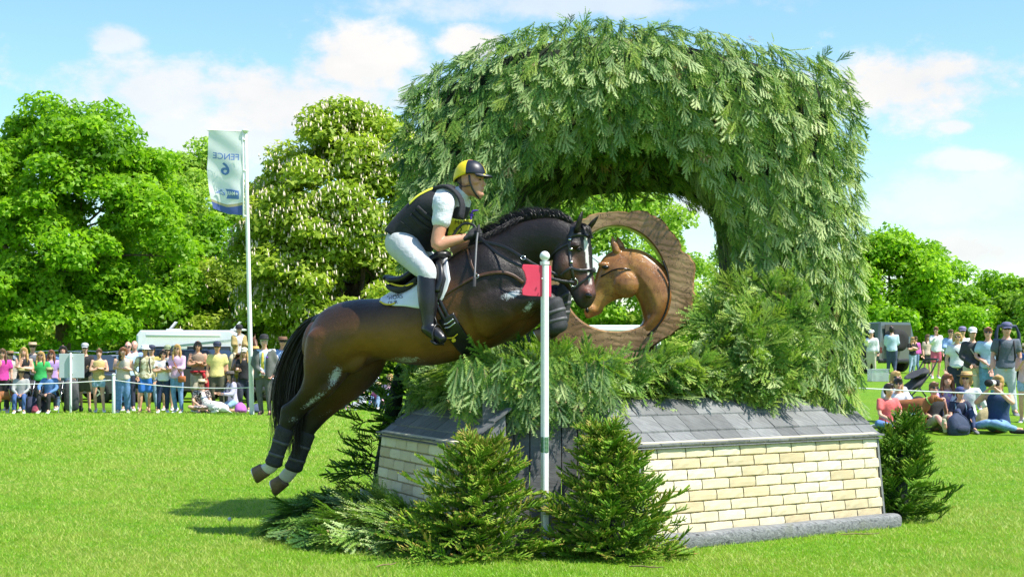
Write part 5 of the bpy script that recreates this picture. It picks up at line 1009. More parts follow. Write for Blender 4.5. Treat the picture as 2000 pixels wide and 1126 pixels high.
def helmet():
    M3 = Matrix((hfv, hsv, hup)).transposed(); prof = []; n = 36; m = 12; C = HC + hup * .045 - hfv * .004
    V = []; Fc = []
    for j in range(m + 1):
        a = j / m * math.pi / 2
        for i in range(n):
            t = i / n * 2 * math.pi; x, y, z = math.cos(t) * .128, math.sin(t) * .102, .108
            drop = -.05 * max(0, -math.cos(t)) ** 1.2 - .006
            V.append(C + M3 @ Vector((x * math.cos(a) ** .8, y * math.cos(a) ** .8, z * math.sin(a) + drop * (1 - j / m) ** 2)))
    for j in range(m):
        for i in range(n): Fc.append((j * n + i, j * n + (i + 1) % n, (j + 1) * n + (i + 1) % n, (j + 1) * n + i))
    g = G(); g.add([list(v) for v in V], Fc); o = rb(g.build('helmet', 'silk_navy')); o.data.materials.append(MT['silk_yellow'])
    for f in o.data.polygons:
        i = f.vertices[0] % n; t = (i + .5) / n * 2 * math.pi; f.material_index = 1 if (math.cos(t) < -.05 and math.sin(t) < 0) or (math.cos(t) > -.05 and math.sin(t) > 0) else 0
    so = o.modifiers.new('s', 'SOLIDIFY'); so.thickness = .006; so.offset = -1
    bt = C + M3 @ Vector((0, 0, .108)); g = G(); g.ell(bt, (.010, .010, .006)); s = g.build('button', 'silk_navy'); s.parent = o
    g = G(); rows = []
    for k, (e, zz) in enumerate(((0, .0), (.022, -.004), (.045, -.012), (.062, -.024))):
        rows.append([C + M3 @ Vector(((.122 + e * math.cos(t) ** .5) * math.cos(t), .100 * math.sin(t), zz + .002)) for t in np.linspace(-1.05, 1.05, 15)])
    g.sheet(rows, .006, (0, 0, -1)); s = g.build('peak', 'silk_navy'); s.parent = o
    for sl in s, : pass
    g = G(); pts = [C + M3 @ Vector((.134 * math.cos(t), .109 * math.sin(t), -.016)) for t in np.linspace(-.9, .9, 13)]; g.tube(pts, .011, n=8, flat=.35); s = g.build('goggle_strap', 'glove'); s.parent = o
    for q in (-.45, .05):
        g = G(); p = C + M3 @ Vector((.137 * math.cos(q), .112 * math.sin(q), -.016)); g.ell(p, (.022, .012, .011), Matrix.Rotation(q, 3, 'Z')); s = g.build('goggle_lens', 'bib_yellow' if q < 0 else 'lens_dark'); s.parent = o
    for s in (-1, 1):
        g = G(); q = lambda f, l, z: HC + hfv * f + hsv * l * s + hup * z; g.tube([q(.02, .088, .03), q(.028, .088, -.02), q(.045, .078, -.075), q(.070, .052, -.125), q(.080, 0, -.145)], .0075, n=8, sub=3, flat=.5); g.tube([q(-.075, .078, -.02), q(-.03, .09, -.055), q(.03, .084, -.05)], .008, n=8, sub=3, flat=.5); rb(g.build('chin_strap', 'black_leather'))
helmet()
def reins():
    c, n = on(HBV, 1120, 551, .02)
    for a, mids in ((HAND, [(980, 500, -.20), (1040, 530, -.22), (1085, 546, -.16)]), (HAND + Vector((-.01, 0, -.03)), [(985, 482, -.19), (1020, 502, -.22), (1036, 512, -.21)])):
        g = G(); pts = [a] + [HP(*m) for m in mids] + ([c] if mids[2][0] > 1050 else [HP(1060, 524, -.18), c])
        g.tube(pts, .012, n=8, sub=6, flat=.3, up=(0, -1, 0)); hb(g.build('rein', 'black_leather'))
    g = G(); g.tube([HAND, HP(925, 440, -.10), HP(905, 437, -.12), HP(890, 452, -.14), HP(882, 466, -.16)], .010, n=8, sub=6, flat=.35, up=(0, -1, 0)); hb(g.build('rein_loop', 'black_leather'))
    g = G(); g.add(*torus(HP(1022, 503, -.225), .016, .0028, Matrix.Rotation(R(70), 3, 'X'))); hb(g.build('rein_ring', 'steel'))
    r = HP(931, 470, -.20); w = empty('riding_whip', r, 0, 'short grey riding whip in the jumping rider gloved hand', 'whip'); g = G(); d = HP(926, 560, -.44) - r; up = HP(935, 442, -.13) - r
    g.tube([up, Vector((0, 0, 0)), d * .5, d * .8], [.009, .0085, .0075, .007], n=10, sub=2); g.build('shaft', 'whip_grey', w); g = G(); g.tube([d * .78, d * .9, d], [.012, .0135, .014], n=10, flat=.4); g.build('flap', 'glove', w); g = G(); g.tube([up * .6, up * 1.05], .0115, n=10); g.build('handle', 'glove', w)
reins()
# purple ribbon on the vest, print on the saddle pad
g = G(); p = HP(921, 420, -.17); g.ell(p, (.016, .01, .012)); g.tube([p, p + Vector((.01, -.01, .03)), p + Vector((.05, -.01, .035))], [.006, .008, .004], n=6, sub=2); g.tube([p, p + Vector((-.005, -.01, -.035))], [.006, .005], n=6); rb(g.build('ribbon', 'ribbon_purple'))
PB = bvh_of([o for o in horse.children if o.name.startswith('saddle_pad')][0])
for txt, x, y, s in (("'HORS", 757, 586, 11), ('OUR', 758, 595, 9)): hb(text_on(PB, txt, x, y, s, 'print_black', -8, .003))
# ------------------------------------------------------------------ spectators
def cloth(col, kind='plain'):
    n = 'cloth_%s_%02d%02d%02d' % (kind, int(col[0] * 99), int(col[1] * 99), int(col[2] * 99))
    if n in MT: return n
    if kind == 'plain': simple(n, col, .82, .14, 9, .5, 14, bdist=.02)
    elif kind == 'denim': simple(n, col, .85, .3, 14, .45, 16, bdist=.02)
    else:
        t = NT(n); p = t.co()
        if kind == 'argyle':
            c = t.n('ShaderNodeTexChecker', {'Vector': t.n('ShaderNodeMapping', {'Vector': p, 'Rotation': (0, R(45), 0), 'Scale': (1, 1, 1)}).outputs[0], 'Scale': 9.0, 'Color1': (.62, .58, .42, 1), 'Color2': (.34, .30, .17, 1)}).outputs[0]
        else:
            c = t.ramp(t.noise(34, 3, .5), [(.50, col), (.56, (.6, .5, .45) if kind == 'floral' else (.7, .7, .72))])
        t.set(col=c, rough=.85)
    return n
for n, c in (('hair_blonde', (.46, .28, .09)), ('hair_dark', (.022, .013, .008)), ('hair_auburn', (.17, .06, .02)), ('hair_grey', (.34, .32, .30)), ('hair_mid', (.11, .055, .02))): simple(n, c, .5, .35, 50, .5, 70)
for n, c in (('skin_fair', (.66, .37, .25)), ('skin_tan', (.55, .29, .17)), ('skin_pink', (.68, .35, .26))): simple(n, c, .5, .1, 12, .1)
simple('rubber', (.02, .02, .02), .8, .2, 30, .2); simple('sole_white', (.7, .7, .68), .7, .1, 20, .1)
ARMS = {'down': ((.05, .02, -.29), (.07, -.06, -.54)), 'crossed': ((.07, -.05, -.27), (-.24, -.21, -.22)), 'phone': ((.03, -.14, -.25), (-.11, -.29, -.03)), 'camera': ((.10, -.20, -.12), (-.10, -.27, .10)), 'chin': ((-.02, -.14, -.26), (-.13, -.16, .02)), 'clasp': ((.07, -.02, -.28), (-.14, -.17, -.44)), 'pocket': ((.11, .05, -.27), (.03, -.05, -.47)), 'knees': ((.06, -.20, -.20), (-.03, -.38, -.30)), 'back': ((.10, .10, -.26), (.14, .22, -.47)), 'hold': ((.04, -.08, -.28), (-.04, -.26, -.26)), 'lap': ((.06, -.10, -.26), (-.08, -.28, -.38))}
LEGS = {'stand': (.93, 0, (.10, -.01, -.43), (.105, .03, -.85), (.03, -.16, -.05)), 'sit': (.13, .12, (.14, -.38, .31), (.13, -.60, -.06), (.02, -.15, -.03)), 'cross': (.13, .10, (.33, -.28, .05), (-.06, -.36, -.05), (-.1, -.12, -.02)), 'out': (.13, -.10, (.11, -.43, .14), (.13, -.84, -.05), (.03, -.05, .16)), 'chair': (.47, .02, (.13, -.42, .03), (.13, -.44, -.39), (.02, -.16, -.05)), 'kneel': (.30, .08, (.10, -.33, -.22), (.10, .08, -.24), (0, .14, -.02)), 'side': (.13, .05, (.05, -.42, .03), (.34, -.32, -.06), (.13, .03, 0)), 'ride': (0, .04, (.30, -.22, -.20), (.33, -.05, -.62), (.04, -.17, -.02))}
def rotx(v, a): return Vector((v[0], v[1] * math.cos(a) - v[2] * math.sin(a), v[1] * math.sin(a) + v[2] * math.cos(a)))
def person(px, D, head_py, label, legs='stand', arms=('down', 'down'), yaw=0., top=((.5, .5, .5), 1), bot=('long', (.05, .07, .15)), hair=('hair_mid', 'short'), hat=None, glasses=True, skin='skin_fair', shoes=(.5, .5, .5), H=None, look=0., lean=None, top_kind='plain', bag=None, extra=None, group='spectators behind the rope', z=None, jacket=None):
    b = ground(px, D); zb = b.z if z is None else z; hz, ln, kn, an, toe = LEGS[legs]; ln = ln if lean is None else lean
    brim = .045 if hat else .015
    up0 = .68 * math.cos(ln) + .0
    rest = hz + up0 + .115 + brim if legs != 'ride' else .80 + brim
    want = CH - (head_py - HZ) / F * D - zb; k = (want / rest) if H is None else H / 1.72
    k = max(.55, min(1.18, k)); root = empty('person', (b.x, b.y, zb), yaw, label, 'person', group); wd = random.uniform(.98, 1.16); root.scale = (k * wd, k * wd, k)
    sway = random.uniform(-.05, .05) if legs == 'stand' else 0
    pel = Vector((sway, 0, hz)); J = lambda v: pel + rotx(Vector((v[0] - sway * .6 * v[2], v[1], v[2] + sway * .3 * v[0])), ln)
    ch, nk, hd = J((0, 0, .32)), J((0, -.005, .545)), J((0, -.02, .68))
    S = {s: J((s * .165, 0, .47)) for s in (-1, 1)}; E = {}; Wr = {}
    for s, a in ((-1, arms[0]), (1, arms[1])): e, w = ARMS[a]; E[s] = S[s] + Vector((s * e[0], e[1], e[2])); Wr[s] = S[s] + Vector((s * w[0], w[1], w[2]))
    if arms[0] == arms[1] == 'crossed': Wr[1] += Vector((0, -.04, .05))
    for s in (-1, 1):
        if Wr[s].z < .05 and legs != 'ride': Wr[s].z = .05
    HP_ = {s: pel + Vector((s * .085, 0, -.03)) for s in (-1, 1)}; K = {s: pel + Vector((s * kn[0], kn[1], kn[2])) for s in (-1, 1)}; A = {s: pel + Vector((s * an[0] - sway, an[1] + (.05 * s * (sway > 0) - .05 * s * (sway < 0) if legs == 'stand' else 0), an[2])) for s in (-1, 1)}; T = {s: A[s] + Vector((s * toe[0], toe[1], toe[2])) for s in (-1, 1)}
    xa = Vector((1, 0, 0)); ya = rotx(Vector((0, 1, 0)), ln)
    tor = [(J((0, 0, -.06)), xa * .155, ya * .105), (J((0, 0, .06)), xa * .15, ya * .10), (J((0, 0, .19)), xa * .135, ya * .092), (J((0, 0, .33)), xa * .158, ya * .105), (J((0, 0, .44)), xa * .165, ya * .095), (J((0, 0, .50)), xa * .09, ya * .06)]
    g = G(); g.loft(tor, n=14, sub=2); g.tube([J((0, .01, .47)), nk, hd], [.06, .052, .055], n=10)
    ca, sa = math.cos(look), math.sin(look); fx = lambda x, y: Vector((x * ca - y * sa, x * sa + y * ca, 0))
    R3 = (lambda z, f0, f1, w: (hd + Vector((0, 0, z)) + fx(0, -(f0 + f1) / 2), fx(0, -(f1 - f0) / 2), fx(w, 0)))
    g.loft([R3(.112, -.05, .04, .04), R3(.07, -.092, .078, .07), R3(.02, -.098, .092, .076), R3(-.03, -.08, .092, .070), R3(-.075, -.03, .088, .054), R3(-.108, .02, .076, .032)], n=14, sub=2); g.ell(hd + Vector((0, 0, -.028)) + fx(0, -.10), (.014, .02, .022), n=8, m=6)
    fin = G()
    for s in (-1, 1):
        g.tube([S[s], S[s].lerp(E[s], .5), E[s], E[s].lerp(Wr[s], .4), Wr[s]], [.052, .046, .038, .038, .026], n=10, sub=2); d = (Wr[s] - E[s]).normalized(); g.tube([Wr[s], Wr[s] + d * .04, Wr[s] + d * .075], [.026, .034, .028], n=8, flat=.6); sd = d.cross(Vector((0, 1, .2))).normalized()
        for i in range(4): q = Wr[s] + d * .07 + sd * (i - 1.5) * .016; fin.tube([q, q + d * (.05 - .006 * abs(i - 1.4)) + Vector((0, -.01, 0)), q + d * .07 + Vector((0, -.03, 0))], [.010, .009, .007], n=5)
        q = Wr[s] + d * .03 + sd * .03 * s; fin.tube([q, q + d * .03 + sd * .02 * s, q + d * .055 + sd * .02 * s], [.011, .010, .008], n=5)
        g.tube([HP_[s], HP_[s].lerp(K[s], .5), K[s], K[s].lerp(A[s], .35), A[s]], [.085, .072, .052, .052, .036], n=10, sub=2); g.tube([A[s], A[s].lerp(T[s], .6)], [.036, .03], n=8)
    vx = .00076 * D; g.fuse('body', vx, skin, root, 1, fin)
    # clothes
    col, sl = top[0], top[1]; g = G(); inf = lambda q, m: [(c, u * m, v * m) for c, u, v in q]
    q = tor if sl >= 0 else tor[:5]
    g.loft([(J((0, 0, -.065)), xa * .184, ya * .134), (J((0, 0, .0)), xa * .176, ya * .124)] + inf(q[1:], 1.12), n=16, sub=2, cap=False)
    for s in (-1, 1):
        if sl == 1: g.tube([J((s * .10, 0, .45)), S[s], S[s].lerp(E[s], .35), S[s].lerp(E[s], .62)], [.065, .066, .064, .066], n=10)
        elif sl == 2: g.tube([J((s * .10, 0, .45)), S[s], S[s].lerp(E[s], .5), E[s], E[s].lerp(Wr[s], .5), E[s].lerp(Wr[s], .92)], [.065, .066, .060, .056, .052, .043], n=10, sub=2)
    if bot[0] == 'dress': g.loft([(pel + Vector((0, 0, .1)), xa * .16, Vector((0, .12, 0))), (pel, xa * .2, Vector((0, .16, 0))), (K[1].lerp(K[-1], .5), xa * .28, Vector((0, .16, .05)))], n=14, sub=2)
    g.fuse('top', vx * 1.05, cloth(col, top_kind), root, 2)
    if jacket:
        g = G()
        for s in (-1, 1): g.loft([(J((s * .10, -.055, .46)), (.055, .0, 0), (0, .03, 0)), (J((s * .125, -.07, .3)), (.07, 0, 0), (0, .07, 0)), (J((s * .12, -.06, .1)), (.08, 0, 0), (0, .08, 0)), (J((s * .12, -.06, -.10)), (.085, 0, 0), (0, .09, 0))], n=12, sub=2); g.tube([S[s], S[s].lerp(E[s], .5), E[s], E[s].lerp(Wr[s], .5), E[s].lerp(Wr[s], .92)], [.074, .066, .062, .058, .05], n=10, sub=2)
        g.loft([(J((0, .05, .48)), xa * .14, ya * .05), (J((0, .05, .3)), xa * .17, ya * .08), (J((0, .04, -.12)), xa * .17, ya * .08)], n=12, sub=2); g.fuse('jacket', vx * 1.05, cloth(jacket), root, 2)
    kind, bc = bot[0], bot[1]
    if kind != 'dress':
        end = {'long': .97, 'wide': .97, 'shorts': None, 'short': None, 'crop': .6}[kind]; g = G(); g.loft([(pel + Vector((0, 0, .07)), xa * .158, ya * .108), (pel + Vector((0, 0, -.04)), xa * .17, Vector((0, .115, 0)))], n=14, sub=1)
        for s in (-1, 1):
            if end: w = .078 if kind == 'wide' else .052; g.tube([HP_[s], HP_[s].lerp(K[s], .5), K[s], K[s].lerp(A[s], .5), K[s].lerp(A[s], end)], [.102, .086, .068 if kind != 'wide' else .08, .062 if kind != 'wide' else .08, w], n=10, sub=2)
            else: f = .85 if kind == 'shorts' else .45; g.tube([HP_[s], HP_[s].lerp(K[s], f * .5), HP_[s].lerp(K[s], f)], [.104, .096, .09], n=12, sub=2)
        g.fuse('trousers' if end else 'shorts', vx * 1.05, cloth(bc, bot[2] if len(bot) > 2 else 'plain'), root, 2)
    for s in (-1, 1):
        g = G(); d = (T[s] - A[s]); d.normalize(); heel = A[s] - d * .07; dn = Vector((0, 0, -1)) if abs(d.z) < .7 else Vector((0, 1, 0)); off = dn * .035; sd = d.cross(dn).normalized()
        g.loft([(heel + off * .6, sd * .034, dn * .045), (A[s] + d * .03 + off, sd * .042, dn * .042), (A[s] + d * .12 + off * 1.2, sd * .047, dn * .032), (A[s] + d * .18 + off * 1.4, sd * .034, dn * .022)], n=12, sub=2); g.build('shoe', cloth(shoes), root)
    # hair, hat, glasses
    hm, style = hair; fz = lambda x, y, z: hd + fx(x, y) + Vector((0, 0, z))
    if style != 'bald':
        g = G(); g.ell(fz(0, .010, .040), (.090, .104, .092), n=14, m=10); g.ell(fz(0, .036, -.02), (.084, .078, .092), n=12); g.ell(fz(.02, -.055, .088), (.06, .045, .035), n=10)
        if style == 'long':
            for s in (-1, 1): g.tube([fz(s * .06, .0, .06), fz(s * .085, -.02, -.06), fz(s * .095, -.05, -.18), fz(s * .09, -.09, -.30)], [.035, .036, .036, .016], n=8, sub=2)
            g.loft([(fz(0, .06, .0), fx(.08, 0), fx(0, .05)), (fz(0, .07, -.15), fx(.10, 0), fx(0, .04)), (fz(0, .08, -.28), fx(.08, 0), fx(0, .02))], n=12, sub=2)
        if style == 'tail': g.tube([fz(0, .10, .06), fz(0, .17, .02), fz(.02, .17, -.14)], [.03, .034, .012], n=8, sub=3)
        if style == 'bob':
            for s in (-1, 1): g.tube([fz(s * .065, .0, .05), fz(s * .085, -.01, -.05), fz(s * .075, -.02, -.11)], [.034, .036, .02], n=8, sub=2)
        if style == 'bun': g.ell(fz(0, .02, .135), (.04, .04, .04))
        g.fuse('hair', vx * .8, hm, root, 2)
    if hat:
        hk, hc = hat; m = cloth(hc); g = G(); rz = Matrix.Rotation(look, 3, 'Z'); c = fz(0, .004, .05)
        if hk == 'cap': g.lathe([(.099, 0), (.101, .03), (.092, .065), (.06, .092), (.012, .102)], c, 18, .95, 1.06, rz); pk = G(); pk.sheet([[fz(x * (1 - .25 * q), -.085 - q * .085, .056 - .02 * q - .012 * (x / .08) ** 2) for x in np.linspace(-.08, .08, 7)] for q in (0, .5, 1)], .006, (0, 0, -1)); pk.build('peak', m, root)
        elif hk == 'bowler': g.lathe([(.15, .012), (.155, .02), (.11, .004), (.102, .006), (.104, .06), (.085, .105), (.04, .125), (.008, .128)], c, 22, .92, 1.08, rz)
        elif hk == 'riding': g.lathe([(.112, -.02), (.116, .03), (.10, .085), (.06, .115), (.01, .122)], c, 20, .95, 1.1, rz); g.sheet([[fz(x * (1 - .2 * q), -.095 - q * .05, .05 - .015 * q) for x in np.linspace(-.08, .08, 7)] for q in (0, 1)], .008, (0, 0, -1))
        elif hk == 'bucket': g.lathe([(.155, -.035), (.16, -.032), (.105, .01), (.10, .06), (.085, .085), (.02, .09)], c, 20, .95, 1.05, rz)
        else: g.lathe([(.175, .010), (.182, .014), (.14, .004), (.103, .004), (.101, .05), (.088, .088), (.06, .082), (.02, .078)], c, 22, .94, 1.08, rz); bd = G(); bd.lathe([(.1045, .006), (.1045, .028)], c, 22, .945, 1.085, rz); bd.build('hat_band', cloth((.06, .045, .04)), root)
        g.build('hat', m, root)
    if glasses:
        g = G()
        for s in (-1, 1): g.ell(fz(s * .034, -.094, .012), (.027, .010, .019), Matrix.Rotation(look + s * .22, 3, 'Z'), n=10, m=6); g.tube([fz(s * .06, -.085, .015), fz(s * .077, .0, .015)], .004, n=5)
        g.tube([fz(-.02, -.10, .016), fz(.02, -.10, .016)], .004, n=5); g.build('sunglasses', 'lens_dark', root)
    else:
        g = G(); [g.ell(fz(s * .032, -.088, .012), (.012, .008, .006), n=8, m=6) for s in (-1, 1)]; g.build('eyes', 'eye_dark', root)
    g = G(); g.ell(fz(0, -.086, -.068), (.022, .008, .006), n=8, m=6); g.build('lips', cloth((.45, .13, .11)), root)
    if bag:
        bk, bcol = bag
        if bk == 'strap':
            g = G(); g.tube([J((-.12, -.02, .5)), J((-.02, -.12, .32)), J((.13, -.13, .10)), pel + Vector((.17, -.08, -.02))], .014, n=6, sub=4, flat=.4, up=(0, -1, 0)); g.build('bag_strap', cloth(bcol), root); g = G(); g.box(pel + Vector((.18, -.10, -.08)), (.20, .07, .16)); g.build('bag', cloth(bcol), root, bevel=.02)
        if bk == 'pack':
            for s in (-1, 1): g = G(); g.tube([J((s * .10, .05, .50)), J((s * .11, -.06, .47)), J((s * .12, -.13, .33)), J((s * .14, -.08, .12)), J((s * .13, .06, .08))], .016, n=6, sub=4, flat=.5, up=(0, -1, 0)); g.build('pack_strap', cloth(bcol), root)
            g = G(); g.loft([(J((0, .16, .05)), xa * .14, ya * .08), (J((0, .18, .25)), xa * .15, ya * .09), (J((0, .15, .46)), xa * .11, ya * .06)], n=14, sub=3); g.build('backpack', cloth(bcol), root)
    if extra: extra(root, dict(pel=pel, hd=hd, S=S, E=E, Wr=Wr, K=K, A=A, J=J, fz=fz))
    return root
def phone(c=(.02, .02, .025), s=-1, r=.5):
    def f(root, j):
        p = j['Wr'][s] + Vector((0, -.05, .07)); g = G(); g.box(p, (.078, .012, .155), Matrix.Rotation(r, 3, 'X')); g.build('mobile_phone', cloth(c), root, bevel=.004)
    return f
def lens(root, j):
    p = j['hd'] + Vector((0, -.16, .0)); g = G(); g.box(p, (.14, .08, .10)); g.build('camera_body', cloth((.02, .02, .02)), root, bevel=.01); g = G(); rm = Matrix.Rotation(R(90), 3, 'X'); g.lathe([(.045, 0), (.047, .10), (.055, .16), (.055, .2)], p + Vector((0, -.03, 0)), 16, rot=rm); g.build('camera_lens', cloth((.55, .55, .53)), root); g = G(); g.lathe([(.058, 0), (.058, .05)], p + Vector((0, -.231, 0)), 16, rot=rm); g.build('lens_hood', cloth((.02, .02, .02)), root)
def red_tie(root, j):
    g = G(); pel = j['pel']; g.add(*torus(pel + Vector((0, 0, .05)), .165, .03, Matrix.Identity(3), 18, 6)); g.loft([(pel + Vector((.12, -.10, .02)), (.04, 0, 0), (0, .02, 0)), (pel + Vector((.20, -.08, -.2)), (.06, 0, 0), (0, .03, 0)), (pel + Vector((.22, -.06, -.42)), (.03, 0, 0), (0, .02, 0))], n=10, sub=2); g.build('tied_jumper', cloth((.45, .02, .03)), root)
def tie(root, j):
    J = j['J']; g = G(); g.sheet([[J((x * w, -.128 + d, z)) for x in (-1, 0, 1)] for z, w, d in ((.45, .018, .035), (.35, .026, .0), (.2, .034, .005), (.08, .036, .01))], .01, (0, -1, 0)); g.build('necktie', cloth((.72, .55, .08)), root); g = G(); g.ell(J((.10, -.15, .34)), (.025, .015, .025)); g.build('rosette', cloth((.16, .06, .40)), root)
W_, K_, NV, DN, OL = (.72, .73, .75), (.018, .018, .02), (.025, .032, .065), (.12, .20, .34), (.10, .10, .06)
L_, LD = 'long', 'denim'
P_ = person
# left of the flagpole, front row and those behind
P_(6, 40.6, 680, 'woman in pink top and black trousers with hand to face, at left picture edge', arms=('chin', 'down'), yaw=.2, top=((.62, .05, .32), 1), bot=(L_, K_), hair=('hair_mid', 'long'))
P_(18, 42.6, 683, 'person in brown hat half hidden behind the woman in pink', yaw=.3, top=((.5, .45, .4), 2), bot=(L_, NV), hat=('brim', (.26, .15, .07)))
P_(48, 42.2, 677, 'woman with long blonde hair in black vest, hand on chin, behind seated man', arms=('chin', 'crossed'), yaw=.2, top=(K_, 0), bot=(L_, NV), hair=('hair_blonde', 'long'), glasses=False)
P_(63, 43.4, 666, 'man in grey polo and tan brimmed hat behind the blonde woman', yaw=.2, top=((.13, .14, .16), 1), bot=(L_, OL), hat=('brim', (.48, .36, .22)))
P_(82, 42.4, 685, 'blonde woman in bright green top beside woman in lilac', arms=('hold', 'down'), yaw=.1, top=((.04, .42, .10), 1), bot=(L_, K_), hair=('hair_blonde', 'long'))
P_(99, 42.8, 682, 'auburn-haired woman in lilac top behind the seated woman in denim jacket', yaw=.15, top=((.46, .30, .62), 1), bot=(L_, NV), hair=('hair_auburn', 'long'))
P_(121, 43.2, 674, 'dark-haired woman in denim jacket partly behind the white signboard', yaw=.2, top=((.15, .28, .50), 2), bot=(L_, DN, LD), hair=('hair_dark', 'bob'), glasses=False)
P_(167, 41.2, 668, 'man in grey cap, black T-shirt and olive shorts raising a phone', arms=('phone', 'hold'), yaw=.2, top=(K_, 1), bot=('shorts', OL), hat=('cap', (.42, .44, .46)), shoes=K_, extra=phone())
P_(195, 40.9, 680, 'woman in mustard vest and denim shorts with arms crossed', arms=('crossed', 'crossed'), yaw=.25, top=((.52, .42, .16), 0), bot=('short', (.30, .44, .60), LD), hair=('hair_mid', 'tail'), glasses=False, shoes=W_)
P_(240, 40.7, 677, 'woman in beige top and wide jeans holding a black phone to her face', arms=('phone', 'crossed'), yaw=.2, top=((.56, .49, .40), 0), bot=('wide', (.12, .24, .44), LD), hair=('hair_auburn', 'bob'), extra=phone(), glasses=False)
P_(251, 42.4, 667, 'bald man in pale blue shirt behind the woman holding a black phone', yaw=.15, top=((.46, .60, .76), 2), bot=(L_, NV), hair=('hair_grey', 'bald'), skin='skin_pink')
P_(263, 43.8, 665, 'bald man in mid blue shirt, hindmost beside the argyle jumper', yaw=.1, top=((.25, .36, .62), 2), bot=('shorts', K_), hair=('hair_grey', 'bald'), skin='skin_pink', glasses=False)
P_(282, 40.7, 671, 'man in argyle jumper, white bucket hat and bright blue shorts', yaw=.1, arms=('pocket', 'down'), top=((.6, .55, .4), 2), top_kind='argyle', bot=('shorts', (.03, .16, .55)), hat=('bucket', W_), bag=('pack', K_), shoes=(.10, .05, .04), skin='skin_tan')
P_(298, 42.6, 672, 'man in navy cap and mustard jacket behind the argyle jumper', yaw=.1, top=((.42, .34, .08), 2), bot=(L_, (.22, .34, .48), LD), hat=('cap', NV), shoes=(.3, .2, .1))
P_(318, 40.8, 682, 'woman in white T-shirt and navy jeans with arms crossed', arms=('crossed', 'crossed'), yaw=.2, top=(W_, 1), bot=(L_, (.02, .035, .09), LD), hair=('hair_dark', 'bob'), shoes=W_)
P_(328, 42.8, 672, 'person in olive cap behind the woman in white T-shirt', yaw=.1, top=((.35, .35, .33), 1), bot=('shorts', (.4, .3, .25)), hat=('cap', (.26, .30, .17)), hair=('hair_dark', 'long'), shoes=W_)
P_(348, 40.7, 671, 'blonde woman in pink shirt with tan shoulder bag and jeans', arms=('hold', 'hold'), yaw=-.25, look=.3, top=((.66, .42, .60), 2), bot=(L_, (.14, .27, .46), LD), hair=('hair_blonde', 'long'), bag=('strap', (.40, .13, .04)), shoes=W_, extra=phone())
P_(386, 41.6, 665, 'dark-haired woman in brown vest with red jumper tied at her waist', arms=('crossed', 'crossed'), yaw=.15, top=((.27, .19, .13), 0), bot=('shorts', (.50, .44, .34)), hair=('hair_dark', 'bob'), skin='skin_tan', extra=red_tie)
P_(426, 41.0, 665, 'man in yellow polo shirt and navy cap standing with arms down', yaw=.1, top=((.72, .62, .22), 1), bot=(L_, OL), hat=('cap', NV), skin='skin_tan')
P_(478, 41.8, 677, 'blonde woman in black top and white cap beside the flagpole', arms=('hold', 'pocket'), yaw=.1, top=(K_, 1), bot=(L_, NV), hat=('cap', (.66, .62, .5)), hair=('hair_blonde', 'long'))
P_(500, 43.6, 674, 'person in orange straw hat behind the flagpole', yaw=.2, top=((.4, .35, .2), 2), bot=(L_, K_), hat=('brim', (.58, .36, .10)))
P_(518, 38.9, 653, 'man in bowler hat, grey tweed suit and yellow tie', arms=('clasp', 'pocket'), yaw=-.1, look=.3, top=((.55, .64, .76), 2), bot=(L_, (.10, .10, .095)), hat=('bowler', K_), jacket=(.105, .11, .10), shoes=(.05, .03, .02), glasses=False, skin='skin_pink', hair=('hair_grey', 'short'), extra=tie)
P_(552, 42.4, 655, 'bearded man in brown hat and blue shirt behind the bowler-hatted man', arms=('hold', 'hold'), yaw=.2, top=((.22, .36, .62), 2), bot=(L_, NV), hat=('brim', (.16, .08, .04)), hair=('hair_dark', 'short'), skin='skin_tan')
P_(534, 42.1, 654, 'toddler in white sun hat held up beside the brown-hatted man', legs='chair', arms=('hold', 'hold'), yaw=.2, top=((.72, .66, .68), 2), bot=(L_, (.7, .6, .65)), hat=('bucket', (.74, .70, .68)), glasses=False, z=.95, H=.95)
# seated at the rope
P_(42, 40.5, 717, 'seated man in olive hat, grey hooded top and blue jeans', legs='chair', arms=('lap', 'lap'), yaw=.15, top=((.34, .35, .34), 2), bot=(L_, (.06, .12, .30), LD), hat=('brim', (.30, .28, .11)), shoes=W_, skin='skin_tan')
P_(98, 40.5, 715, 'seated woman in green sun hat, denim jacket and black trousers', legs='chair', arms=('knees', 'lap'), yaw=-.1, look=.2, top=((.10, .22, .46), 2), bot=(L_, K_), hat=('brim', (.38, .38, .16)), shoes=W_, hair=('hair_blonde', 'short'))
P_(393, 40.6, 738, 'woman in straw hat and dark floral dress sitting on the grass', legs='cross', arms=('lap', 'lap'), yaw=.3, top=(K_, 1), top_kind='floral', bot=('dress', K_), hat=('brim', (.66, .56, .36)), shoes=K_)
P_(455, 40.7, 722, 'woman in dark brimmed hat and lilac shirt kneeling beside the dog', legs='kneel', arms=('hold', 'hold'), yaw=-1.0, look=.5, top=((.56, .52, .68), 2), bot=('short', (.26, .42, .58), LD), hat=('brim', (.09, .08, .07)), hair=('hair_dark', 'long'), bag=('pack', (.03, .035, .05)), glasses=False, shoes=(.25, .62, .55))
P_(708, 43.0, 752, 'person in grey jeans and pale top sitting beyond the hind legs', legs='out', arms=('back', 'back'), yaw=-.4, top=(W_, 1), bot=(L_, (.30, .32, .36), LD), hair=('hair_dark', 'short'))
P_(741, 43.2, 744, 'person in straw hat and pink shirt sitting behind the horse belly', legs='sit', arms=('knees', 'knees'), yaw=-.3, top=((.66, .16, .30), 1), bot=(L_, (.12, .2, .4), LD), hat=('brim', (.62, .48, .24)))
P_(665, 43.4, 752, 'person in white shirt sitting on the grass beyond the tail', legs='sit', arms=('knees', 'knees'), yaw=.2, top=(W_, 1), bot=(L_, NV), hair=('hair_mid', 'long'))
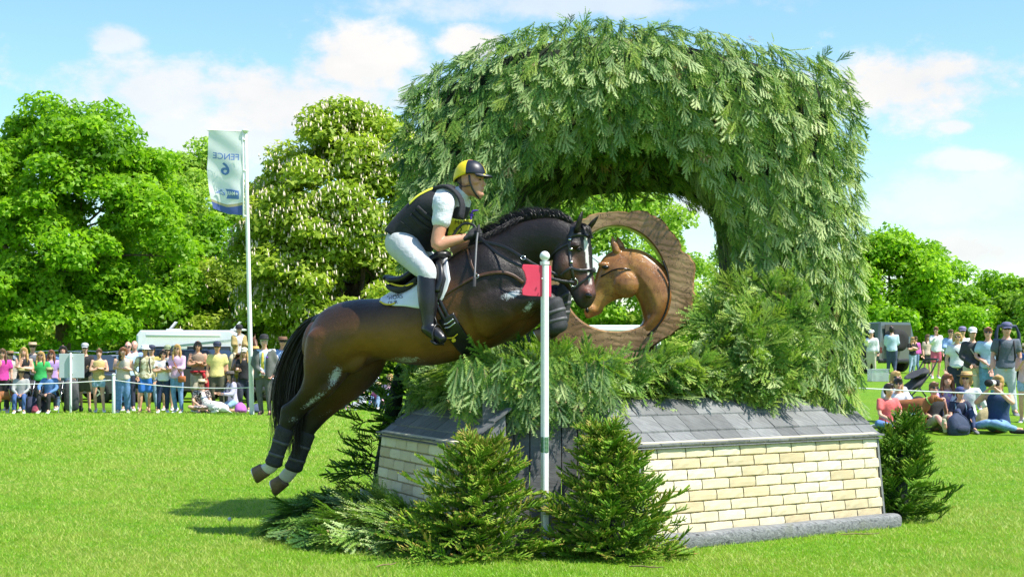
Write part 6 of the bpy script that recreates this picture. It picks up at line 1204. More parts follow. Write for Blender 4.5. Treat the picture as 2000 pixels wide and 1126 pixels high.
P_(764, 43.0, 728, 'woman in pink and white top sitting next to the dark spruce', legs='sit', arms=('lap', 'lap'), yaw=-.3, top=((.70, .42, .52), 2), bot=(L_, (.2, .3, .45), LD), hair=('hair_blonde', 'bob'))
P_(588, 43.6, 690, 'spectator in plaid shirt seen between tail and haunch', yaw=.1, top=((.36, .30, .30), 2), top_kind='plaid', bot=(L_, NV), hair=('hair_mid', 'short'))
# right of the arch
RG = 'spectators right of the arch'
def Pr(*a, **k): return person(*a, group=RG, **k)
Pr(1703, 57, 643, 'man in white shirt and cap with cream trousers beside the vehicle', arms=('phone', 'down'), yaw=-.4, top=(W_, 2), bot=(L_, (.55, .50, .38)), hat=('cap', W_))
Pr(1741, 54.5, 636, 'man in pale blue shirt and navy trousers seen from behind at the boot', arms=('hold', 'hold'), yaw=2.9, top=((.48, .62, .72), 2), bot=(L_, (.05, .07, .13)), hair=('hair_dark', 'short'), glasses=False)
Pr(1781, 57.5, 657, 'blonde woman in black top beside the spare wheel', arms=('crossed', 'crossed'), yaw=.2, top=(K_, 1), bot=(L_, (.35, .45, .6), LD), hair=('hair_blonde', 'long'))
Pr(1788, 59, 656, 'person in magenta top behind the woman by the spare wheel', yaw=.2, top=((.5, .1, .35), 2), bot=(L_, DN, LD), hair=('hair_mid', 'bob'))
Pr(1827, 53, 637, 'man in white shirt and pink shorts drinking from a cup', arms=('phone', 'down'), yaw=-.1, top=(W_, 2), bot=('shorts', (.66, .12, .20)), hair=('hair_auburn', 'short'), skin='skin_pink')
Pr(1812, 55, 652, 'woman in beige top half hidden behind the man in pink shorts', yaw=.4, top=((.55, .42, .34), 1), bot=('shorts', K_), hair=('hair_mid', 'long'))
Pr(1857, 49, 642, 'man in blue shirt and dark trousers holding a drink', arms=('hold', 'pocket'), yaw=-.2, top=((.30, .44, .72), 2), bot=(L_, NV), hair=('hair_mid', 'short'))
Pr(1880, 43, 636, 'man in white shirt and purple cap at the back of the right group', yaw=-.2, top=(W_, 1), bot=(L_, NV), hat=('cap', (.20, .17, .30)))
Pr(1870, 36, 648, 'woman in white T-shirt with black shoulder bag and sunglasses', yaw=-.2, top=(W_, 1), bot=(L_, NV), hair=('hair_blonde', 'bob'), bag=('strap', K_))
Pr(1902, 33.8, 637, 'woman in white cap, black cardigan and cream trousers', arms=('clasp', 'clasp'), yaw=-.15, top=((.05, .05, .055), 2), bot=(L_, (.66, .60, .46)), hat=('cap', W_), bag=('strap', (.50, .42, .30)), glasses=False)
Pr(1929, 33.6, 638, 'woman in light blue blouse and jeans with auburn hair', arms=('clasp', 'down'), yaw=-.3, top=((.42, .58, .74), 1), bot=(L_, (.14, .28, .46), LD), hair=('hair_auburn', 'tail'), skin='skin_pink')
Pr(1969, 31.6, 627, 'tall man in grey polo, navy cap and pale trousers with backpack', yaw=-.2, top=((.10, .12, .15), 1), bot=(L_, (.46, .50, .54)), hat=('cap', (.10, .11, .20)), bag=('pack', K_), shoes=(.2, .2, .22), skin='skin_pink')
Pr(2006, 30.0, 668, 'person in straw hat and pink top at the right picture edge', arms=('phone', 'down'), yaw=-.3, top=((.66, .46, .46), 0), bot=('short', (.3, .42, .6), LD), hat=('brim', (.62, .50, .30)), extra=phone((.05, .12, .5)))
Pr(1745, 30.2, 723, 'blonde woman with sunglasses sitting behind the coral shirt', legs='sit', arms=('lap', 'lap'), yaw=.1, top=((.60, .60, .62), 1), bot=(L_, DN, LD), hair=('hair_blonde', 'long'))
Pr(1754, 29.2, 736, 'woman in white T-shirt and sunglasses leaning sideways on the grass', legs='side', arms=('back', 'knees'), yaw=-.2, top=(W_, 1), bot=(L_, DN, LD), hair=('hair_dark', 'tail'))
Pr(1731, 28.4, 747, 'person in coral shirt sitting beside the dark spruce', legs='cross', arms=('lap', 'lap'), yaw=.3, top=((.72, .14, .14), 1), bot=(L_, (.1, .2, .45), LD), hair=('hair_dark', 'short'), glasses=False)
Pr(1826, 28.6, 745, 'woman in black gilet with legs stretched out and sandal soles showing', legs='out', arms=('lap', 'back'), yaw=.1, top=((.03, .03, .032), 0), bot=('shorts', (.36, .36, .26)), hair=('hair_mid', 'tail'), skin='skin_pink', shoes=(.42, .40, .28))
Pr(1848, 30.0, 728, 'woman with brown hair and purple patterned top sitting behind', legs='sit', arms=('knees', 'knees'), yaw=-.1, top=((.42, .22, .55), 1), top_kind='floral', bot=(L_, NV), hair=('hair_auburn', 'long'), glasses=False)
Pr(1872, 28.5, 753, 'person in navy cap and navy polo sitting with small rucksack', legs='sit', arms=('lap', 'knees'), yaw=.05, top=(NV, 1), bot=(L_, (.03, .05, .12)), hat=('cap', (.05, .07, .2)), bag=('pack', (.12, .2, .28)), shoes=(.2, .2, .2))
Pr(1889, 29.8, 722, 'woman in straw fedora and white shirt sitting turned aside', legs='side', arms=('lap', 'back'), yaw=-.5, top=(W_, 2), bot=(L_, NV), hat=('brim', (.56, .36, .14)), hair=('hair_blonde', 'bob'))
Pr(1951, 28.3, 731, 'woman in navy vest and jeans aiming a long white camera lens', legs='side', arms=('camera', 'camera'), yaw=-.6, top=((.02, .05, .13), 0), bot=(L_, (.16, .30, .50), LD), hair=('hair_blonde', 'tail'), glasses=False, shoes=K_, extra=lens)
# ------------------------------------------------------------------ flagpole with the fence banner
def banner():
    t = NT('banner_cloth'); z = t.n('ShaderNodeSeparateXYZ', {0: t.co('UV')}).outputs; 
    wv = t.n('ShaderNodeMath', {0: z[0], 1: 1.0}, operation='MULTIPLY').outputs[0]; cu = t.math('MULTIPLY', t.math('SUBTRACT', wv, .35), t.math('SUBTRACT', wv, .35)); v = t.math('SUBTRACT', z[1], t.math('MULTIPLY', cu, -.06))
    v = t.math('SUBTRACT', z[1], t.math('MULTIPLY', t.math('SUBTRACT', 1.0, wv), -.0)); e = t.math('ADD', z[1], t.math('MULTIPLY', cu, -.10))
    c = t.mix(t.math('LESS_THAN', e, .115), (.88, .89, .90), (.52, .44, .27)); c = t.mix(t.math('LESS_THAN', e, .082), c, (.09, .14, .40)); t.set(col=c, rough=.7)
    tr = t.n('ShaderNodeBsdfTranslucent', {'Color': c}); mx = t.n('ShaderNodeMixShader', {0: .5, 1: t.b.outputs[0], 2: tr.outputs[0]}); t.L.new(mx.outputs[0], t.out.inputs[0])
    simple('banner_blue', (.10, .20, .52), .7, .05, 10, 0); simple('banner_white', (.8, .82, .85), .7, .05, 10, 0); simple('pole_white', (.78, .79, .78), .35, .05, 10, .05)
    D = 39.2; base = ground(492, D); root = empty('flagpole', base, 0, 'tall white flagpole flying a blue and white fence number banner', 'flagpole'); k = D / F
    W = lambda px, py, dy=0: Vector(((px - 1000) * k - base.x, dy, CH - (py - HZ) * k))
    b, tp = Vector((0, 0, 0)), W(479.5, 256); ax = tp - b; g = G(); g.tube([b, ax * .35, ax * .7, ax], [.062, .056, .050, .044], n=14); g.build('pole', 'pole_white', root)
    g = G(); g.lathe([(.05, -.06), (.05, -.02), (.095, .0), (.095, .02), (.02, .05)], tp, 16); g.build('pole_cap', 'pole_white', root)
    g = G(); g.tube([W(478, 257), W(405, 254)], .016, n=8); g.build('cross_arm', 'pole_white', root); g = G(); g.tube([W(474.5, 258, -.03), W(476, 425, -.03)], .022, n=8); g.build('carrier', 'pole_white', root)
    g = G(); [g.lathe([(.05, 0), (.05, .04)], W(x, y, -.01), 10) for x, y in ((478, 335), (479, 424), (477.5, 275))]; g.build('pole_clip', 'pole_white', root)
    def surf(u, v):                                  # u 0 (free edge) .. 1 (pole), v 0 (hem) .. 1 (arm)
        left = np.interp(v, [0, .15, .3, .5, .75, 1], [417, 411, 407, 404, 406, 407.5]); right = np.interp(v, [0, 1], [475, 473]); yb = np.interp(u, [0, .5, 1], [407, 418, 420]); yt = np.interp(u, [0, 1], [255.5, 258.5])
        x = left + (right - left) * u; y = yb + (yt - yb) * v; dy = .10 * math.sin(3.2 * u + 2.2 * v) * (1 - v * .75) * (1 - u ** 3) + .03 * math.sin(9 * u - 5 * v) * (1 - v) + .012 * math.sin(22 * v + 6 * u)
        return W(x, y, dy - .03)
    nu, nv = 22, 40; V = [list(surf(i / (nu - 1), j / (nv - 1))) for j in range(nv) for i in range(nu)]; Fc = [(j * nu + i, j * nu + i + 1, (j + 1) * nu + i + 1, (j + 1) * nu + i) for j in range(nv - 1) for i in range(nu - 1)]
    me = bpy.data.meshes.new('banner'); me.from_pydata(V, [], Fc); uv = me.uv_layers.new(); 
    for l in me.loops: uv.data[l.index].uv = ((l.vertex_index % nu) / (nu - 1), (l.vertex_index // nu) / (nv - 1))
    me.polygons.foreach_set('use_smooth', [True] * len(me.polygons)); me.materials.append(MT['banner_cloth']); bn = bpy.data.objects.new('banner', me); link(bn, root)
    def on_b(u, v, e=.012): p = surf(u, v); return p + Vector((0, -e, 0))
    def put(me, u0, v0, su, sv, mat, name='lettering', mirror=True, e=.07):
        for q in me.vertices: q.co = on_b(u0 - q.co.x * su if mirror else u0 + q.co.x * su, v0 + q.co.y * sv, e)
        me.materials.clear(); me.materials.append(MT[mat]); o = bpy.data.objects.new(name, me); link(o, bn); return o
    def dense(txt, bold): me = text_mesh(txt, bold); return me
    put(dense('FENCE', .012), .935, .655, .262, .105, 'banner_blue'); put(dense('6', .02), .665, .475, .56, .205, 'banner_blue')      # read through the cloth from behind: mirrored
    nn_ = 12; edge = lambda v: .50 + .05 * math.sin(math.pi * (v - .185) / .12); g = G(); g.sheet([[(edge(v) + (.90 - edge(v)) * i / (nn_ - 1), v - .02 * (i / (nn_ - 1)) * (1 if v > .25 else 0), 0) for i in range(nn_)] for v in np.linspace(.185, .305, 8)]); put(g.mesh('sponsor_panel'), 0, 0, 1, 1, 'banner_blue', 'sponsor_panel', False)
    put(dense('MARS', .02), .80, .228, .115, .062, 'banner_white', e=.10); g = G(); g.ell((.845, .247, 0), (.028, .016, .001), n=12, m=6); put(g.mesh('sponsor_mark'), 0, 0, 1, 1, 'banner_white', 'sponsor_mark', False, .10)
    for pts in ([(.20, .225), (.26, .232), (.36, .228), (.44, .222), (.46, .235)], [(.25, .245), (.30, .262), (.36, .270), (.40, .262), (.44, .24)], [(.34, .272), (.37, .285), (.41, .28)], [(.22, .238), (.28, .25), (.33, .246)], [(.42, .255), (.46, .25), (.45, .232)]):
        g = G(); q = cr(np.array(pts), 5); g.tube([on_b(u, v, .06) for u, v in q], .009, n=5); g.build('emblem_line', 'banner_blue', bn)
banner()
# ------------------------------------------------------------------ sign, ropes and posts
def signboard():
    D = 40.3; b = ground(138, D); root = empty('signboard', b, 0, 'blank pale back of a square signboard on a white post', 'sign'); k = D / F; simple('sign_back', (.50, .55, .57), .5, .04, 3, .05)
    z0, z1 = CH - (737.5 - HZ) * k, CH - (690 - HZ) * k; w = 49 * k; g = G(); g.box((.015, .04, (z0 + z1) / 2), (w, .012, z1 - z0)); g.build('board', 'sign_back', root, smooth=False, bevel=.004); g = G(); g.tube([(0, 0, 0), (0, 0, z1)], .033, n=12); g.build('post', 'pole_white', root); g = G(); [g.box((0, .02, z), (.10, .03, .03)) for z in (z0 + .1, z1 - .1)]; g.build('bracket', 'steel', root, smooth=False)
signboard()
def rope_line(name, posts, label, sag, hidden=()):
    simple('rope_white', (.78, .78, .76), .8, .05, 30, .2); pts = []
    for i, (px, D, py) in enumerate(posts):
        b = ground(px, D); h = CH - (py - HZ) / F * D - b.z; pts.append(b + Vector((0, 0, h)))
        if i in hidden: continue
        root = empty('rope_post', b, 0, label[i], 'post', 'posts that carry the rope'); g = G(); g.tube([(0, 0, 0), (0, 0, h + .12)], [.045, .042], n=12); g.build('stake', 'pole_white', root); g = G(); g.lathe([(.048, 0), (.05, .03), (.02, .05)], (0, 0, h + .12), 12); g.build('stake_cap', 'pole_white', root)
    g = G()
    for a, b in zip(pts[:-1], pts[1:]): g.tube([a.lerp(b, t) - Vector((0, 0, sag * 4 * t * (1 - t))) for t in np.linspace(0, 1, 12)], .013, n=6)
    o = g.build('barrier_rope', 'rope_white'); tag(o, name, 'rope')
rope_line('white rope stretched along the left row of spectators to the flagpole', [(-190, 39.6, 745), (222, 40.2, 741.5), (492, 39.2, 756)], ['white post left of the picture', 'white rope post beside the woman in wide jeans', ''], .09, (0, 2))
rope_line('white rope in front of the spectators right of the arch', [(1480, 28.4, 744), (2100, 27.4, 771)], ['', ''], .05, (0, 1))
# ------------------------------------------------------------------ vehicles
def paint(name, col, rough=.25, metal=.3):
    if name not in MT: t = NT(name); t.set(col=t.ramp(t.noise(2, 3, .5), [(.3, tuple(c * .93 for c in col)), (.7, col)]), rough=rough, metal=metal, coat=.6)
    return name
t = NT('car_glass'); t.set(col=(.025, .032, .036), rough=.06, spec=.7); simple('tyre', (.018, .018, .018), .85, .2, 20, .3); simple('alloy', (.55, .55, .56), .3, .1, 20, 0, metal=1.); simple('trim_black', (.02, .02, .022), .5, .2, 20, .1); t = NT('tail_lamp'); t.set(col=(.5, .01, .01), rough=.15)
def vehicle(name, px, D, label, cat, L, Wd, low, cabin, wheels, paintm, yaw=0, group=None, glass=(), r=.33, extra=None):
    """low: side outline of the hull, cabin: outline of the upper body (narrower), glass: outlines of the windows on it"""
    b = ground(px, D); root = empty(name, b, yaw, label, cat, group); w = Wd / 2
    def hull(poly, w0, w1, z0, z1):
        V = []; k = len(poly); ww = lambda z: w0 + (w1 - w0) * max(0, min(1, (z - z0) / max(.01, z1 - z0)))
        for s, kx in ((-1, .965), (-.93, 1.0), (.93, 1.0), (1, .965)): V += [(x * kx, s * ww(z), zc) for x, z in poly for zc in (z if abs(s) < 1 else .5 * (z0 + z1) + (z - .5 * (z0 + z1)) * .93,)]
        f = [(q * k + i, q * k + (i + 1) % k, (q + 1) * k + (i + 1) % k, (q + 1) * k + i) for q in range(3) for i in range(k)] + [tuple(range(k))[::-1], tuple(3 * k + i for i in range(k))]; return V, f
    zs = [z for x, z in low]; g = G(); g.add(*hull(low, w, w * .98, min(zs), max(zs))); g.build('bodywork', paintm, root, smooth=False)
    zc = [z for x, z in cabin]; g = G(); g.add(*hull(cabin, w * .95, w * .80, min(zc), max(zc))); g.build('cabin', paintm, root, smooth=False)
    for poly in glass:
        z0, z1 = min(zc), max(zc); ww = lambda z: (w * .95 + (w * .80 - w * .95) * (z - z0) / (z1 - z0)) + .006
        for s in (-1, 1): g = G(); k = len(poly); g.add([(x, s * ww(z), z) for x, z in poly] + [(x, s * (ww(z) - .03), z) for x, z in poly], [tuple(range(k)), tuple(range(k, 2 * k))] + [(i, (i + 1) % k, k + (i + 1) % k, k + i) for i in range(k)]); g.build('side_window', 'car_glass', root, smooth=False)
    for x in wheels:
        for s in (-1, 1):
            rm = Matrix.Rotation(R(90), 3, 'X'); g = G(); g.lathe([(r * .62, -.10), (r * .95, -.11), (r, -.07), (r, .07), (r * .95, .11), (r * .62, .10)], (x, s * (w - .10), r), 22, rot=rm); tw = g.build('wheel', 'tyre', root); g = G(); g.lathe([(r * .60, -.085), (r * .5, -.05), (.05, -.06), (.05, .06), (r * .5, .05), (r * .60, .085)], (x, s * (w - .10), r), 20, rot=rm); g.build('rim', 'alloy', tw)
            for q in range(5): a = q * 1.2566; g = G(); g.box((x + math.cos(a) * r * .32, s * (w + .0), r + math.sin(a) * r * .32), (r * .5, .02, .05), Matrix.Rotation(-a, 3, 'Y')); g.build('spoke', 'alloy', tw, smooth=False)
    x0, x1 = min(x for x, z in low), max(x for x, z in low)
    for xb in (x1 - .02, x0 + .02): g = G(); g.box((xb, 0, .42), (.12, Wd * .94, .16)); g.build('bumper', 'trim_black', root, bevel=.02)
    for s in (-1, 1): g = G(); g.box((x1 - .05, s * w * .78, .72), (.08, .3, .12)); g.build('headlight', 'alloy', root, bevel=.02); g = G(); g.box((x0 + .04, s * w * .82, .82), (.08, .16, .26)); g.build('tail_light', 'tail_lamp', root, bevel=.02)
    if extra: extra(root, w)
    return root
EST = dict(low=[(-2.25, .28), (2.2, .28), (2.3, .5), (2.2, .82), (1.15, .98), (-2.15, 1.0), (-2.3, .8)], cabin=[(1.2, .97), (.45, 1.52), (-1.5, 1.56), (-2.15, 1.0)], glass=([(.95, 1.03), (.42, 1.46), (-.25, 1.49), (-.25, 1.03)], [(-.33, 1.03), (-.33, 1.49), (-1.15, 1.49), (-1.15, 1.03)], [(-1.23, 1.03), (-1.23, 1.48), (-1.5, 1.47), (-1.95, 1.05)]), wheels=(-1.4, 1.4))
SUVP = dict(low=[(-2.2, .35), (2.2, .35), (2.25, .6), (2.15, 1.0), (1.2, 1.1), (-2.2, 1.12), (-2.28, .8)], cabin=[(1.2, 1.09), (.6, 1.68), (-1.9, 1.72), (-2.2, 1.1)], glass=([(1.0, 1.14), (.55, 1.60), (-.2, 1.63), (-.2, 1.14)], [(-.3, 1.14), (-.3, 1.63), (-1.1, 1.63), (-1.1, 1.14)], [(-1.2, 1.14), (-1.2, 1.63), (-1.8, 1.62), (-2.05, 1.14)]), wheels=(-1.4, 1.4), r=.37)
paint('paint_grey', (.055, .062, .07)); paint('paint_silver', (.45, .47, .48), .3, .5); paint('paint_white', (.70, .72, .72), .35, 0); paint('paint_black', (.012, .013, .016)); paint('paint_green', (.10, .125, .115), .4, .1)
def rails(root, w):
    for s in (-1, 1): g = G(); g.tube([(.4, s * w * .74, 1.60), (-.5, s * w * .74, 1.66), (-1.5, s * w * .74, 1.62)], .02, n=6, sub=3); g.build('roof_rail', 'alloy', root)
def screen(root, w):
    g = G(); g.add([(1.16, -w * .8, 1.02), (1.16, w * .8, 1.02), (.52, w * .72, 1.50), (.52, -w * .72, 1.50), (1.18, -w * .8, 1.03), (1.18, w * .8, 1.03), (.54, w * .72, 1.52), (.54, -w * .72, 1.52)], [(0, 1, 2, 3), (4, 5, 6, 7), (0, 1, 5, 4), (1, 2, 6, 5), (2, 3, 7, 6), (3, 0, 4, 7)]); g.build('windscreen', 'car_glass', root, smooth=False); rails(root, w)
CG = 'cars parked behind the spectators'
vehicle('estate_car', 165, 51, 'dark grey estate car parked behind the signboard', 'car', 4.6, 1.85, paintm='paint_grey', group=CG, yaw=R(-24), extra=screen, **EST)
vehicle('estate_car', 232, 54, 'silver car behind the bald men on the left', 'car', 4.6, 1.85, paintm='paint_silver', group=CG, yaw=R(170), extra=screen, **EST)
vehicle('off_roader', 395, 51, 'black off-roader parked behind the man in yellow polo', 'car', 4.6, 1.95, paintm='paint_black', group=CG, yaw=R(-16), **SUVP)
vehicle('off_roader', 330, 55, 'dark blue off-roader with roof rails behind the argyle jumper', 'car', 4.6, 1.95, paintm=paint('paint_blue', (.02, .03, .06)), group=CG, yaw=R(175), **SUVP)
vehicle('estate_car', 5, 52, 'pale silver car at the left edge behind the pink top', 'car', 4.6, 1.85, paintm='paint_silver', group=CG, yaw=R(8), extra=screen, **EST)
vehicle('estate_car', 608, 53, 'silver car glimpsed behind the horse tail', 'car', 4.6, 1.85, paintm='paint_silver', group=CG, yaw=R(5), extra=screen, **EST)
def camper(px, D, label, L, Hh, vents):
    def ex(root, w):
        g = G(); g.box((-L * .1, -w - .05, Hh - .22), (L * .62, .10, .14)); g.build('awning_case', 'paint_white', root, bevel=.03)
        for x in (-L * .28, L * .02, L * .2): g = G(); g.box((x, -w * .96 - .012, Hh - .95), (.8, .02, .45)); wn = g.build('side_window', 'car_glass', root, bevel=.01); g = G(); g.box((x, -w * .96 - .006, Hh - .95), (.9, .015, .55)); g.build('window_frame', 'trim_black', wn, smooth=False)
        for x in vents: g = G(); g.box((x, 0, Hh + .16), (.55, .5, .035), Matrix.Rotation(R(-50), 3, 'Y')); g.build('roof_vent', 'paint_white', root, bevel=.01); g = G(); g.box((x + .1, 0, Hh + .03), (.6, .6, .08)); g.build('vent_base', 'paint_white', root, bevel=.02)
        g = G(); g.box((L * .05, -w * .965, Hh - .55), (L * .5, .012, .10), Matrix.Rotation(R(-6), 3, 'Y')); g.box((-L * .1, -w * .965, 1.15), (L * .6, .012, .08)); g.build('stripe', cloth((.42, .47, .46)), root, smooth=False)
    return vehicle('motorhome', px, D, label, 'motorhome', L, 2.2, [(-L / 2, .4), (L / 2 - .1, .4), (L / 2, .7), (L / 2 - .25, 1.1), (-L / 2, 1.1)], [(L / 2 - .9, 1.09), (L / 2 - 1.35, 1.75), (L / 2 - .75, 2.0), (L / 2 - .75, Hh - .2), (L / 2 - 1.1, Hh), (-L / 2 + .15, Hh), (-L / 2, Hh - .2), (-L / 2, 1.09)], (-L * .25, L * .3), 'paint_white', 0, None, (), .36, ex)
camper(392, 66, 'white motorhome with raised roof vents behind the left spectators', 5.0, 2.58, (-1.2, 1.5))
camper(1215, 66, 'white motorhome roof seen through the carved ring', 4.6, 2.80, (1.0,))
def defender(root, w):
    rm = Matrix.Rotation(R(90), 3, 'Y'); g = G(); g.lathe([(.2, -.10), (.37, -.11), (.40, -.06), (.40, .06), (.37, .11), (.2, .10)], (-2.42, .12, 1.18), 22, rot=rm); s = g.build('spare_wheel', 'tyre', root); g = G(); g.lathe([(.22, -.08), (.06, -.1), (.06, .1), (.22, .08)], (-2.42, .12, 1.18), 18, rot=rm); g.build('rim', 'alloy', s); g = G(); g.box((-2.22, 0, 1.55), (.03, w * 1.3, .42)); g.build('rear_window', 'car_glass', root, smooth=False)
SUVR = dict(SUVP); SUVR.update(cabin=[(1.3, 1.09), (.95, 1.80), (-2.1, 1.86), (-2.2, 1.1)], low=[(-2.2, .42), (2.2, .42), (2.2, 1.05), (1.2, 1.12), (-2.2, 1.12)], r=.40)
vehicle('off_roader', 1676, 60, 'grey green boxy off-roader with spare wheel on its back right of the arch', 'car', 4.4, 1.9, paintm='paint_green', yaw=R(118), extra=defender, **SUVR)
def gate():
    b = ground(1975, 36); root = empty('utility_vehicle', ground(1968, 46), 0, 'dark blue roll bar of a small utility vehicle behind the tall man', 'vehicle'); k = 46 / F; g = G(); x = lambda p: (p - 1968) * k; z = lambda p: CH - (p - HZ) * k - root.location.z
    g.tube([(x(1945), 0, .6), (x(1946), 0, z(650)), (x(1950), 0, z(637)), (x(1984), 0, z(637)), (x(1990), 0, z(652)), (x(1993), 0, .6)], .05, n=8); g.build('roll_bar', cloth((.02, .03, .07)), root); g = G(); g.box((0, .6, .75), (1.0, 1.6, .5)); g.build('load_bed', cloth((.02, .03, .07)), root, bevel=.04)
    for sx in (-.45, .45):
        for sy in (0, 1.2): g = G(); g.lathe([(.15, -.1), (.3, -.09), (.3, .09), (.15, .1)], (sx, sy, .3), 16, rot=Matrix.Rotation(R(90), 3, 'Y')); g.build('wheel', 'tyre', root)
gate()
# ------------------------------------------------------------------ chairs, bags, pushchair, box
def camp_chair(px, D, col, label):
    b = ground(px, D); root = empty('folding_chair', b + Vector((0, .03, 0)), 0, label, 'chair', 'folding chairs'); W = lambda *p: Vector(p)
    for s in (-1, 1):
        g = G(); g.tube([(s * .27, -.25, 0), (s * .25, .28, .82)], .012, n=6); g.build('back_frame', 'steel', root); g = G(); g.tube([(s * .27, .25, 0), (s * .27, -.22, .62)], .012, n=6); g.build('leg', 'steel', root); g = G(); g.box((s * .28, .0, .62), (.06, .46, .025)); g.build('arm_rest', cloth(col), root, bevel=.006)
    g = G(); g.sheet([[(x, y, .40 - .03 * math.cos(x * 5)) for x in np.linspace(-.25, .25, 6)] for y in (-.24, 0, .2)], .012, (0, 0, -1)); g.build('seat', cloth(col), root); g = G(); g.sheet([[(x, .22 + .1 * z - .02 * math.cos(x * 5), .42 + .42 * z) for x in np.linspace(-.25, .25, 6)] for z in (0, .5, 1)], .012, (0, 1, 0)); g.build('backrest', cloth(col), root)
camp_chair(42, 40.5, (.03, .03, .035), 'black folding chair under the seated man in the olive hat'); camp_chair(98, 40.5, (.025, .03, .04), 'dark folding chair under the seated woman in the green hat')
def bag(px, D, col, label, w=.34, h=.4, d=.22, name='rucksack'):
    b = ground(px, D); root = empty(name, b, random.uniform(-.5, .5), label, 'bag', 'bags on the grass'); g = G(); g.loft([((0, 0, .03), (w * .5, 0, 0), (0, d * .5, 0)), ((0, 0, h * .4), (w * .52, 0, 0), (0, d * .55, 0)), ((0, .02, h * .8), (w * .42, 0, 0), (0, d * .4, 0)), ((0, .03, h), (w * .22, 0, 0), (0, d * .2, 0))], n=14, sub=3, power=2.8); g.build('pack_body', cloth(col), root)
    g = G(); g.ell((0, -d * .5, h * .3), (w * .36, d * .2, h * .2)); g.build('pocket', cloth(tuple(c * .8 for c in col)), root); g = G(); g.tube([(-.05, .03, h * .96), (-.03, .03, h * 1.12), (.03, .03, h * 1.12), (.05, .03, h * .96)], .01, n=6, sub=3); g.build('handle', cloth((.02, .02, .02)), root)
bag(64, 40.3, (.03, .04, .07), 'navy rucksack on the grass between the two seated people'); bag(70, 40.1, (.30, .05, .08), 'small red bag beside the navy rucksack', .2, .22, .16); bag(82, 40.4, (.02, .02, .022), 'black bag against the chair of the woman in the green hat', .3, .3); bag(470, 40.3, (.42, .12, .42), 'small magenta bag on the grass by the flagpole', .3, .25); bag(502, 40.2, (.06, .08, .14), 'blue patterned bag on the grass right of the flagpole', .3, .22)
bag(1770, 29.8, (.72, .22, .03), 'orange bag on the grass beside the brown dog', .5, .34, .3); bag(1928, 28.9, (.52, .44, .22), 'straw basket bag between the fedora and the camera woman', .4, .36, .25); bag(1872, 27.8, (.03, .045, .09), 'dark blue rucksack in front of the navy polo', .42, .36, .25)
def trolley():
    b = ground(140, 40.9); root = empty('shopping_trolley', b, .1, 'grey wheeled shopping trolley standing behind the sign post', 'trolley'); g = G(); g.loft([((0, 0, .12), (.19, 0, 0), (0, .13, 0)), ((0, 0, .45), (.2, 0, 0), (0, .15, 0)), ((0, 0, .78), (.17, 0, 0), (0, .12, 0))], n=14, sub=3, power=3); g.build('bag_body', cloth((.09, .09, .095)), root)
    g = G(); [g.tube([(s * .12, .14, .1), (s * .12, .18, 1.0)], .012, n=6) for s in (-1, 1)]; g.tube([(-.12, .18, 1.0), (.12, .18, 1.0)], .012, n=6); g.build('frame', 'steel', root)
    for s in (-1, 1): g = G(); g.lathe([(.03, -.02), (.09, -.02), (.09, .02), (.03, .02)], (s * .2, .12, .09), 16, rot=Matrix.Rotation(R(90), 3, 'Y')); g.build('wheel', 'tyre', root)
trolley()
def pushchair():
    b = ground(1782, 32.6); root = empty('pushchair', b, .3, 'dark grey pushchair with black handle behind the seated group', 'pushchair'); k = 1.0; c = (.05, .048, .055)
    g = G(); g.loft([((-.28, 0, .32), (.05, 0, .05), (0, .22, 0)), ((-.1, 0, .52), (.16, 0, .14), (0, .25, 0)), ((.12, 0, .62), (.14, 0, .18), (0, .25, 0)), ((.22, 0, .80), (.05, 0, .1), (0, .22, 0))], n=14, sub=3); g.build('seat', cloth(c), root); g = G(); g.loft([((-.02, 0, .74), (.10, 0, .05), (0, .24, 0)), ((.08, 0, .80), (.16, 0, .09), (0, .26, 0)), ((.2, 0, .80), (.10, 0, .10), (0, .25, 0))], n=14, sub=3); g.build('hood', cloth(c), root)
    for s in (-1, 1):
        g = G(); g.tube([(-.35, s * .26, .2), (.0, s * .27, .5), (.3, s * .27, .85), (.42, s * .26, 1.05)], .016, n=6); g.tube([(.3, s * .28, .15), (.0, s * .27, .5)], .016, n=6); g.build('frame', 'trim_black', root)
        for x, r in ((-.35, .13), (.32, .16)): g = G(); g.lathe([(.03, -.025), (r, -.025), (r, .025), (.03, .025)], (x, s * .29, r), 18, rot=Matrix.Rotation(R(90), 3, 'X')); g.build('wheel', 'tyre', root)
    g = G(); g.tube([(.42, -.26, 1.05), (.47, -.2, 1.09), (.47, .2, 1.09), (.42, .26, 1.05)], .022, n=8, sub=3); g.build('handle', 'trim_black', root)
pushchair()
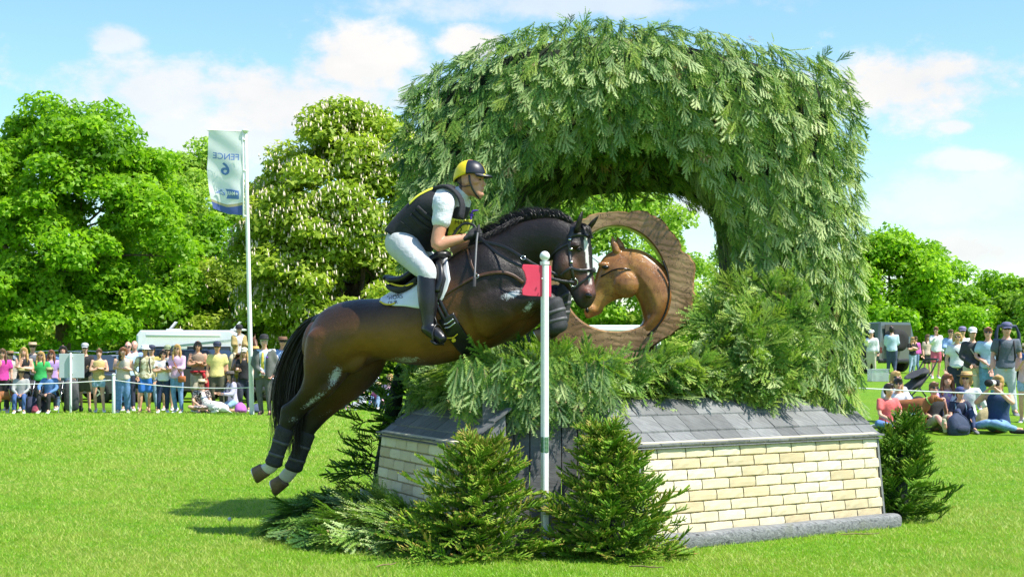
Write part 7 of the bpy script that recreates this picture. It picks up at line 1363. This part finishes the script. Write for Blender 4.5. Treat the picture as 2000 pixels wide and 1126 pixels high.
def tub():
    t = NT('clear_plastic'); t.set(col=(.75, .82, .84), rough=.15, trans=.7); b = ground(1715, 50); root = empty('storage_box', b, .1, 'clear plastic storage box on the grass beside the vehicle', 'box'); g = G(); rows = [(.22, 0), (.26, .36)]
    for i in range(4): a = i * R(90); g.prism([(-.27, 0), (.27, 0), (.29, .36), (-.29, .36)], (0, 0, 0), (0, .012, 0), (1, 0, 0), (0, 0, 1)) if False else None
    for c, d in (((0, -.2, .19), (.56, .012, .38)), ((0, .2, .19), (.56, .012, .38)), ((-.28, 0, .19), (.012, .4, .38)), ((.28, 0, .19), (.012, .4, .38)), ((0, 0, .01), (.56, .4, .012))): g.box(c, d)
    g.build('tub', 'clear_plastic', root, smooth=False); g = G(); g.box((0, -.215, .39), (.6, .03, .03)); g.box((0, .215, .39), (.6, .03, .03)); g.box((-.295, 0, .39), (.03, .4, .03)); g.box((.295, 0, .39), (.03, .4, .03)); g.build('rim', 'clear_plastic', root, smooth=False); g = G(); [g.lathe([(.05, .02), (.06, .28), (.03, .34)], (x, 0, 0), 12) for x in (-.12, .1)]; g.build('bottle', cloth((.25, .45, .22)), root)
tub()
# ------------------------------------------------------------------ dogs
def dog(px, D, label, pose, mat, yaw, sc=1.0):
    b = ground(px, D); root = empty('dog', b, yaw, label, 'dog'); root.scale = (sc,) * 3; g = G()
    if pose == 'lie':      # head raised, facing +x
        g.loft([((-.42, 0, .12), (0, .08, 0), (0, 0, .09)), ((-.25, 0, .16), (0, .13, 0), (0, 0, .14)), ((0, 0, .18), (0, .13, 0), (0, 0, .15)), ((.2, 0, .21), (0, .12, 0), (0, 0, .15)), ((.32, 0, .26), (0, .09, 0), (0, 0, .11))], n=16, sub=3); nb, hd = Vector((.28, 0, .30)), Vector((.40, 0, .52))
        for s in (-1, 1): g.tube([(.26, s * .09, .16), (.34, s * .10, .07), (.58, s * .09, .045)], [.05, .042, .03], n=8, sub=2); g.tube([(-.25, s * .12, .14), (-.08, s * .16, .16), (-.25, s * .17, .05), (-.05, s * .18, .04)], [.075, .05, .034, .03], n=8, sub=2)
        g.tube([(-.45, 0, .08), (-.6, .08, .04), (-.75, .18, .03)], [.03, .02, .008], n=8, sub=2)
    else:
        g.loft([((-.36, 0, .50), (0, .08, 0), (0, 0, .11)), ((-.2, 0, .50), (0, .105, 0), (0, 0, .12)), ((0, 0, .50), (0, .115, 0), (0, 0, .14)), ((.2, 0, .49), (0, .12, 0), (0, 0, .17)), ((.34, 0, .52), (0, .09, 0), (0, 0, .13))], n=16, sub=3); nb, hd = Vector((.3, 0, .56)), Vector((.46, 0, .66 if pose == 'stand' else .42))
        for s in (-1, 1): g.tube([(.24, s * .09, .45), (.25, s * .10, .24), (.24, s * .10, .05), (.29, s * .10, .03)], [.055, .034, .024, .03], n=8, sub=2); g.tube([(-.28, s * .09, .48), (-.2, s * .10, .32), (-.34, s * .10, .20), (-.30, s * .10, .04), (-.25, s * .10, .03)], [.08, .055, .03, .024, .03], n=8, sub=2)
        g.tube([(-.42, 0, .54), (-.54, 0, .48), (-.62, 0, .36)], [.03, .02, .009], n=8, sub=2)
    g.tube([nb, nb.lerp(hd, .6), hd], [.10, .075, .07], n=12, sub=2); g.ell(hd + Vector((.03, 0, .0)), (.09, .07, .072)); g.loft([(hd + Vector((.08, 0, -.015)), (0, .045, 0), (0, 0, .045)), (hd + Vector((.19, 0, -.035)), (0, .034, 0), (0, 0, .033))], n=10, sub=1)
    g.fuse('body', .016, mat, root, 2); g = G(); g.ell(hd + Vector((.215, 0, -.02)), (.018, .02, .014)); g.build('nose', 'eye_dark', root)
    for s in (-1, 1): g = G(); g.loft([(hd + Vector((0, s * .06, .05)), (.035, 0, 0), (0, .012, .01)), (hd + Vector((.0, s * .085, -.01)), (.04, 0, 0), (0, .01, 0)), (hd + Vector((.01, s * .09, -.07)), (.018, 0, 0), (0, .008, 0))], n=10, sub=2); g.build('ear', mat if mat != 'dalmatian' else 'eye_dark', root); g = G(); g.ell(hd + Vector((.085, s * .045, .022)), (.01, .01, .009), n=8, m=6); g.build('eye', 'eye_dark', root)
    g = G(); g.add(*torus(nb.lerp(hd, .45), .088, .012, (hd - nb).to_track_quat('Z', 'Y').to_matrix())); g.build('collar', cloth((.05, .12, .3) if mat == 'dalmatian' else (.2, .45, .08)), root)
t = NT('dalmatian'); v = t.n('ShaderNodeTexVoronoi', {'Vector': t.co(), 'Scale': 13.0}).outputs['Distance']; t.set(col=t.ramp(t.math('ADD', v, t.math('MULTIPLY', t.noise(20), .12)), [(.25, (.015, .014, .014)), (.29, (.72, .70, .66))]), rough=.7); simple('tan_fur', (.30, .11, .035), .7, .25, 8, .3)
dog(418, 40.3, 'black-spotted white dog lying beside the kneeling woman', 'lie', 'dalmatian', R(155), .95); dog(1780, 28.6, 'tan dog standing among the seated group right of the arch', 'stand', 'tan_fur', R(-35), .9); dog(14, 40.6, 'brown dog standing at the left picture edge', 'stand', 'tan_fur', R(20), .9)
# ------------------------------------------------------------------ mounted steward behind the rope
def steward():
    D = 45.5; b = ground(470, D); root = empty('horse', b, R(-62), 'brown horse carrying a tweed-jacketed rider behind the spectators', 'horse'); g = G(); simple('bay_coat', (.12, .045, .016), .45, .3, 6, .2)
    g.loft([((-.85, 0, 1.18), (0, .16, 0), (0, 0, .22)), ((-.65, 0, 1.2), (0, .26, 0), (0, 0, .32)), ((-.2, 0, 1.15), (0, .28, 0), (0, 0, .32)), ((.3, 0, 1.15), (0, .27, 0), (0, 0, .34)), ((.65, 0, 1.2), (0, .2, 0), (0, 0, .3))], n=20, sub=3); g.loft([((.55, 0, 1.28), (.12, 0, .2), (0, .13, 0)), ((.85, 0, 1.62), (.12, 0, .14), (0, .10, 0)), ((1.1, 0, 1.88), (.10, 0, .10), (0, .085, 0))], n=16, sub=3); g.loft([((1.08, 0, 1.95), (.06, 0, .06), (0, .07, 0)), ((1.2, 0, 1.86), (.10, 0, .08), (0, .09, 0)), ((1.38, 0, 1.66), (.07, 0, .06), (0, .06, 0)), ((1.5, 0, 1.5), (.055, 0, .05), (0, .055, 0))], n=14, sub=3)
    for s in (-1, 1): g.tube([(.5, s * .14, 1.1), (.5, s * .14, .75), (.5, s * .14, .45), (.5, s * .14, .08), (.54, s * .14, .03)], [.12, .075, .05, .04, .06], n=10, sub=2); g.tube([(-.65, s * .16, 1.1), (-.58, s * .16, .8), (-.75, s * .16, .52), (-.68, s * .16, .1), (-.63, s * .16, .03)], [.16, .11, .055, .042, .06], n=10, sub=2); g.tube([(1.08, s * .06, 1.98), (1.08, s * .075, 2.12)], [.035, .008], n=8)
    g.fuse('body', .025, 'bay_coat', root, 3); g = G(); [g.ell((1.25, s * .085, 1.84), (.02, .012, .016)) for s in (-1, 1)]; g.build('eyes', 'eye_dark', root); g = G(); g.tube([(-.9, 0, 1.3), (-1.0, 0, 1.0), (-1.0, 0, .5)], [.05, .08, .02], n=10, sub=3); g.build('tail', 'horse_hair', root); g = G(); g.loft([((-.25, 0, 1.50), (0, .22, 0), (0, 0, .05)), ((.2, 0, 1.52), (0, .2, 0), (0, 0, .05))], n=14); g.build('saddle', 'brown_leather', root); g = G(); g.tube([(1.2, -.1, 1.95), (1.3, -.09, 1.8), (1.42, -.07, 1.58)], .012, n=6); g.tube([(1.12, -.1, 1.9), (1.3, -.1, 1.75), (1.40, -.07, 1.72)], .012, n=6); g.build('bridle', 'black_leather', root)
    person(466, D, 633, 'mounted steward in black riding hat and tan tweed jacket above the crowd', legs='ride', arms=('hold', 'hold'), yaw=R(28), look=R(-10), top=((.7, .7, .7), 2), bot=('long', (.55, .46, .28)), hat=('riding', (.012, .012, .014)), jacket=(.36, .27, .10), glasses=False, shoes=(.01, .01, .01), z=1.60, group='mounted steward')
steward()

# ------------------------------------------------------------------ small things lying on the grass
def litter():
    for px, py, ang, ln, lab in ((1680, 1047, .15, .16, 'thin brown stick on the grass below the right end of the log'), (755, 1108, .9, .10, 'short dry twig on the grass in front of the branch heap'), (1262, 1112, -.4, .12, 'pale broken twig on the grass below the right front spruce')):
        D = F * CH / (py - HZ); b = ground(px, D); root = empty('fallen_twig', b + Vector((0, 0, .018)), ang, lab, 'twig'); g = G(); g.tube([(-ln, 0, 0), (-ln * .3, .006, .006), (ln * .4, -.006, .002), (ln, .004, .008)], [.004, .006, .005, .003], n=6, sub=2); g.build('stem', 'twig_bark', root); g = G(); g.tube([(ln * .2, 0, .003), (ln * .5, .03, .012)], [.003, .002], n=5); g.build('side_twig', 'twig_bark', root)
    D = F * CH / (1036 - HZ); b = ground(448, D); root = empty('dandelion_clock', b, 0, 'white dandelion clock standing in the shadow on the lawn', 'flower'); g = G(); g.tube([(0, 0, 0), (.004, 0, .05), (.002, 0, .085)], [.003, .0028, .0025], n=6, sub=2); g.build('stalk', 'grass_blade', root); g = G(); g.ell((.002, 0, .097), (.017, .017, .016), n=10, m=6); g.build('seed_head', cloth((.6, .58, .52)), root)
litter()
bpy.data.scenes.remove(FS)
